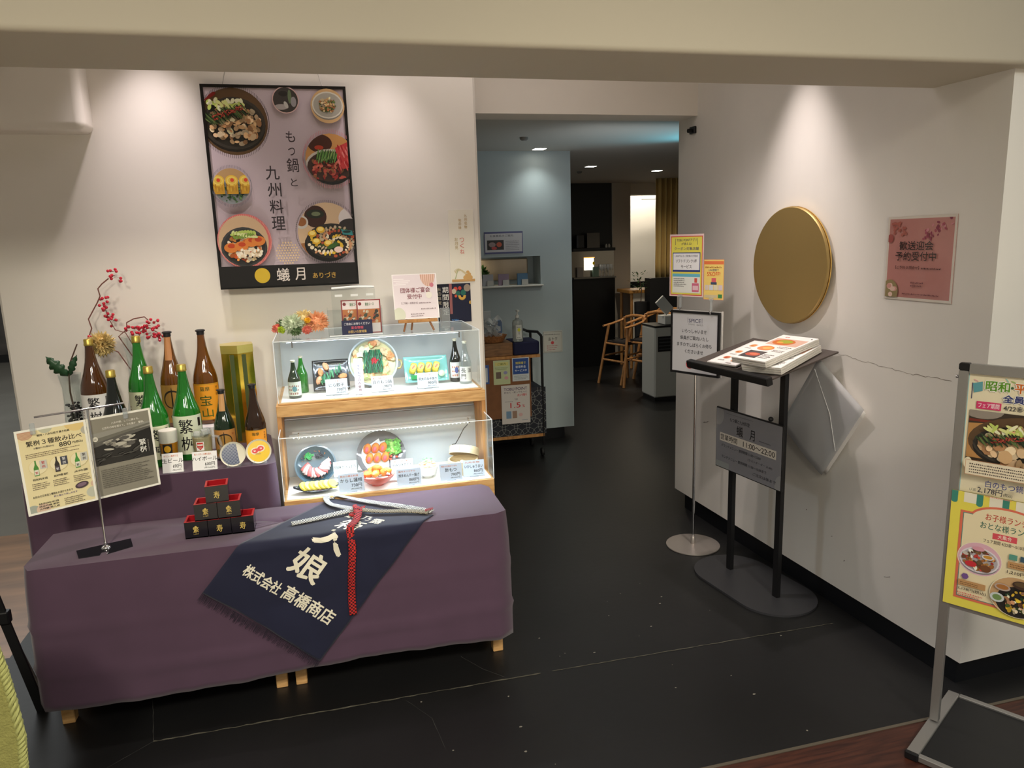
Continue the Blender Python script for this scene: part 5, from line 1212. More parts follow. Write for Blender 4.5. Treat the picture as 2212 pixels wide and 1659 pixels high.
MB().box((px0+.01, 3.6695, pz0+.01), (px0+PW-.01, 3.684, pz0+PH-.01)).build('backing', mat('backing_board', (60, 56, 54), .8), pf, world=True)
for x in (px0+.09, px0+PW-.10): MB().cyl((x, 3.684, pz0+PH-.01), (x+(.13 if x < 0 else -.13), 3.684, pz0+PH+.48), .0016, n=6).build('hanging_wire', mat('steel_wire', (190, 186, 180), .3, .8), pf, world=True)
MB().box((px0+.2, 3.685, pz0+PH-.06), (px0+.42, 3.719, pz0+PH-.03)).build('bracket', M_BLACK, pf, world=True)

def moon(p):
    w_, h_ = p.w, p.h
    p.rect(0, 0, w_, h_, (232, 226, 212)); p.frame(0, 0, w_, h_, .002, (240, 236, 226)); p.rect(w_*.05, 0, w_*.97, h_*.035, (196, 150, 90))
    for a, b, r_ in ((.68, .07, .10), (.60, .055, .10), (.78, .055, .10), (.66, .10, .08), (.74, .10, .08), (.69, .13, .07)): p.ell(w_*a, h_*b, w_*r_, w_*r_*.95, (206, 160, 96))
    for k in range(9): p.ell(w_*(.20+.05*k), h_*(.14+.03*sin(k*.5)), w_*.03, h_*.03, (206, 190, 150), a=.6+.1*k, n=6)
    p.poly([(w_*.16, h_*.04), (w_*.20, h_*.04), (w_*.32, h_*.18), (w_*.30, h_*.18)], (170, 180, 130))
    p.vtext('九州名物', w_*.68, h_*.94, h_*.045, (196, 168, 120)); p.vtext('旬の味', w_*.45, h_*.88, h_*.045, (196, 168, 120)); p.vtext('つくね', w_*.50, h_*.62, h_*.07, (214, 130, 120)); p.vtext('お月見', w_*.28, h_*.62, h_*.05, (190, 170, 120))
prints('wall_notice', 'tall narrow cream sheet with golden mound, taped near the doorway edge', 'notice', .128, .355, (.640, 3.716, 1.541), (1, .0, .0), (0, 0, 1), moon)
def kigen(p):
    w_, h_ = p.w, p.h
    p.rect(0, 0, w_, h_, (26, 30, 56)); p.rect(0, 0, w_*.36, h_, (20, 22, 40)); p.rect(w_*.36, h_*.22, w_*.44, h_, (156, 96, 96))
    rnd = random.Random(5); p.push_rect(w_*.44, 0, w_, h_)
    for cx, cy, r_, c in ((.55, .86, .06, (196, 70, 56)), (.68, .88, .05, (196, 70, 56)), (.50, .80, .07, (196, 180, 160)), (.62, .74, .07, (40, 104, 92)), (.78, .76, .08, (40, 104, 92)), (.90, .88, .10, (156, 140, 126)), (.55, .68, .04, (206, 84, 60))): p.ell(w_*cx, h_*cy, w_*r_, w_*r_*1.1, c)
    for k in range(14): a = pi+pi*k/13; p.ell(w_*.74+w_*.08*cos(a), h_*.68+w_*.09*sin(a), w_*.045, w_*.014, (214, 168, 76), a=a, n=8)
    p.ell(w_*.98, h_*.5, w_*.04, w_*.05, (196, 156, 80)); p.pop()
    p.vtext('期間限定', w_*.24, h_*.94, h_*.17, (226, 222, 214), step=h_*.19); p.vtext('秋の味覚', w_*.06, h_*.92, h_*.10, (160, 150, 130)); p.text('TOBU', w_*.50, h_*.03, h_*.05, (90, 150, 220), al='c')
prints('wall_notice', 'dark navy sheet with flowers, taped below the cream sheet', 'notice', .170, .195, (.568, 3.716, 1.338), (1, .0, .0), (0, 0, 1), kigen, bg=(26, 30, 56), m=M_GLOSS)

# ================================================================== entrance wall
RWM = frame((*rw(0), 0), (dx, dy, 0), (0, 0, 1))      # local x along the wall towards the mall, local z out of the wall
def rwf(s, z, off=.0): q = rw(s, -off); return Vector((q[0], q[1], z))
def rwframe(s, z, off): return frame(rwf(s, z, off), (dx, dy, 0), (0, 0, 1))
t = thing('gold_disc', 'large round brushed gold disc mounted on the entrance wall', 'wall disc', tuple(rwf(.985, 1.578, .0)))
Mx = wm(t).inverted() @ rwframe(.985, 1.578, .0)
MB().lathe([(0, .022), (.272, .022), (.276, .025), (.276, .034), (.272, .038), (0, .038)], n=96, cap=False).build('disc', mat('brushed_gold', (172, 146, 92), .45, .62, noise=(1.2, .08, (1, 1, 1))), t, M=Mx, smooth=True)
MB().lathe([(0, .0), (.06, .0), (.06, .022), (0, .022)], n=24, cap=False).build('wall_mount', M_BLACK, t, M=Mx)
MB().lathe([(.268, .012), (.2775, .016), (.2775, .022), (.268, .022)], n=96, cap=False).build('rim', mat('bright_gold_rim', (226, 190, 110), .22, .95), t, M=Mx, smooth=True)
def pink(p):
    w_, h_ = p.w, p.h
    p.rect(0, 0, w_, h_, (214, 206, 196)); p.rect(w_*.03, h_*.03, w_*.97, h_*.97, (184, 126, 120))
    p.push_rect(w_*.03, h_*.03, w_*.97, h_*.97); rnd = random.Random(4)
    for k in range(40):
        a = rnd.random(); p.ell(w_*(.60+.40*a+rnd.uniform(-.05, .05)), h_*(.78+.20*a+rnd.uniform(-.07, .05)), w_*rnd.uniform(.010, .028), w_*rnd.uniform(.008, .02), [(130, 44, 70), (160, 70, 90), (200, 130, 140)][k % 3], a=k, n=8)
    for k in range(22): p.ell(w_*rnd.uniform(.08, .3), h_*rnd.uniform(.78, .94), w_*.018, w_*.018, (170, 96, 86), n=8)
    p.ell(w_*.06, h_*.74, w_*.05, w_*.05, (160, 84, 80)); p.ell(w_*.10, h_*.10, w_*.13, w_*.14, (146, 130, 92))
    for k in range(9): p.ell(w_*(.05+.13*rnd.random()), h_*(.05+.13*rnd.random()), w_*.035, w_*.03, [(224, 190, 176), (206, 150, 140)][k % 2], n=8)
    p.pop()
    p.text('歓送迎会', w_*.46, h_*.60, h_*.105, (34, 20, 24), w=w_*.50, al='c'); p.text('予約受付中', w_*.46, h_*.475, h_*.105, (34, 20, 24), w=w_*.60, al='c')
    p.text('【ご予約 お問合せ】', w_*.17, h_*.375, h_*.038, (70, 40, 44), w=w_*.36); p.lines(w_*.56, h_*.378, w_*.84, h_*.412, 1, (70, 40, 44), 5, ragged=False); p.lines(w_*.42, h_*.17, w_*.62, h_*.24, 2, (110, 64, 70)); p.lines(w_*.30, h_*.07, w_*.86, h_*.10, 1, (110, 64, 70))
Mp = rwframe(1.561, 1.459, .003)
p = Print(.325, .324, (184, 126, 120)); pink(p); o = p.make('party_poster', None, Mp, M_GLOSS); tag(o, 'dusty pink welcome party poster taped to the entrance wall beyond the gold disc', 'poster')
MB()
t = thing('security_camera', 'tiny black camera high on the entrance wall beside the doorway', 'camera', tuple(rwf(.04, 2.33, 0)))
MB().box((-.004, -.03, -.018), (.012, .03, .022), bev=.003).build('body', M_BLACK, t, M=T(-.012, 0, 0)); MB().cyl((-.014, 0, 0), (-.04, .0, -.002), .012, n=14).build('lens', M_DARK, t)
def wallstrip(name, pts, wd, m, seed=1):
    rnd = random.Random(seed); vs = []; P = []
    for a, b in zip(pts[:-1], pts[1:]):
        n = max(2, int(math.hypot(b[0]-a[0], b[1]-a[1])/.015))
        for i in range(n): P.append((a[0]+(b[0]-a[0])*i/n+0, a[1]+(b[1]-a[1])*i/n+rnd.uniform(-.004, .004)))
    for q in P:
        k = wd*rnd.uniform(.3, 1); vs += [tuple(rwf(q[0], q[1]+k/2, .0006)), tuple(rwf(q[0], q[1]-k/2, .0006))]
    MB().add(vs, [(2*i, 2*i+1, 2*i+3, 2*i+2) for i in range(len(P)-1)]).build(name, m)['kind'] = 'structure'
wallstrip('trim_10', [(1.27, 1.20), (1.45, 1.185), (1.6, 1.175), (1.75, 1.17), (1.93, 1.175)], .0024, mat('plaster_crack', (132, 120, 108), .9), 4)
for k, (s_, z_, l_) in enumerate(((.20, .62, .07), (.95, .34, .02), (1.33, .33, .02), (1.42, .25, .015), (1.66, .28, .05), (1.15, .40, .012), (1.55, 1.93, .0))):
    if l_: wallstrip('trim_%d' % (11+k), [(s_, z_), (s_+l_, z_+l_*.4)], .006, mat('wall_scuff', (120, 112, 104), .9), k)

# ------------------------------------------------------------------ lectern-style menu stand
AZ = R(172); D = Vector((sin(AZ), cos(AZ), 0)); UU = Vector((sin(AZ-pi/2), cos(AZ-pi/2), 0)); CC = Vector((1.995, 3.07, 0))
ms = thing('menu_stand', 'black two-pole menu stand with sloping top and hours sign by the wall', 'menu stand', tuple(CC))
def st2(s, off, z): return CC+D*s+UU*off+Vector((0, 0, z))
stad = []
for k in range(33):
    a = pi*k/32; stad.append((.165+.195*sin(a) if True else 0, .195*cos(a)))
stad = [(.155+.195*cos(-pi/2+pi*k/24), .195*sin(-pi/2+pi*k/24)) for k in range(25)]+[(-.155+.195*cos(pi/2+pi*k/24), .195*sin(pi/2+pi*k/24)) for k in range(25)]
MB().prism(stad, 0.0, .010, frame((0, 0, 0), D, UU)).build('base_plate', mat('grey_steel_plate', (66, 66, 70), .45, .3), ms) if (frame((0, 0, 0), D, UU).to_3x3() @ Vector((0, 0, 1))).z > 0 else MB().prism(stad, -.010, 0, frame((0, 0, 0), D, UU)).build('base_plate', mat('grey_steel_plate', (66, 66, 70), .45, .3), ms)
for s in (-.178, .166): MB().box((-.016, -.011, .010), (.016, .011, 1.15), wm(ms).inverted() @ Matrix.Translation(st2(s, 0, 0)) @ RZ(pi/2-AZ)).build('pole', M_BLACK, ms)
L0 = st2(0, -.2, 1.118); H0 = st2(0, .185, 1.208); BT = (H0-L0).normalized()
BM = frame(L0, D, BT)
MB().box((-.262, 0, -.006), (.300, .388, .002), bev=.002).build('sloping_top', mat('dark_brown_board', (74, 66, 62), .5), ms, M=wm(ms).inverted() @ BM)
MB().box((-.268, -.030, -.022), (.312, .002, .016), bev=.005).build('front_lip', M_BLACK, ms, M=wm(ms).inverted() @ BM)
SG = frame(st2(-.278, -.030, .552), D, (0, 0, 1))
MB().box((0, 0, -.012), (.482, .318, 0), bev=.003).build('sign_frame', M_BLACK, ms, M=wm(ms).inverted() @ SG)
MB().ball((0, 0, 0), .012, 10, 8).build('knob', M_BLACK, ms, M=wm(ms).inverted() @ Matrix.Translation(st2(.12, -.03, .885)))
def hours(p):
    w_, h_ = p.w, p.h
    p.rect(0, 0, w_, h_, (122, 122, 128)); p.ell(w_*.02, h_*.9, w_*.10, w_*.12, (140, 140, 142)); p.ell(w_*1.0, h_*.05, w_*.08, w_*.12, (140, 140, 142)); p.rect(w_*.0, 0, w_*.22, h_*.10, (134, 138, 138))
    p.lines(w_*.16, h_*.945, w_*.60, h_*.965, 1, (90, 90, 96)); p.text('もつ鍋と九州料理', w_*.22, h_*.83, h_*.065, (50, 50, 56), w=w_*.31)
    p.text('蟻', w_*.38, h_*.63, h_*.165, (26, 26, 30), al='c', w=w_*.10); p.text('月', w_*.575, h_*.63, h_*.165, (26, 26, 30), al='c', w=w_*.075); p.lines(w_*.68, h_*.655, w_*.86, h_*.69, 1, (80, 80, 86))
    p.rect(w_*.06, h_*.46, w_*.93, h_*.60, (196, 190, 180)); p.text('営業時間', w_*.075, h_*.485, h_*.095, (30, 28, 28), w=w_*.27); p.text('11:00～22:00', w_*.44, h_*.485, h_*.085, (30, 28, 28), w=w_*.47)
    p.text('グランドメニュー 提供時間 11:00～22:00', w_*.09, h_*.365, h_*.05, (60, 60, 66), w=w_*.62); p.text('(ラストオーダー 21:00)', w_*.52, h_*.275, h_*.045, (60, 60, 66), w=w_*.36)
    p.text('ランチメニュー 提供時間 11:00～15:00まで', w_*.10, h_*.175, h_*.05, (60, 60, 66), w=w_*.70); p.text('ご注文は係まで', w_*.60, h_*.075, h_*.05, (60, 60, 66), w=w_*.34)
p = Print(.470, .306, (122, 122, 128), .001); hours(p); o = p.make('hours_sign', ms, SG @ T(.006, .006, .0012)); o['label'] = 'grey panel of opening hours'
# menus lying on the sloping top
def menu_a(p):
    w_, h_ = p.w, p.h
    p.rect(0, 0, w_, h_, (250, 248, 246)); p.frame(w_*.03, h_*.02, w_*.97, h_*.98, .0012, (90, 80, 80))
    for x, y, r_, c in ((.30, .80, .13, (214, 130, 60)), (.66, .70, .15, (226, 140, 70)), (.28, .50, .12, (206, 120, 60)), (.70, .42, .12, (220, 150, 90)), (.30, .24, .12, (190, 90, 60)), (.70, .16, .12, (200, 110, 70))):
        p.ell(w_*x, h_*y, w_*r_, w_*r_*.8, (236, 200, 170)); p.ell(w_*x, h_*y, w_*r_*.75, w_*r_*.6, c); p.ell(w_*(x+.03), h_*(y+.01), w_*r_*.4, w_*r_*.3, tuple(min(255, v+30) for v in c)); p.lines(w_*(x-.12), h_*(y-.13), w_*(x+.12), h_*(y-.09), 2, (90, 60, 60), int(x*100))
def menu_b(p):
    w_, h_ = p.w, p.h
    p.rect(0, 0, w_, h_, (250, 248, 246)); p.text('食事', w_*.18, h_*.90, h_*.04, (200, 60, 70))
    p.rect(w_*.06, h_*.60, w_*.94, h_*.86, (226, 186, 170)); p.ell(w_*.42, h_*.73, w_*.30, w_*.17, (214, 120, 70)); p.ell(w_*.44, h_*.75, w_*.20, w_*.10, (170, 176, 70)); p.ell(w_*.34, h_*.71, w_*.09, w_*.05, (240, 170, 90))
    p.lines(w_*.56, h_*.50, w_*.92, h_*.58, 2, (70, 50, 50)); p.ell(w_*.32, h_*.45, w_*.22, w_*.14, (232, 140, 80)); p.ell(w_*.36, h_*.46, w_*.13, w_*.08, (246, 186, 110)); p.lines(w_*.6, h_*.36, w_*.92, h_*.44, 2, (70, 50, 50))
    p.rect(w_*.08, h_*.07, w_*.58, h_*.32, (70, 62, 66)); p.ell(w_*.34, h_*.19, w_*.20, w_*.10, (196, 82, 60)); p.ell(w_*.36, h_*.20, w_*.12, w_*.05, (226, 120, 84)); p.lines(w_*.62, h_*.10, w_*.92, h_*.26, 4, (70, 50, 50)); p.ell(w_*.9, h_*.94, w_*.02, w_*.02, (60, 50, 50))
def menu(label, s, tt, rot, h0, th, fn, w_=.205, h_=.305, curl=0, grp='menus stacked on the sloping top'):
    M0 = BM @ T(s, tt, h0) @ RZ(rot)
    t = thing('menu', label, 'menu', (0, 0, 0), 0, grp); t.matrix_basis = M0
    n = max(1, int(th/.0035))
    pg = MB()
    for k in range(n):
        z = .003+k*th/n; j = .0015*sin(k*2.3); pg.box((j, -j, z), (w_+j, h_-j, z+th/n*.72))
    pg.build('pages', mat('menu_pages', (226, 222, 216), .6), t)
    p = Print(w_, h_, (250, 248, 246), .0008); fn(p)
    p.build('top_page', M_GLOSS, t, M=T(0, 0, .004+th), color=True)
    return t
menu('open menu sheet of fried dishes, flat on the far part of the sloping top', -.150, .012, .10, .003, .008, menu_a, .188, .32)
menu('menu peeking out under the topmost menu, toward the near edge', .108, .008, .22, .003, .030, menu_b, .205, .30)
menu('topmost menu, thick and tilted, showing a green-topped dish', .050, .006, .06, .0385, .026, menu_b, .208, .325)
# clear document sleeve hanging by its corner from the stand
HP = rwf(1.262, 1.172, .055); 
slv = thing('document_sleeve', 'big clear plastic sleeve hanging by one corner under the sloping top', 'sleeve', tuple(HP))
def sl(a, b, o=0):
    """a along the far-left side, b along the near-right side"""
    q = Vector((-.263, 0, -.370))*a + Vector((.272, 0, -.185))*b
    return rwf(1.262+q.x, 1.172+q.z, .062+.022*abs(a-b)*0+o-.035*(a*b) - .02*abs(b-a*.7))
SL1 = acrylic('sleeve_plastic', (238, 238, 240), 1.5, .12, .40); SL2 = mat('sleeve_insert', (244, 240, 238), .5)
MB().grid(lambda u, v: tuple(sl(u, v)), 12, 12).build('front_sheet', SL1, slv, world=True, smooth=True, solid=.002)
MB().grid(lambda u, v: tuple(sl(.03+.94*u, .05+.98*v, -.010)), 12, 12).build('back_sheet', SL2, slv, world=True, smooth=True, solid=.0015)
MB().cyl(sl(.12, .04, .003), sl(.35, .62, .003), .0012, n=5).cyl(sl(.35, .62, .003), sl(.62, .98, .003), .0012, n=5).build('crease', mat('white_crease', (246, 246, 246), .3), slv, world=True)
MB().tube([tuple(HP), tuple(HP+Vector((-.006, .004, .02))), tuple(st2(.245, .165, 1.196))], .0025, 6).build('hook', M_CHROME, slv, world=True)

# ------------------------------------------------------------------ waiting notice on a round-base pole
sp_ = thing('notice_stand', 'slim steel pole stand with round base and black-framed waiting notice', 'sign stand', (1.945, 3.60, 0))
MB().lathe([(0, 0), (.148, 0), (.150, .003), (.149, .007), (.03, .010), (.014, .012), (.012, .05), (.0075, .055), (0, .055)], n=56, cap=False).build('round_base', mat('brushed_steel', (176, 168, 162), .35, .7), sp_, smooth=True)
MB().cyl((0, 0, .05), (0, 0, 1.0), .0075, n=16).build('pole', M_CHROME, sp_, smooth=True)
A5 = R(155); SD = Vector((sin(A5), cos(A5), 0)); SN = SD.cross(Vector((0, 0, 1)))
SM = frame(Vector((1.945, 3.60, .990))+SD*(-.158)+SN*.014, SD, (0, 0, 1))
fm = MB()
for a, b in (((0, 0, -.010), (.315, .012, .006)), ((0, .333, -.010), (.315, .345, .006)), ((0, .012, -.010), (.010, .333, .006)), ((.305, .012, -.010), (.315, .333, .006))): fm.box(a, b)
fm.build('frame', M_BLACK, sp_, M=wm(sp_).inverted() @ SM)
MB().box((.317, .0, -.020), (.322, .350, -.012)).box((.0, .0, -.016), (.32, .348, -.012)).build('backing', mat('white_edge', (232, 230, 226), .4), sp_, M=wm(sp_).inverted() @ SM)
def spice(p):
    w_, h_ = p.w, p.h
    p.rect(0, 0, w_, h_, (206, 206, 210)); p.text('SPICE', w_*.50, h_*.845, h_*.060, (40, 46, 90), al='c', w=w_*.26); p.rect(w_*.345, h_*.84, w_*.352, h_*.925, (40, 46, 90)); p.rect(w_*.655, h_*.84, w_*.662, h_*.925, (40, 46, 90)); p.text('DINING', w_*.36, h_*.800, h_*.026, (150, 150, 156), w=w_*.14); p.text('北のち乃', w_*.54, h_*.795, h_*.030, (90, 90, 96), w=w_*.14)
    for k, (s_, ww) in enumerate((('いらっしゃいませ', .54), ('係員がご案内いたし', .62), ('ますのでしばらくお待ち', .76), ('くださいませ', .40))): p.text(s_, w_*.49, h_*(.665-.115*k), h_*.066, (50, 50, 54), al='c', w=w_*ww)
    p.ell(w_*.40, h_*.135, w_*.080, w_*.080, (204, 60, 66), n=30); p.ell(w_*.40, h_*.135, w_*.064, w_*.064, (222, 214, 214), n=30); p.poly([(w_*.345, h_*.175), (w_*.36, h_*.19), (w_*.455, h_*.095), (w_*.44, h_*.08)], (204, 60, 66)); p.rect(w_*.36, h_*.13, w_*.44, h_*.145, (60, 60, 66)); p.lines(w_*.52, h_*.08, w_*.72, h_*.19, 4, (214, 130, 130))
p = Print(.297, .323, (206, 206, 210), .001); spice(p); p.make('notice_sheet', sp_, SM @ T(.009, .011, .001), M_GLOSS)
# the two yellow coupon cards clipped above it
def coupon(p):
    w_, h_ = p.w, p.h
    p.rect(0, 0, w_, h_, (236, 206, 204)); p.rect(w_*.03, h_*.02, w_*.97, h_*.97, (214, 84, 76)); p.rect(w_*.05, h_*.035, w_*.95, h_*.955, (232, 222, 96))
    p.text('TOBU POINTアプリ', w_*.5, h_*.885, h_*.045, (40, 44, 90), al='c', w=w_*.58); p.text('が使える!', w_*.5, h_*.825, h_*.042, (40, 44, 90), al='c', w=w_*.30); p.text('クーポン対象店舗', w_*.5, h_*.745, h_*.050, (40, 44, 120), al='c', w=w_*.72)
    p.rect(w_*.17, h_*.83, w_*.18, h_*.93, (40, 44, 90)); p.rect(w_*.82, h_*.83, w_*.83, h_*.93, (40, 44, 90))
    p.rect(w_*.09, h_*.40, w_*.91, h_*.71, (44, 60, 130)); p.rect(w_*.11, h_*.43, w_*.89, h_*.695, (240, 240, 244)); p.text('1,000円以上ご飲食の方限定', w_*.5, h_*.635, h_*.035, (70, 70, 90), al='c', w=w_*.68); p.text('ソフトドリンク1杯', w_*.5, h_*.545, h_*.055, (36, 36, 44), al='c', w=w_*.62); p.text('サービス', w_*.5, h_*.455, h_*.055, (36, 36, 44), al='c', w=w_*.32)
    p.rect(w_*.09, h_*.06, w_*.91, h_*.37, (236, 238, 232)); p.rect(w_*.09, h_*.32, w_*.91, h_*.37, (110, 190, 214)); p.lines(w_*.13, h_*.16, w_*.56, h_*.31, 5, (110, 110, 110), 6); p.rect(w_*.68, h_*.08, w_*.88, h_*.22, (214, 110, 140)); p.rect(w_*.70, h_*.11, w_*.86, h_*.18, (240, 200, 210)); p.rect(w_*.75, h_*.23, w_*.83, h_*.30, (224, 96, 86))
CP = frame(Vector((1.945, 3.60, 1.412))+SD*(-.168)+SN*.020, SD, (0, 0, 1))
def clips(t, xs, M0):
    for x in xs:
        MB().box((x-.006, -.060, -.004), (x+.006, .004, .004), bev=.002).build('clip_stem', acrylic('clip_acrylic'), t, M=wm(t).inverted() @ M0)
        MB().box((x-.014, -.006, -.006), (x+.014, .012, .006), bev=.003).build('clip_jaw', acrylic('clip_acrylic'), t, M=wm(t).inverted() @ M0); MB().tube([(x-.008, -.058, .004), (x, -.075, .008), (x+.008, -.058, .004)], .003, 6).build('clip_spring', M_CHROME, t, M=wm(t).inverted() @ M0)
t = thing('coupon_card', 'larger yellow coupon card clipped above the waiting notice', 'card', tuple(CP.translation))
p = Print(.220, .330, (236, 206, 204)); coupon(p); p.make('card', t, CP, M_GLOSS); clips(t, (.075,), CP)
def off5(p):
    w_, h_ = p.w, p.h
    p.rect(0, 0, w_, h_, (246, 214, 120)); p.rect(0, h_*.88, w_, h_*.96, (232, 120, 70)); p.frame(0, 0, w_, h_, .002, (240, 150, 110)); p.lines(w_*.08, h_*.79, w_*.92, h_*.86, 1, (170, 110, 40)); p.text('LINE登録で', w_*.5, h_*.71, h_*.06, (60, 90, 120), al='c', w=w_*.5)
    p.text('5%OFF!', w_*.5, h_*.59, h_*.10, (220, 60, 40), al='c', w=w_*.66); p.rect(w_*.40, h_*.42, w_*.62, h_*.54, (224, 100, 110)); p.rect(w_*.36, h_*.38, w_*.66, h_*.44, (70, 84, 110))
    for k in range(4): p.rect(w_*(.06+.23*k), h_*.24, w_*(.26+.23*k), h_*.37, [(226, 210, 200), (214, 220, 230), (232, 224, 196), (220, 206, 214)][k])
    p.rect(w_*.05, h_*.05, w_*.70, h_*.12, (216, 200, 160)); p.rect(w_*.74, h_*.05, w_*.94, h_*.14, (60, 140, 80))
CP2 = frame(Vector((1.945, 3.60, 1.402))+SD*(.056)+SN*.020, SD, (0, 0, 1))
t = thing('coupon_card', 'smaller orange-yellow discount card clipped beside the larger coupon', 'card', tuple(CP2.translation))
p = Print(.122, .207, (246, 214, 120)); off5(p); p.make('card', t, CP2, M_GLOSS); clips(t, (.050,), CP2)

# ------------------------------------------------------------------ big poster stand by the mall floor
AS = thing('poster_stand', 'tall aluminium poster stand on a black base, at the wall corner', 'poster stand', (1.99, 1.905, 0))
AD = Vector((sin(R(150)), cos(R(150)), 0)); AN = AD.cross(Vector((0, 0, 1)))
AM = frame(Vector((1.99, 1.905, 0)), AD, (0, 0, 1)); li = lambda M_: wm(AS).inverted() @ M_
W_ = .372
for s in (0, W_): MB().box((s-.020, .03, -.010), (s+.009, 1.285, .014), bev=.003).build('upright', M_ALU, AS, M=li(AM))
MB().box((.009, 1.276, -.010), (W_-.020, 1.308, .014), bev=.003).build('top_rail', M_ALU, AS, M=li(AM)); MB().box((.009, .47, -.010), (W_-.020, .49, .010)).build('lower_rail', M_ALU, AS, M=li(AM))
for s in (0, W_): MB().box((s-.021, 1.285, -.011), (s+.012, 1.309, .015), bev=.004).build('corner_cap', M_BLACK, AS, M=li(AM))
MB().ball((-.026, 1.262, .0), .006, 10, 8).build('knob', M_CHROME, AS, M=li(AM))
MB().box((.009, .49, -.008), (W_-.020, 1.276, .002)).build('poster_panel', mat('white_panel', (232, 228, 218), .5), AS, M=li(AM))
BMx = frame(Vector((1.99, 1.905, 0)), AD, -AN) 
bs = MB()
for s in (-.005, W_-.005): MB().box((s-.02, -.235, 0), (s+.018, .235, .026), bev=.003).build('base_bar', M_ALU, AS, M=li(frame(Vector((1.99, 1.905, 0)), AD, AN.cross(AD)*0+(-AN if False else AN.cross(Vector((0,0,0))) ) if False else (Vector((0, 0, 1)).cross(AD)))))
FB = li(frame(Vector((1.99, 1.905, 0)), AD, Vector((0, 0, 1)).cross(AD)))
for y in (-.235, .215): MB().box((.013, y, .002), (W_-.025, y+.020, .024), bev=.003).build('base_bar', M_ALU, AS, M=FB)
MB().box((.013, -.215, .004), (W_-.025, .215, .016)).build('base_board', mat('black_base_board', (24, 25, 27), .4), AS, M=FB)
for s in (-.005, W_-.005):
    for y in (-.240, .226): MB().box((s-.022, y, 0), (s+.020, y+.014, .028), bev=.004).build('foot_cap', M_BLACK, AS, M=FB)
def upper(p):
    w_, h_ = p.w, p.h
    p.rect(0, 0, w_, h_, (236, 226, 196)); p.rect(0, h_*.0, .003, h_, (160, 200, 204)); p.rect(0, h_-.006, w_, h_, (170, 200, 200)); p.rect(w_-.003, 0, w_, h_, (160, 200, 204))
    rnd = random.Random(4)
    for k in range(26): p.ell(w_*rnd.uniform(.02, .98), h_*rnd.uniform(.86, .97), .008, .002, [(150, 200, 190), (226, 170, 170), (160, 190, 110)][k % 3], a=rnd.uniform(-1, 1), n=8)
    p.poly([(w_*.04, h_*.905), (w_*.12, h_*.925), (w_*.125, h_*.85), (w_*.055, h_*.83)], (96, 160, 170)); p.rect(w_*.037, h_*.78, w_*.043, h_*.91, (50, 60, 110))
    def fat(s_, x, y, h2, c, w2):
        for dx_, dy_ in ((-.003, 0), (.003, 0), (0, .003), (0, -.003)): p.text(s_, x+dx_, y+dy_, h2, (246, 244, 236), w=w2, up=False)
        p.up(); p.text(s_, x, y, h2, c, w=w2); p.text(s_, x+.0012, y+.0008, h2, c, w=w2, up=False)
    fat('昭和', w_*.145, h_*.855, h_*.080, (110, 170, 50), w_*.19); p.text('・', w_*.345, h_*.885, .008, (60, 100, 60)); fat('平成', w_*.375, h_*.855, h_*.080, (230, 120, 40), w_*.19); p.text('・', w_*.575, h_*.885, .008, (60, 60, 60)); fat('令和', w_*.605, h_*.855, h_*.080, (60, 110, 190), w_*.19)
    fat('全員集合', w_*.29, h_*.775, h_*.060, (56, 66, 130), w_*.34)
    p.rect(w_*.085, h_*.705, w_*.285, h_*.765, (214, 60, 110)); p.text('フェア期間', w_*.10, h_*.715, h_*.040, (250, 230, 236), w=w_*.17); p.text('4/22㊎～5/10㊏', w_*.305, h_*.712, h_*.045, (50, 50, 60), w=w_*.36)
    p.rect(w_*.035, h_*.265, w_*.965, h_*.69, (60, 48, 38)); p.push_rect(w_*.035, h_*.265, w_*.965, h_*.69); p.poly([(0, h_*.3), (w_*.2, h_*.3), (w_*.3, h_*.6), (0, h_*.58)], (190, 140, 84)); p.ell(w_*.14, h_*.70, .06, .03, (150, 140, 130)); p.rect(0, h_*.60, w_*.6, h_*.62, (120, 44, 30)); p.motsu(w_*.56, h_*.45, w_*.52, h_*.225, 6); p.pop()
    p.ell(w_*.07, h_*.26, .012, .02, (236, 226, 196)); p.rect(w_*.055, h_*.17, w_*.945, h_*.285, (238, 226, 200)); p.frame(w_*.05, h_*.165, w_*.95, h_*.29, .0012, (206, 150, 110)); p.lines(w_*.085, h_*.185, w_*.90, h_*.275, 4, (90, 80, 70), 5)
    p.text('白のもつ鍋', w_*.23, h_*.085, h_*.055, (56, 66, 130), w=w_*.30); p.text('1人前', w_*.105, h_*.035, h_*.025, (90, 90, 90), w=w_*.05); p.text('2,178円', w_*.17, h_*.028, h_*.052, (40, 40, 60), w=w_*.20); p.text('(税込)', w_*.38, h_*.030, h_*.032, (60, 60, 60), w=w_*.07); p.lines(w_*.24, h_*.005, w_*.46, h_*.02, 1, (220, 120, 120))
p = Print(.340, .400, (236, 226, 196), .001); upper(p); o = p.make('upper_poster', AS, AM @ T(.008, .884, .0055)); o['label'] = 'hot pot fair poster'
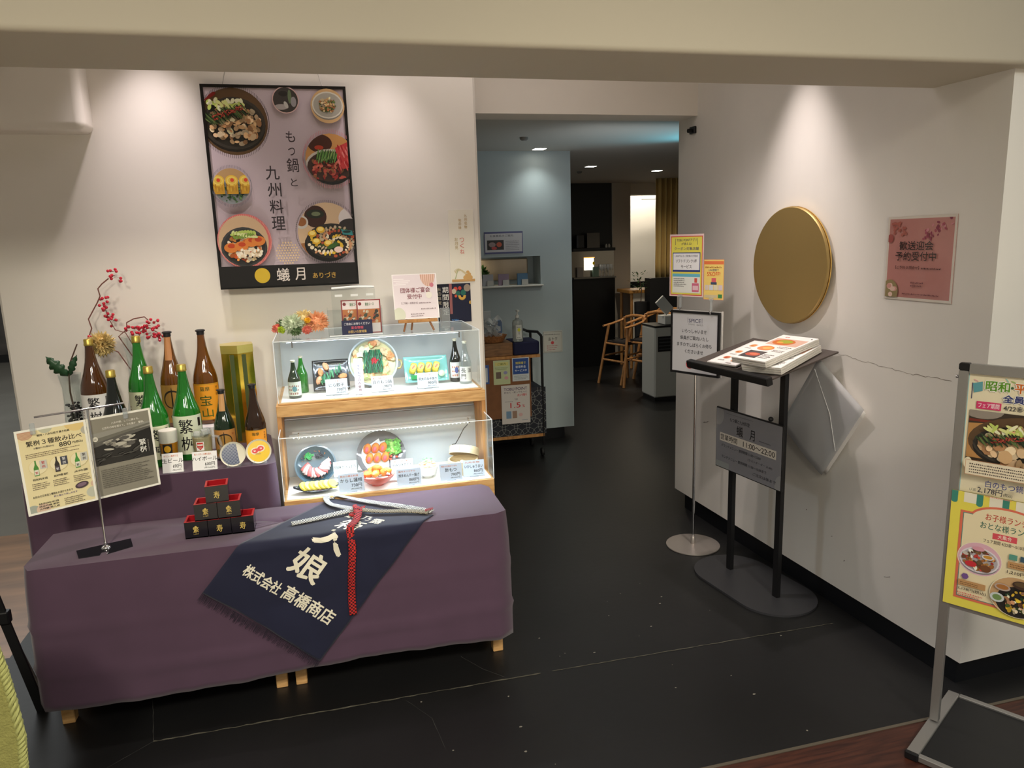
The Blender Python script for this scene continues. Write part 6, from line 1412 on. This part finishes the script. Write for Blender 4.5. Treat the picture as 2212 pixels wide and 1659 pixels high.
def lunch(p):
    w_, h_ = p.w, p.h
    p.rect(0, 0, w_, h_, (236, 222, 90))
    for k in range(9):
        x = .0+.036*k; c = (64, 140, 124) if k % 2 == 0 else (240, 234, 214); p.rect(x, h_-.034, x+.0185 if k % 2 == 0 else x+.036, h_, c); p.ell(x+.009, h_-.034, .009, .007, c) if k % 2 == 0 else None
    p.rect(.030, .030, w_-.030, h_-.062, (226, 116, 90)); p.ell(w_*.5, h_-.075, .10, .046, (226, 116, 90), n=40); p.rect(.038, .038, w_-.038, h_-.068, (90, 140, 130)); p.ell(w_*.5, h_-.080, .096, .044, (238, 226, 190), n=40); p.rect(.0405, .0405, w_-.0405, h_-.0705, (240, 226, 188)); p.ell(w_*.5, h_-.082, .093, .042, (240, 226, 188), n=40)
    p.text('お子様ランチ', w_*.5, h_*.800, h_*.058, (196, 70, 50), al='c', w=w_*.36); p.text('おとな様ランチ', w_*.5, h_*.725, h_*.058, (60, 110, 90), al='c', w=w_*.44)
    p.rect(w_*.395, h_*.655, w_*.605, h_*.705, (224, 84, 96)); p.text('大集合', w_*.5, h_*.665, h_*.034, (250, 236, 220), al='c', w=w_*.12); p.text('フェア期間 4/22㊎～5/10㊏', w_*.5, h_*.612, h_*.032, (90, 80, 70), al='c', w=w_*.36)
    cx, cy, rx = .30, .455, .062
    p.ell(w_*cx, h_*cy, rx+.002, rx*.92, (244, 236, 210), n=40); p.food(w_*cx, h_*cy, rx, (232, 224, 232), (226, 180, 196), [(206, 70, 64), (170, 110, 60), (222, 160, 80), (236, 226, 216), (110, 70, 50), (120, 90, 60)], 5, ry=rx*.9, n=64, size=(.07, .15), fit=.72); p.ell(w_*cx+.024, h_*cy+.014, .017, .009, (230, 224, 226)); p.ell(w_*cx+.024, h_*cy+.015, .013, .006, (206, 150, 60)); p.ell(w_*cx-.022, h_*cy-.020, .017, .010, (206, 50, 60)); p.ell(w_*cx+.020, h_*cy-.026, .016, .012, (120, 74, 44)); p.ell(w_*cx-.004, h_*cy+.036, .018, .007, (222, 160, 176))
    p.rect(w_*.555, h_*.52, w_*.625, h_*.565, (90, 156, 140)); p.rect(w_*.65, h_*.52, w_*.72, h_*.565, (60, 90, 110)); p.rect(w_*.55, h_*.45, w_*.80, h_*.505, (196, 150, 100)); p.lines(w_*.57, h_*.46, w_*.76, h_*.495, 2, (110, 80, 50)); p.text('1,210円(税込)', w_*.55, h_*.395, h_*.038, (60, 50, 46), w=w_*.30)
    p.ell(w_*.19, h_*.285, .011, .011, (120, 86, 150), n=6); p.rect(w_*.13, h_*.20, w_*.38, h_*.25, (196, 150, 100)); p.lines(w_*.15, h_*.21, w_*.32, h_*.24, 2, (110, 80, 50)); p.text('2,178円(税込)', w_*.13, h_*.155, h_*.032, (60, 50, 46), w=w_*.26); p.lines(w_*.13, h_*.11, w_*.37, h_*.15, 2, (214, 110, 100))
    cx, cy, r_ = w_*.655, h_*.215, .074
    p.ell(cx, cy, r_+.002, r_*.92, (244, 236, 210), n=40); p.food(cx, cy, r_, (46, 42, 40), (206, 166, 120), [(226, 186, 60), (206, 150, 110), (60, 80, 40), (236, 220, 190), (90, 60, 40), (34, 60, 40)], 14, ry=r_*.9, n=90, size=(.06, .12), off=(.15, -.2)); p.push_circ(cx, cy, r_, r_*.9); p.ell(cx-.040, cy+.026, .022, .012, (190, 170, 160)); p.ell(cx-.040, cy+.027, .017, .008, (176, 116, 60)); p.ell(cx+.010, cy+.046, .024, .014, (70, 50, 40)); p.ell(cx+.010, cy+.049, .019, .008, (96, 76, 50)); p.ell(cx-.052, cy-.012, .020, .016, (206, 214, 214)); p.ell(cx-.052, cy-.012, .013, .010, (120, 150, 90)); p.pop()
p = Print(.318, .400, (236, 222, 90), .001); lunch(p); o = p.make('lower_poster', AS, AM @ T(-.008, .486, .0170)); o['label'] = 'yellow lunch poster with scalloped green edge'

# ================================================================== beyond the doorway
def sanitizer(x, y, z):
    t = thing('sanitizer_bottle', 'clear pump bottle of hand sanitizer on the trolley', 'bottle', (x, y, z))
    MB().lathe([(.036, 0), (.042, .006), (.042, .15), (.036, .17), (.015, .18), (.013, .195), (0, .195)], n=28).build('bottle_body', mat('clear_gel', (206, 212, 210), .12, trans=.6), t, smooth=True)
    MB().lathe([(.015, .190), (.015, .21), (.006, .212), (.006, .24), (0, .24)], n=16).box((-.010, -.034, .238), (.010, .012, .252), bev=.003).build('pump', mat('white_plastic', (226, 226, 222), .4), t, smooth=True)
    p = Print(.05, .11, (214, 216, 212)); p.ell(.025, .072, .012, .014, (214, 214, 60)); p.rect(.023, .035, .027, .06, (50, 60, 60)); p.lines(.008, .09, .042, .10, 1, (110, 110, 110)); p.lines(.01, .008, .04, .02, 1, (110, 110, 110)); wrap(p, 0, .025, lambda z: .0426).make_in('label', t)
tr = thing('service_trolley', 'service trolley with dark circle-print cover beside the pale blue wall', 'trolley', (1.42, 5.75, 0))
for x, y in ((1.20, 5.61), (1.672, 5.61), (1.20, 5.93), (1.672, 5.93)): MB().cyl((x, y, .09), (x, y, .985), .011, n=10).build('post', M_BLACK, tr, world=True)
for x, y in ((1.20, 5.61), (1.66, 5.61), (1.20, 5.93), (1.66, 5.93)):
    w_ = MB().lathe([(.030, -.012), (.034, -.006), (.034, .006), (.030, .012)], T(x, y, .0345) @ RY(pi/2), 20).build('caster', mat('dark_rubber', (26, 26, 28), .6), tr, world=True, smooth=True)
MB().box((1.19, 5.60, .165), (1.68, 5.94, .19)).build('lower_shelf', M_OAK, tr, world=True)
MB().tube([(1.672, 5.61, .985), (1.64, 5.61, 1.02), (1.57, 5.66, 1.025), (1.57, 5.88, 1.025), (1.66, 5.93, .985)], .011, 8).build('handle', M_BLACK, tr, world=True)
MB().box((1.19, 5.615, .815), (1.66, 5.93, .838)).build('upper_shelf', M_OAK, tr, world=True)
def rings(p):
    w_, h_ = p.w, p.h; p.rect(0, 0, w_, h_, (30, 33, 44))
    for j in range(6):
        for i in range(6):
            cx = .0+.10*i+(.05 if j % 2 else 0); cy = .0+.075*j
            p.lay = 2
            n = 30
            for k in range(n):
                a = 2*pi*k/n; b = 2*pi*(k+1)/n; r1 = .066; r2 = .0635
                p.poly([(cx+r1*cos(a), cy+r1*sin(a)), (cx+r1*cos(b), cy+r1*sin(b)), (cx+r2*cos(b), cy+r2*sin(b)), (cx+r2*cos(a), cy+r2*sin(a))], (150, 152, 148), up=False)
cv = MB().box((1.24, 5.605, .195), (1.695, 5.96, .56), bev=.01).build('cover', mat('dark_cover', (30, 33, 44), .8), tr, world=True)
p = Print(.455, .39, (30, 33, 44)); rings(p); p.make('circle_print', tr, frame((1.24, 5.602, .185), (1, 0, 0), (0, 0, 1)))
bd = MB().box((1.16, 5.56, .35), (1.562, 5.575, .824)).build('notice_board', mat('cork_board', (128, 84, 52), .7, noise=(20, .1)), None, world=True, loc=(1.36, 5.57, .35)); tag(bd, 'brown board with leaflets leaning against the trolley front', 'board')
MB().box((1.17, 5.63, .839), (1.44, 5.90, .945), bev=.004).build('wooden_crate', wood('crate_wood', (110, 76, 46), (140, 100, 62), (2, 10, 10)), None, world=True, loc=(1.3, 5.75, .839)); tag(bpy.data.objects['wooden_crate'], 'brown wooden crate on the trolley under the wrapped items', 'crate')
rnd = random.Random(2)
bk = thing('wicker_basket', 'shallow wicker basket of plastic wrapped items on the wooden crate', 'basket', (1.30, 5.73, .946))
MB().lathe([(.07, 0), (.085, .002), (.115, .05), (.118, .055), (.108, .05), (.08, .008), (0, .006)], n=30, cap=False).build('basket', mat('wicker', (150, 100, 60), .7, noise=(60, .4)), bk, smooth=True)
for k in range(12): MB().grid(lambda u, v: (.09*(u-.5), .06*(v-.5), .018*sin(6*u+k)+.014*sin(7*v+k)), 7, 6).build('wrapped_item', acrylic('crinkled_film', (214, 220, 222), 1.9, .15, .4), bk, M=T(rnd.uniform(-.05, .05), rnd.uniform(-.05, .05), .05+.012*k) @ RZ(k*.9) @ RX(rnd.uniform(-.6, .6)), smooth=True)
MB().box((1.447, 5.625, .839), (1.66, 5.90, .945), bev=.012).build('navy_cloth', mat('navy_fabric', (28, 32, 66), .85), None, world=True, loc=(1.54, 5.76, .839)); tag(bpy.data.objects['navy_cloth'], 'folded navy cloth under the sanitizer bottle', 'cloth')
sanitizer(1.492, 5.66, .946)
def plain_box(name, a, b, m, label, cat, bev=.003):
    o = MB().box(a, b, bev=bev).build(name, m, None, world=True, loc=((a[0]+b[0])/2, (a[1]+b[1])/2, a[2])); return tag(o, label, cat)
plain_box('blue_box', (1.335, 5.86, .946), (1.415, 5.90, 1.10), mat('blue_grey_card', (96, 116, 150), .6), 'blue-grey box behind the wrapped items', 'box')
plain_box('clear_pack', (1.19, 5.86, .946), (1.325, 5.89, 1.18), acrylic('crinkled_film'), 'tall see-through pack standing behind the wicker basket', 'pack')
def leafA(p):
    w_, h_ = p.w, p.h; p.rect(0, 0, w_, h_, (196, 206, 160)); p.rect(w_*.1, h_*.78, w_*.9, h_*.92, (214, 208, 130)); p.lines(w_*.1, h_*.62, w_*.9, h_*.74, 2, (130, 150, 100)); p.rect(w_*.15, h_*.25, w_*.45, h_*.52, (110, 96, 84)); p.ell(w_*.72, h_*.48, w_*.12, w_*.1, (150, 150, 190)); p.ell(w_*.76, h_*.26, w_*.12, w_*.1, (214, 160, 166)); p.text('ご案内', w_*.5, h_*.80, h_*.09, (120, 130, 60), al='c', w=w_*.5)
def leafB(p):
    w_, h_ = p.w, p.h; p.rect(0, 0, w_, h_, (206, 212, 216)); p.rect(w_*.04, h_*.30, w_*.96, h_*.97, (36, 76, 150)); p.text('精算機で', w_*.5, h_*.72, h_*.11, (236, 220, 70), al='c', w=w_*.6); p.text('駐車料金', w_*.5, h_*.56, h_*.11, (236, 240, 246), al='c', w=w_*.6); p.text('サービス中', w_*.5, h_*.40, h_*.10, (236, 240, 246), al='c', w=w_*.7); p.lines(w_*.1, h_*.08, w_*.9, h_*.26, 3, (140, 150, 156))
def leafC(p):
    w_, h_ = p.w, p.h; p.rect(0, 0, w_, h_, (214, 208, 204)); p.text('TOBU POINT', w_*.5, h_*.86, h_*.075, (70, 40, 90), al='c', w=w_*.82); p.text('貯めて・使ってもっと', w_*.5, h_*.79, h_*.045, (80, 70, 90), al='c', w=w_*.80); p.text('お得!', w_*.72, h_*.70, h_*.065, (206, 60, 70), al='c', w=w_*.34); p.text('1pt', w_*.52, h_*.60, h_*.06, (90, 90, 100), al='c'); p.lines(w_*.12, h_*.57, w_*.42, h_*.60, 1, (110, 100, 110)); p.text('1.5', w_*.48, h_*.41, h_*.13, (206, 50, 60), al='c', w=w_*.36); p.text('%', w_*.77, h_*.41, h_*.07, (206, 70, 80), al='c'); p.rect(w_*.15, h_*.14, w_*.33, h_*.33, (120, 150, 180)); p.rect(w_*.37, h_*.14, w_*.53, h_*.33, (160, 130, 110)); p.ell(w_*.66, h_*.22, w_*.07, w_*.06, (220, 180, 180)); p.lines(w_*.72, h_*.07, w_*.92, h_*.10, 1, (100, 130, 160))
fr3 = dict(xd=(1, 0, 0), yd=(0, .0, 1))
prints('leaflet', 'pale green leaflet pinned on the brown board', 'leaflet', .134, .192, (1.260, 5.5575, .628), (1, 0, 0), (0, 0, 1), leafA)
prints('leaflet', 'blue and white leaflet pinned at the top corner of the brown board', 'leaflet', .138, .186, (1.412, 5.5575, .645), (1, 0, 0), (0, 0, 1), leafB)
prints('points_poster', 'white poster about shopping points with red 1.5 percent, on the brown board', 'poster', .232, .312, (1.316, 5.553, .305), (1, 0, 0), (0, 0, 1), leafC)
prints('leaflet', 'blue-framed leaflet half hidden by the food case edge', 'leaflet', .06, .15, (1.165, 5.5575, .640), (1, 0, 0), (0, 0, 1), lambda p: (p.rect(0, 0, p.w, p.h, (60, 90, 160)), p.rect(0, p.h*.1, p.w*.8, p.h*.85, (196, 204, 214))))
def tag_(p): p.rect(0, 0, p.w, p.h, (206, 204, 196)); p.frame(p.w*.03, p.h*.03, p.w*.97, p.h*.97, .002, (110, 108, 104)); p.lines(p.w*.08, p.h*.82, p.w*.92, p.h*.9, 1, (90, 90, 90)); p.text('おトク', p.w*.5, p.h*.55, p.h*.16, (60, 60, 60), al='c', w=p.w*.45); p.ell(p.w*.48, p.h*.45, p.w*.08, p.w*.08, (200, 70, 76)); p.lines(p.w*.2, p.h*.10, p.w*.8, p.h*.38, 3, (190, 130, 130))
prints('wall_card', 'small white card stuck low on the pale blue wall', 'notice', .175, .185, (1.823, 6.066, .775), (1, 0, .0), (0, 0, 1), tag_)
def wn(p):
    w_, h_ = p.w, p.h; p.rect(0, 0, w_, h_, (84, 86, 130)); p.rect(w_*.02, h_*.08, w_*.98, h_*.92, (196, 194, 198)); p.text('お食事処のご案内', w_*.45, h_*.76, h_*.10, (90, 90, 96), al='c', w=w_*.6); p.rect(w_*.07, h_*.18, w_*.50, h_*.62, (40, 36, 34)); p.ell(w_*.38, h_*.42, w_*.07, w_*.06, (196, 90, 60)); p.ell(w_*.2, h_*.42, w_*.09, w_*.06, (150, 130, 130)); p.ell(w_*.25, h_*.26, w_*.07, w_*.04, (190, 70, 70)); p.lines(w_*.55, h_*.15, w_*.92, h_*.62, 6, (140, 140, 146))
prints('wall_notice', 'small blue-edged notice with a photograph, above the wall niche', 'notice', .330, .180, (1.337, 6.066, 1.630), (1, 0, 0), (0, 0, 1), wn)
# niche: lit ledge with three little stands and a plant
for x, c, lab in ((1.50, (150, 130, 150), 'mauve card stand in the wall niche'), (1.665, (86, 120, 150), 'blue card stand in the wall niche'), (1.365, (170, 170, 176), 'pale grey card stand in the wall niche in front of the plant')):
    t = thing('card_stand', lab, 'card stand', (x, 6.10, 1.3665)); MB().box((-.045, 0, 0), (.045, .02, .095)).build('card', mat('card_%d' % c[0], c, .6), t); MB().box((-.01, -.012, 0), (.045, -.002, .045)).build('slip', mat('pale_slip', (186, 184, 180), .6), t)
t = thing('potted_plant', 'small green plant in the wall niche', 'plant', (1.33, 6.20, 1.3665)); MB().lathe([(.03, 0), (.036, .06), (.038, .06), (0, .058)], n=20, cap=False).build('pot', mat('white_plastic'), t, smooth=True)
bloom('foliage', t, (0, 0, .10), .085, mat('plant_green', (60, 92, 40), .6, noise=(20, .3)), 90, 3, pw=.014)
MB().box((.95, 6.262, 1.40), (1.76, 6.288, 1.585), bev=.01).build('niche_panel', mat('brushed_warm_panel', (190, 172, 146), .3, .35, noise=(1.2, .25, (3, 1, .2))), None, world=True, loc=(1.35, 6.275, 1.40)); tag(bpy.data.objects['niche_panel'], 'warm metallic panel at the back of the wall niche', 'panel')
spot('niche_light', (1.35, 6.16, 1.595), (1.35, 6.26, 1.4), .35, 150, 1, .03, (1, .86, .6))

# downlights and ceiling details
for k, (x, y) in enumerate(((1.783, 5.915), (2.754, 7.346), (3.73, 7.86))):
    t = thing('ceiling_downlight', ['square recessed downlight just before the pale blue wall', 'square recessed downlight over the dark passage', 'square recessed downlight beside the gold curtain'][k], 'ceiling light', (x, y, 2.45)); a = .045+.0*k
    MB().box((-a-.006, -a-.006, -.004), (a+.006, a+.006, -.0005)).build('trim_ring', mat('white_plastic'), t)
    MB().box((-a, -a, -.006), (a, a, -.0042)).build('diffuser', mat('lit_diffuser', (255, 250, 236), emit=(255, 248, 230), es=7), t)
for x, y, lab in ((1.48, 5.28, 'small square ceiling detector near the header'), (2.83, 7.9, 'tiny ceiling sprinkler beyond the middle downlight'), (3.02, 5.75, 'small ceiling sensor in the bluish light')):
    t = thing('ceiling_detector', lab, 'detector', (x, y, 2.45)); MB().lathe([(.03, 0), (.03, -.012), (.018, -.022), (0, -.022)], n=20).build('housing', mat('grey_plastic', (130, 126, 120), .5), t)

# black serving hatch with glassware
hatch = thing('serving_hatch', 'black cabinet with a lit glass counter at the passage end', 'cabinet', (3.6, 9.5, 0))
MB().box((3.28, 9.46, .0), (3.88, 9.595, 1.20)).build('lower_panel', mat('black_panel'), hatch, world=True); MB().box((3.28, 9.50, 1.22), (3.88, 9.595, 1.56)).build('mirror_back', mat('dark_mirror', (150, 140, 126), .12, .9), hatch, world=True)
MB().box((3.28, 9.44, 1.56), (3.88, 9.595, 1.60)).build('shelf', mat('black_panel'), hatch, world=True); MB().box((3.28, 9.42, 1.20), (3.88, 9.595, 1.22)).build('counter', mat('steel_counter', (120, 116, 108), .25, .8), hatch, world=True)
for x in (3.455, 3.525): MB().box((x, 9.485, 1.31), (x+.060, 9.499, 1.47)).build('lit_menu', mat('lit_menu', (255, 252, 240), emit=(255, 250, 232), es=2.6), hatch, world=True)
MB().ball((3.582, 9.480, 1.40), .018, 12, 8, (1, .3, 1.3)).build('yellow_emblem', mat('yellow_emblem', (240, 206, 30), .5), hatch, world=True)
MB().box((3.45, 9.488, 1.472), (3.60, 9.498, 1.48)).build('amber_lamp', mat('amber_lamp', (240, 150, 60), emit=(240, 150, 60), es=1.5), hatch, world=True)
for k, (x, z, c) in enumerate(((3.38, 1.22, (120, 112, 104)), (3.60, 1.22, (90, 110, 96)))): plain_box('counter_box', (x-.04, 9.44, z), (x+.04, 9.48, z+.13), mat('counter_box_%d' % k, c, .5), ['grey box on the hatch counter beside the lit menus', 'green-grey box on the hatch counter by the glasses'][k], 'box')
for k in range(4):
    t = thing('wine_glass', ['stemmed glass nearest the lit menus on the hatch counter', 'second stemmed glass along from the lit menus', 'third stemmed glass along from the lit menus', 'stemmed glass at the far end of the hatch counter'][k], 'glass', (3.675+.048*k, 9.43+.012*(k % 2), 1.2205), 0, 'stemmed glasses on the hatch counter')
    MB().lathe([(.022, 0), (.022, .002), (.003, .006), (.003, .07), (.02, .09), (.026, .12), (.022, .16)], n=16, cap=False).build('glass_body', acrylic('wine_glass', (230, 232, 232), 2.2, .05, .25), t, smooth=True)
plain_box('picture_card', (3.49, 9.47, 1.601), (3.67, 9.48, 1.80), mat('dim_card', (96, 90, 82), .5), 'dim upright card on the hatch shelf', 'card'); plain_box('dark_canister', (3.35, 9.46, 1.601), (3.45, 9.53, 1.78), mat('dark_canister', (44, 42, 42), .5), 'dark canister on the hatch shelf beside the upright card', 'canister', .01)
for k, x in enumerate((3.77, 3.81)): 
    o = MB().lathe([(.016, 0), (.018, .02), (.010, .045), (0, .05)], n=16).build('small_jar', mat('pale_jar', (150, 146, 138), .4), None, loc=(x, 9.49, 1.601), smooth=True); tag(o, ['small pale jar on the hatch shelf, the one nearer the upright card', 'small pale jar at the very end of the hatch shelf'][k], 'jar', 'pale jars on the hatch shelf')

# curtain, half wall, plant
def cur(u, v):
    x = 4.235+.62*u; return (x, 8.95+.035*sin(2*pi*u*8.5)+.004*sin(13*v), 1.20+1.25*v)
t = MB().grid(cur, 120, 6).build('curtain', mat('gold_fabric', (214, 182, 112), .75, sheen=.2), None, world=True, loc=(4.5, 8.95, 1.2), smooth=True, solid=.004); tag(t, 'pleated golden curtain hanging beside the far doorway', 'curtain')
MB().box((4.12, 8.87, 0), (4.95, 9.03, 1.198)).build('partition', mat('charcoal_panel', (34, 33, 34), .6), None, world=True, loc=(4.5, 8.95, 0)); tag(bpy.data.objects['partition'], 'low charcoal partition under the golden curtain', 'partition')
t = thing('potted_plant', 'leafy green plant at the end of the charcoal partition', 'plant', (4.02, 8.93, 0)); MB().lathe([(.07, 0), (.085, .9), (.08, .9), (0, .88)], n=20, cap=False).build('tall_pot', mat('charcoal_panel'), t, smooth=True)
MB().tube([(0, 0, .88), (.01, 0, 1.05), (-.02, 0, 1.2)], .006, 6).build('stem', mat('brown_stem'), t); fo = MB(); rnd = random.Random(12)
for k in range(60):
    a = rnd.uniform(0, 6.28); q = rnd.uniform(.0, .12); z = rnd.uniform(1.05, 1.28); c = Vector((q*cos(a)-.03, q*sin(a)*.6, z)); d = Vector((cos(a), sin(a)*.5, rnd.uniform(-.3, .8))).normalized()*.05; s_ = Vector((-sin(a), cos(a), 0))*.012
    fo.add([c, c+d*.5+s_, c+d, c+d*.5-s_], [(0, 1, 2, 3)])
fo.build('foliage', mat('plant_green'), t)
# far table and chair
t = thing('dining_table', 'honey wood table in the bright room beyond the passage', 'table', (4.1, 9.2, 0)); MB().box((3.92, 9.06, 1.0), (4.6, 9.5, 1.045), bev=.006).build('tabletop', mat('honey_wood', (196, 140, 72), .35), t, world=True)
for x, y in ((3.97, 9.11), (4.5, 9.11), (3.97, 9.45), (4.5, 9.45)): MB().cyl((x, y, 0), (x, y, 1.0), .02, n=8).build('leg', M_OAK, t, world=True)
MB().box((5.0, 11.75, .86), (9, 11.80, .98)).build('wall_rail', mat('black_panel'), None)['kind'] = 'structure'; bpy.data.objects['wall_rail'].name = 'trim_20'
t = thing('light_track', 'thin hanging light bar before the bright far wall', 'light bar', (5.45, 11.5, 2.33)); MB().box((-.26, -.01, -.012), (.3, .01, .0)).build('bar', mat('grey_plastic'), t); MB().box((-.004, -.004, 0), (.004, .004, .62)).build('rod', mat('grey_plastic'), t)
# high chairs
HW = wood('chair_wood', (176, 118, 66), (206, 150, 92), (8, 8, 2), .45)
def high_chair(label, x, y, rot, sc=1.0):
    t = thing('high_chair', label, 'high chair', (x, y, 0), rot, 'wooden high chairs by the white unit')
    t.scale = (sc, sc, sc)
    for sx in (-1, 1):
        for sy in (-1, 1): MB().cyl((sx*.23, sy*.25, 0), (sx*.17, sy*.13, .72 if sy < 0 else .80), .017, n=10).build('leg', HW, t, smooth=True)
        MB().tube([(sx*.19, -.20, .715), (sx*.19, -.05, .735), (sx*.185, .10, .765), (sx*.17, .16, .80)], .019, 10, flat=.7).build('armrest', HW, t, smooth=True)
        MB().cyl((sx*.205, -.20, .34), (sx*.20, .19, .36), .012, n=8).build('side_rail', HW, t)
    MB().tube([(-.17, .16, .80), (-.08, .20, .82), (.08, .20, .82), (.17, .16, .80)], .020, 10).build('top_rail', HW, t, smooth=True)
    MB().cyl((-.21, -.20, .30), (.21, -.20, .30), .013, n=8).build('foot_rail', HW, t); MB().cyl((-.19, -.165, .50), (.19, -.165, .50), .012, n=8).build('front_rail', HW, t)
    MB().box((-.17, -.16, .50), (.17, .15, .535), bev=.008).build('seat', mat('dark_seat', (40, 34, 32), .6), t)
    MB().tube([(-.15, -.10, .54), (-.05, -.13, .58), (.05, -.12, .56), (.15, -.10, .60)], .012, 6, flat=.3).build('strap', mat('black_strap', (16, 16, 18), .7), t)
high_chair('wooden high chair with black strap, farthest from the white unit', 3.50, 8.20, R(-70), .97)
high_chair('wooden high chair nearest the white unit, nested against the other', 3.72, 7.98, R(-62), 1.03)
high_chair('wooden high chair hidden furthest back by the charcoal partition', 4.02, 8.30, R(-62), 1.03)
# portable air unit
t = thing('portable_air_unit', 'white portable air unit with dark louvres behind the entrance wall', 'appliance', (3.62, 7.27, 0))
MB().box((-.262, -.165, .04), (.262, .165, .79), bev=.015).build('housing', mat('white_appliance', (206, 206, 200), .4), t); MB().box((-.25, -.15, 0), (.25, .15, .04)).build('plinth', M_BLACK, t)
MB().box((-.225, -.172, .535), (.225, -.163, .695)).build('grille', M_DARK, t)
for k in range(4): MB().box((-.215, -.178, .555+.036*k), (.215, -.172, .567+.036*k)).build('louvre', mat('grey_louvre', (60, 62, 64), .5), t)
MB().box((-.265, -.168, .79), (.265, .168, .81), bev=.006).build('top_panel', M_BLACK, t)
plain_box('cleaning_box', (3.50, 7.16, .812), (3.66, 7.34, .90), mat('white_plastic'), 'low white box lying on the air unit', 'box')
o = MB().box((-.055, -.015, -.09), (.055, .015, .09), T(3.52, 7.22, 1.01) @ RY(R(-42))).build('white_folder', mat('white_plastic'), None, world=True, loc=(3.52, 7.22, .9)); tag(o, 'tilted white folder leaning on top of the air unit', 'folder')

# ================================================================== near the mall edge
OL = mat('olive_quilted_cloth', (142, 140, 78), .85, noise=(50, .1), bump=(160, .5))
t = thing('quilted_bag', 'olive green quilted bag with braided rope edging at the display end', 'bag', (-1.045, 2.02, 0))
def bagf(u, v):
    z = .80*v; x = -.05+.17*(1-.0)*0; return (0, 0, 0)
out_ = [(-.52, 0), (.13, 0), (.155, .15), (.175, .33), (.184, .42), (.190, .50), (.183, .62), (.175, .70), (.162, .78), (.10, .86), (-.52, .92)]
MB().prism(out_, -.010, .010, frame((0, 0, 0), (1, 0, 0), (0, 0, 1))).build('bag_body', OL, t)
rope = MB()
for ph in (0, 2.1, 4.2):
    pts = []
    path = [(.135, -.008, .02), (.160, -.008, .15), (.180, -.008, .33), (.189, -.008, .42), (.195, -.008, .50), (.188, -.008, .62), (.180, -.008, .70), (.167, -.008, .78), (.10, -.008, .86)]
    for i in range(len(path)-1):
        for k in range(14):
            f_ = k/14; q = [path[i][j]+(path[i+1][j]-path[i][j])*f_ for j in range(3)]; a = (i*14+k)*.9+ph; pts.append((q[0]+.007*cos(a), q[1]+.007*sin(a), q[2]))
    rope.tube(pts, .0055, 6)
rope.build('rope_edging', mat('olive_rope', (168, 170, 104), .8), t, smooth=True)
t = thing('folding_stand', 'folding stand with a black and a silver leg leaning beside the purple cloth', 'stand', (-1.3, 2.98, 0))
MB().box((-.016, -.006, 0), (.016, .006, .95), Matrix.Translation((.125, 0, .0)) @ RY(R(-10.5))).build('black_leg', M_BLACK, t)
MB().cyl((.135, .03, .0), (-.08, .03, .82), .011, n=12).build('silver_leg', M_ALU, t, smooth=True)
MB().cyl((-.30, .03, .0), (-.06, .0, .92), .011, n=12).build('rear_leg', M_BLACK, t, smooth=True)
MB().box((-.02, -.018, -.02), (.022, .018, .03), T(.052, 0, .40), bev=.005).build('clamp', M_BLACK, t)
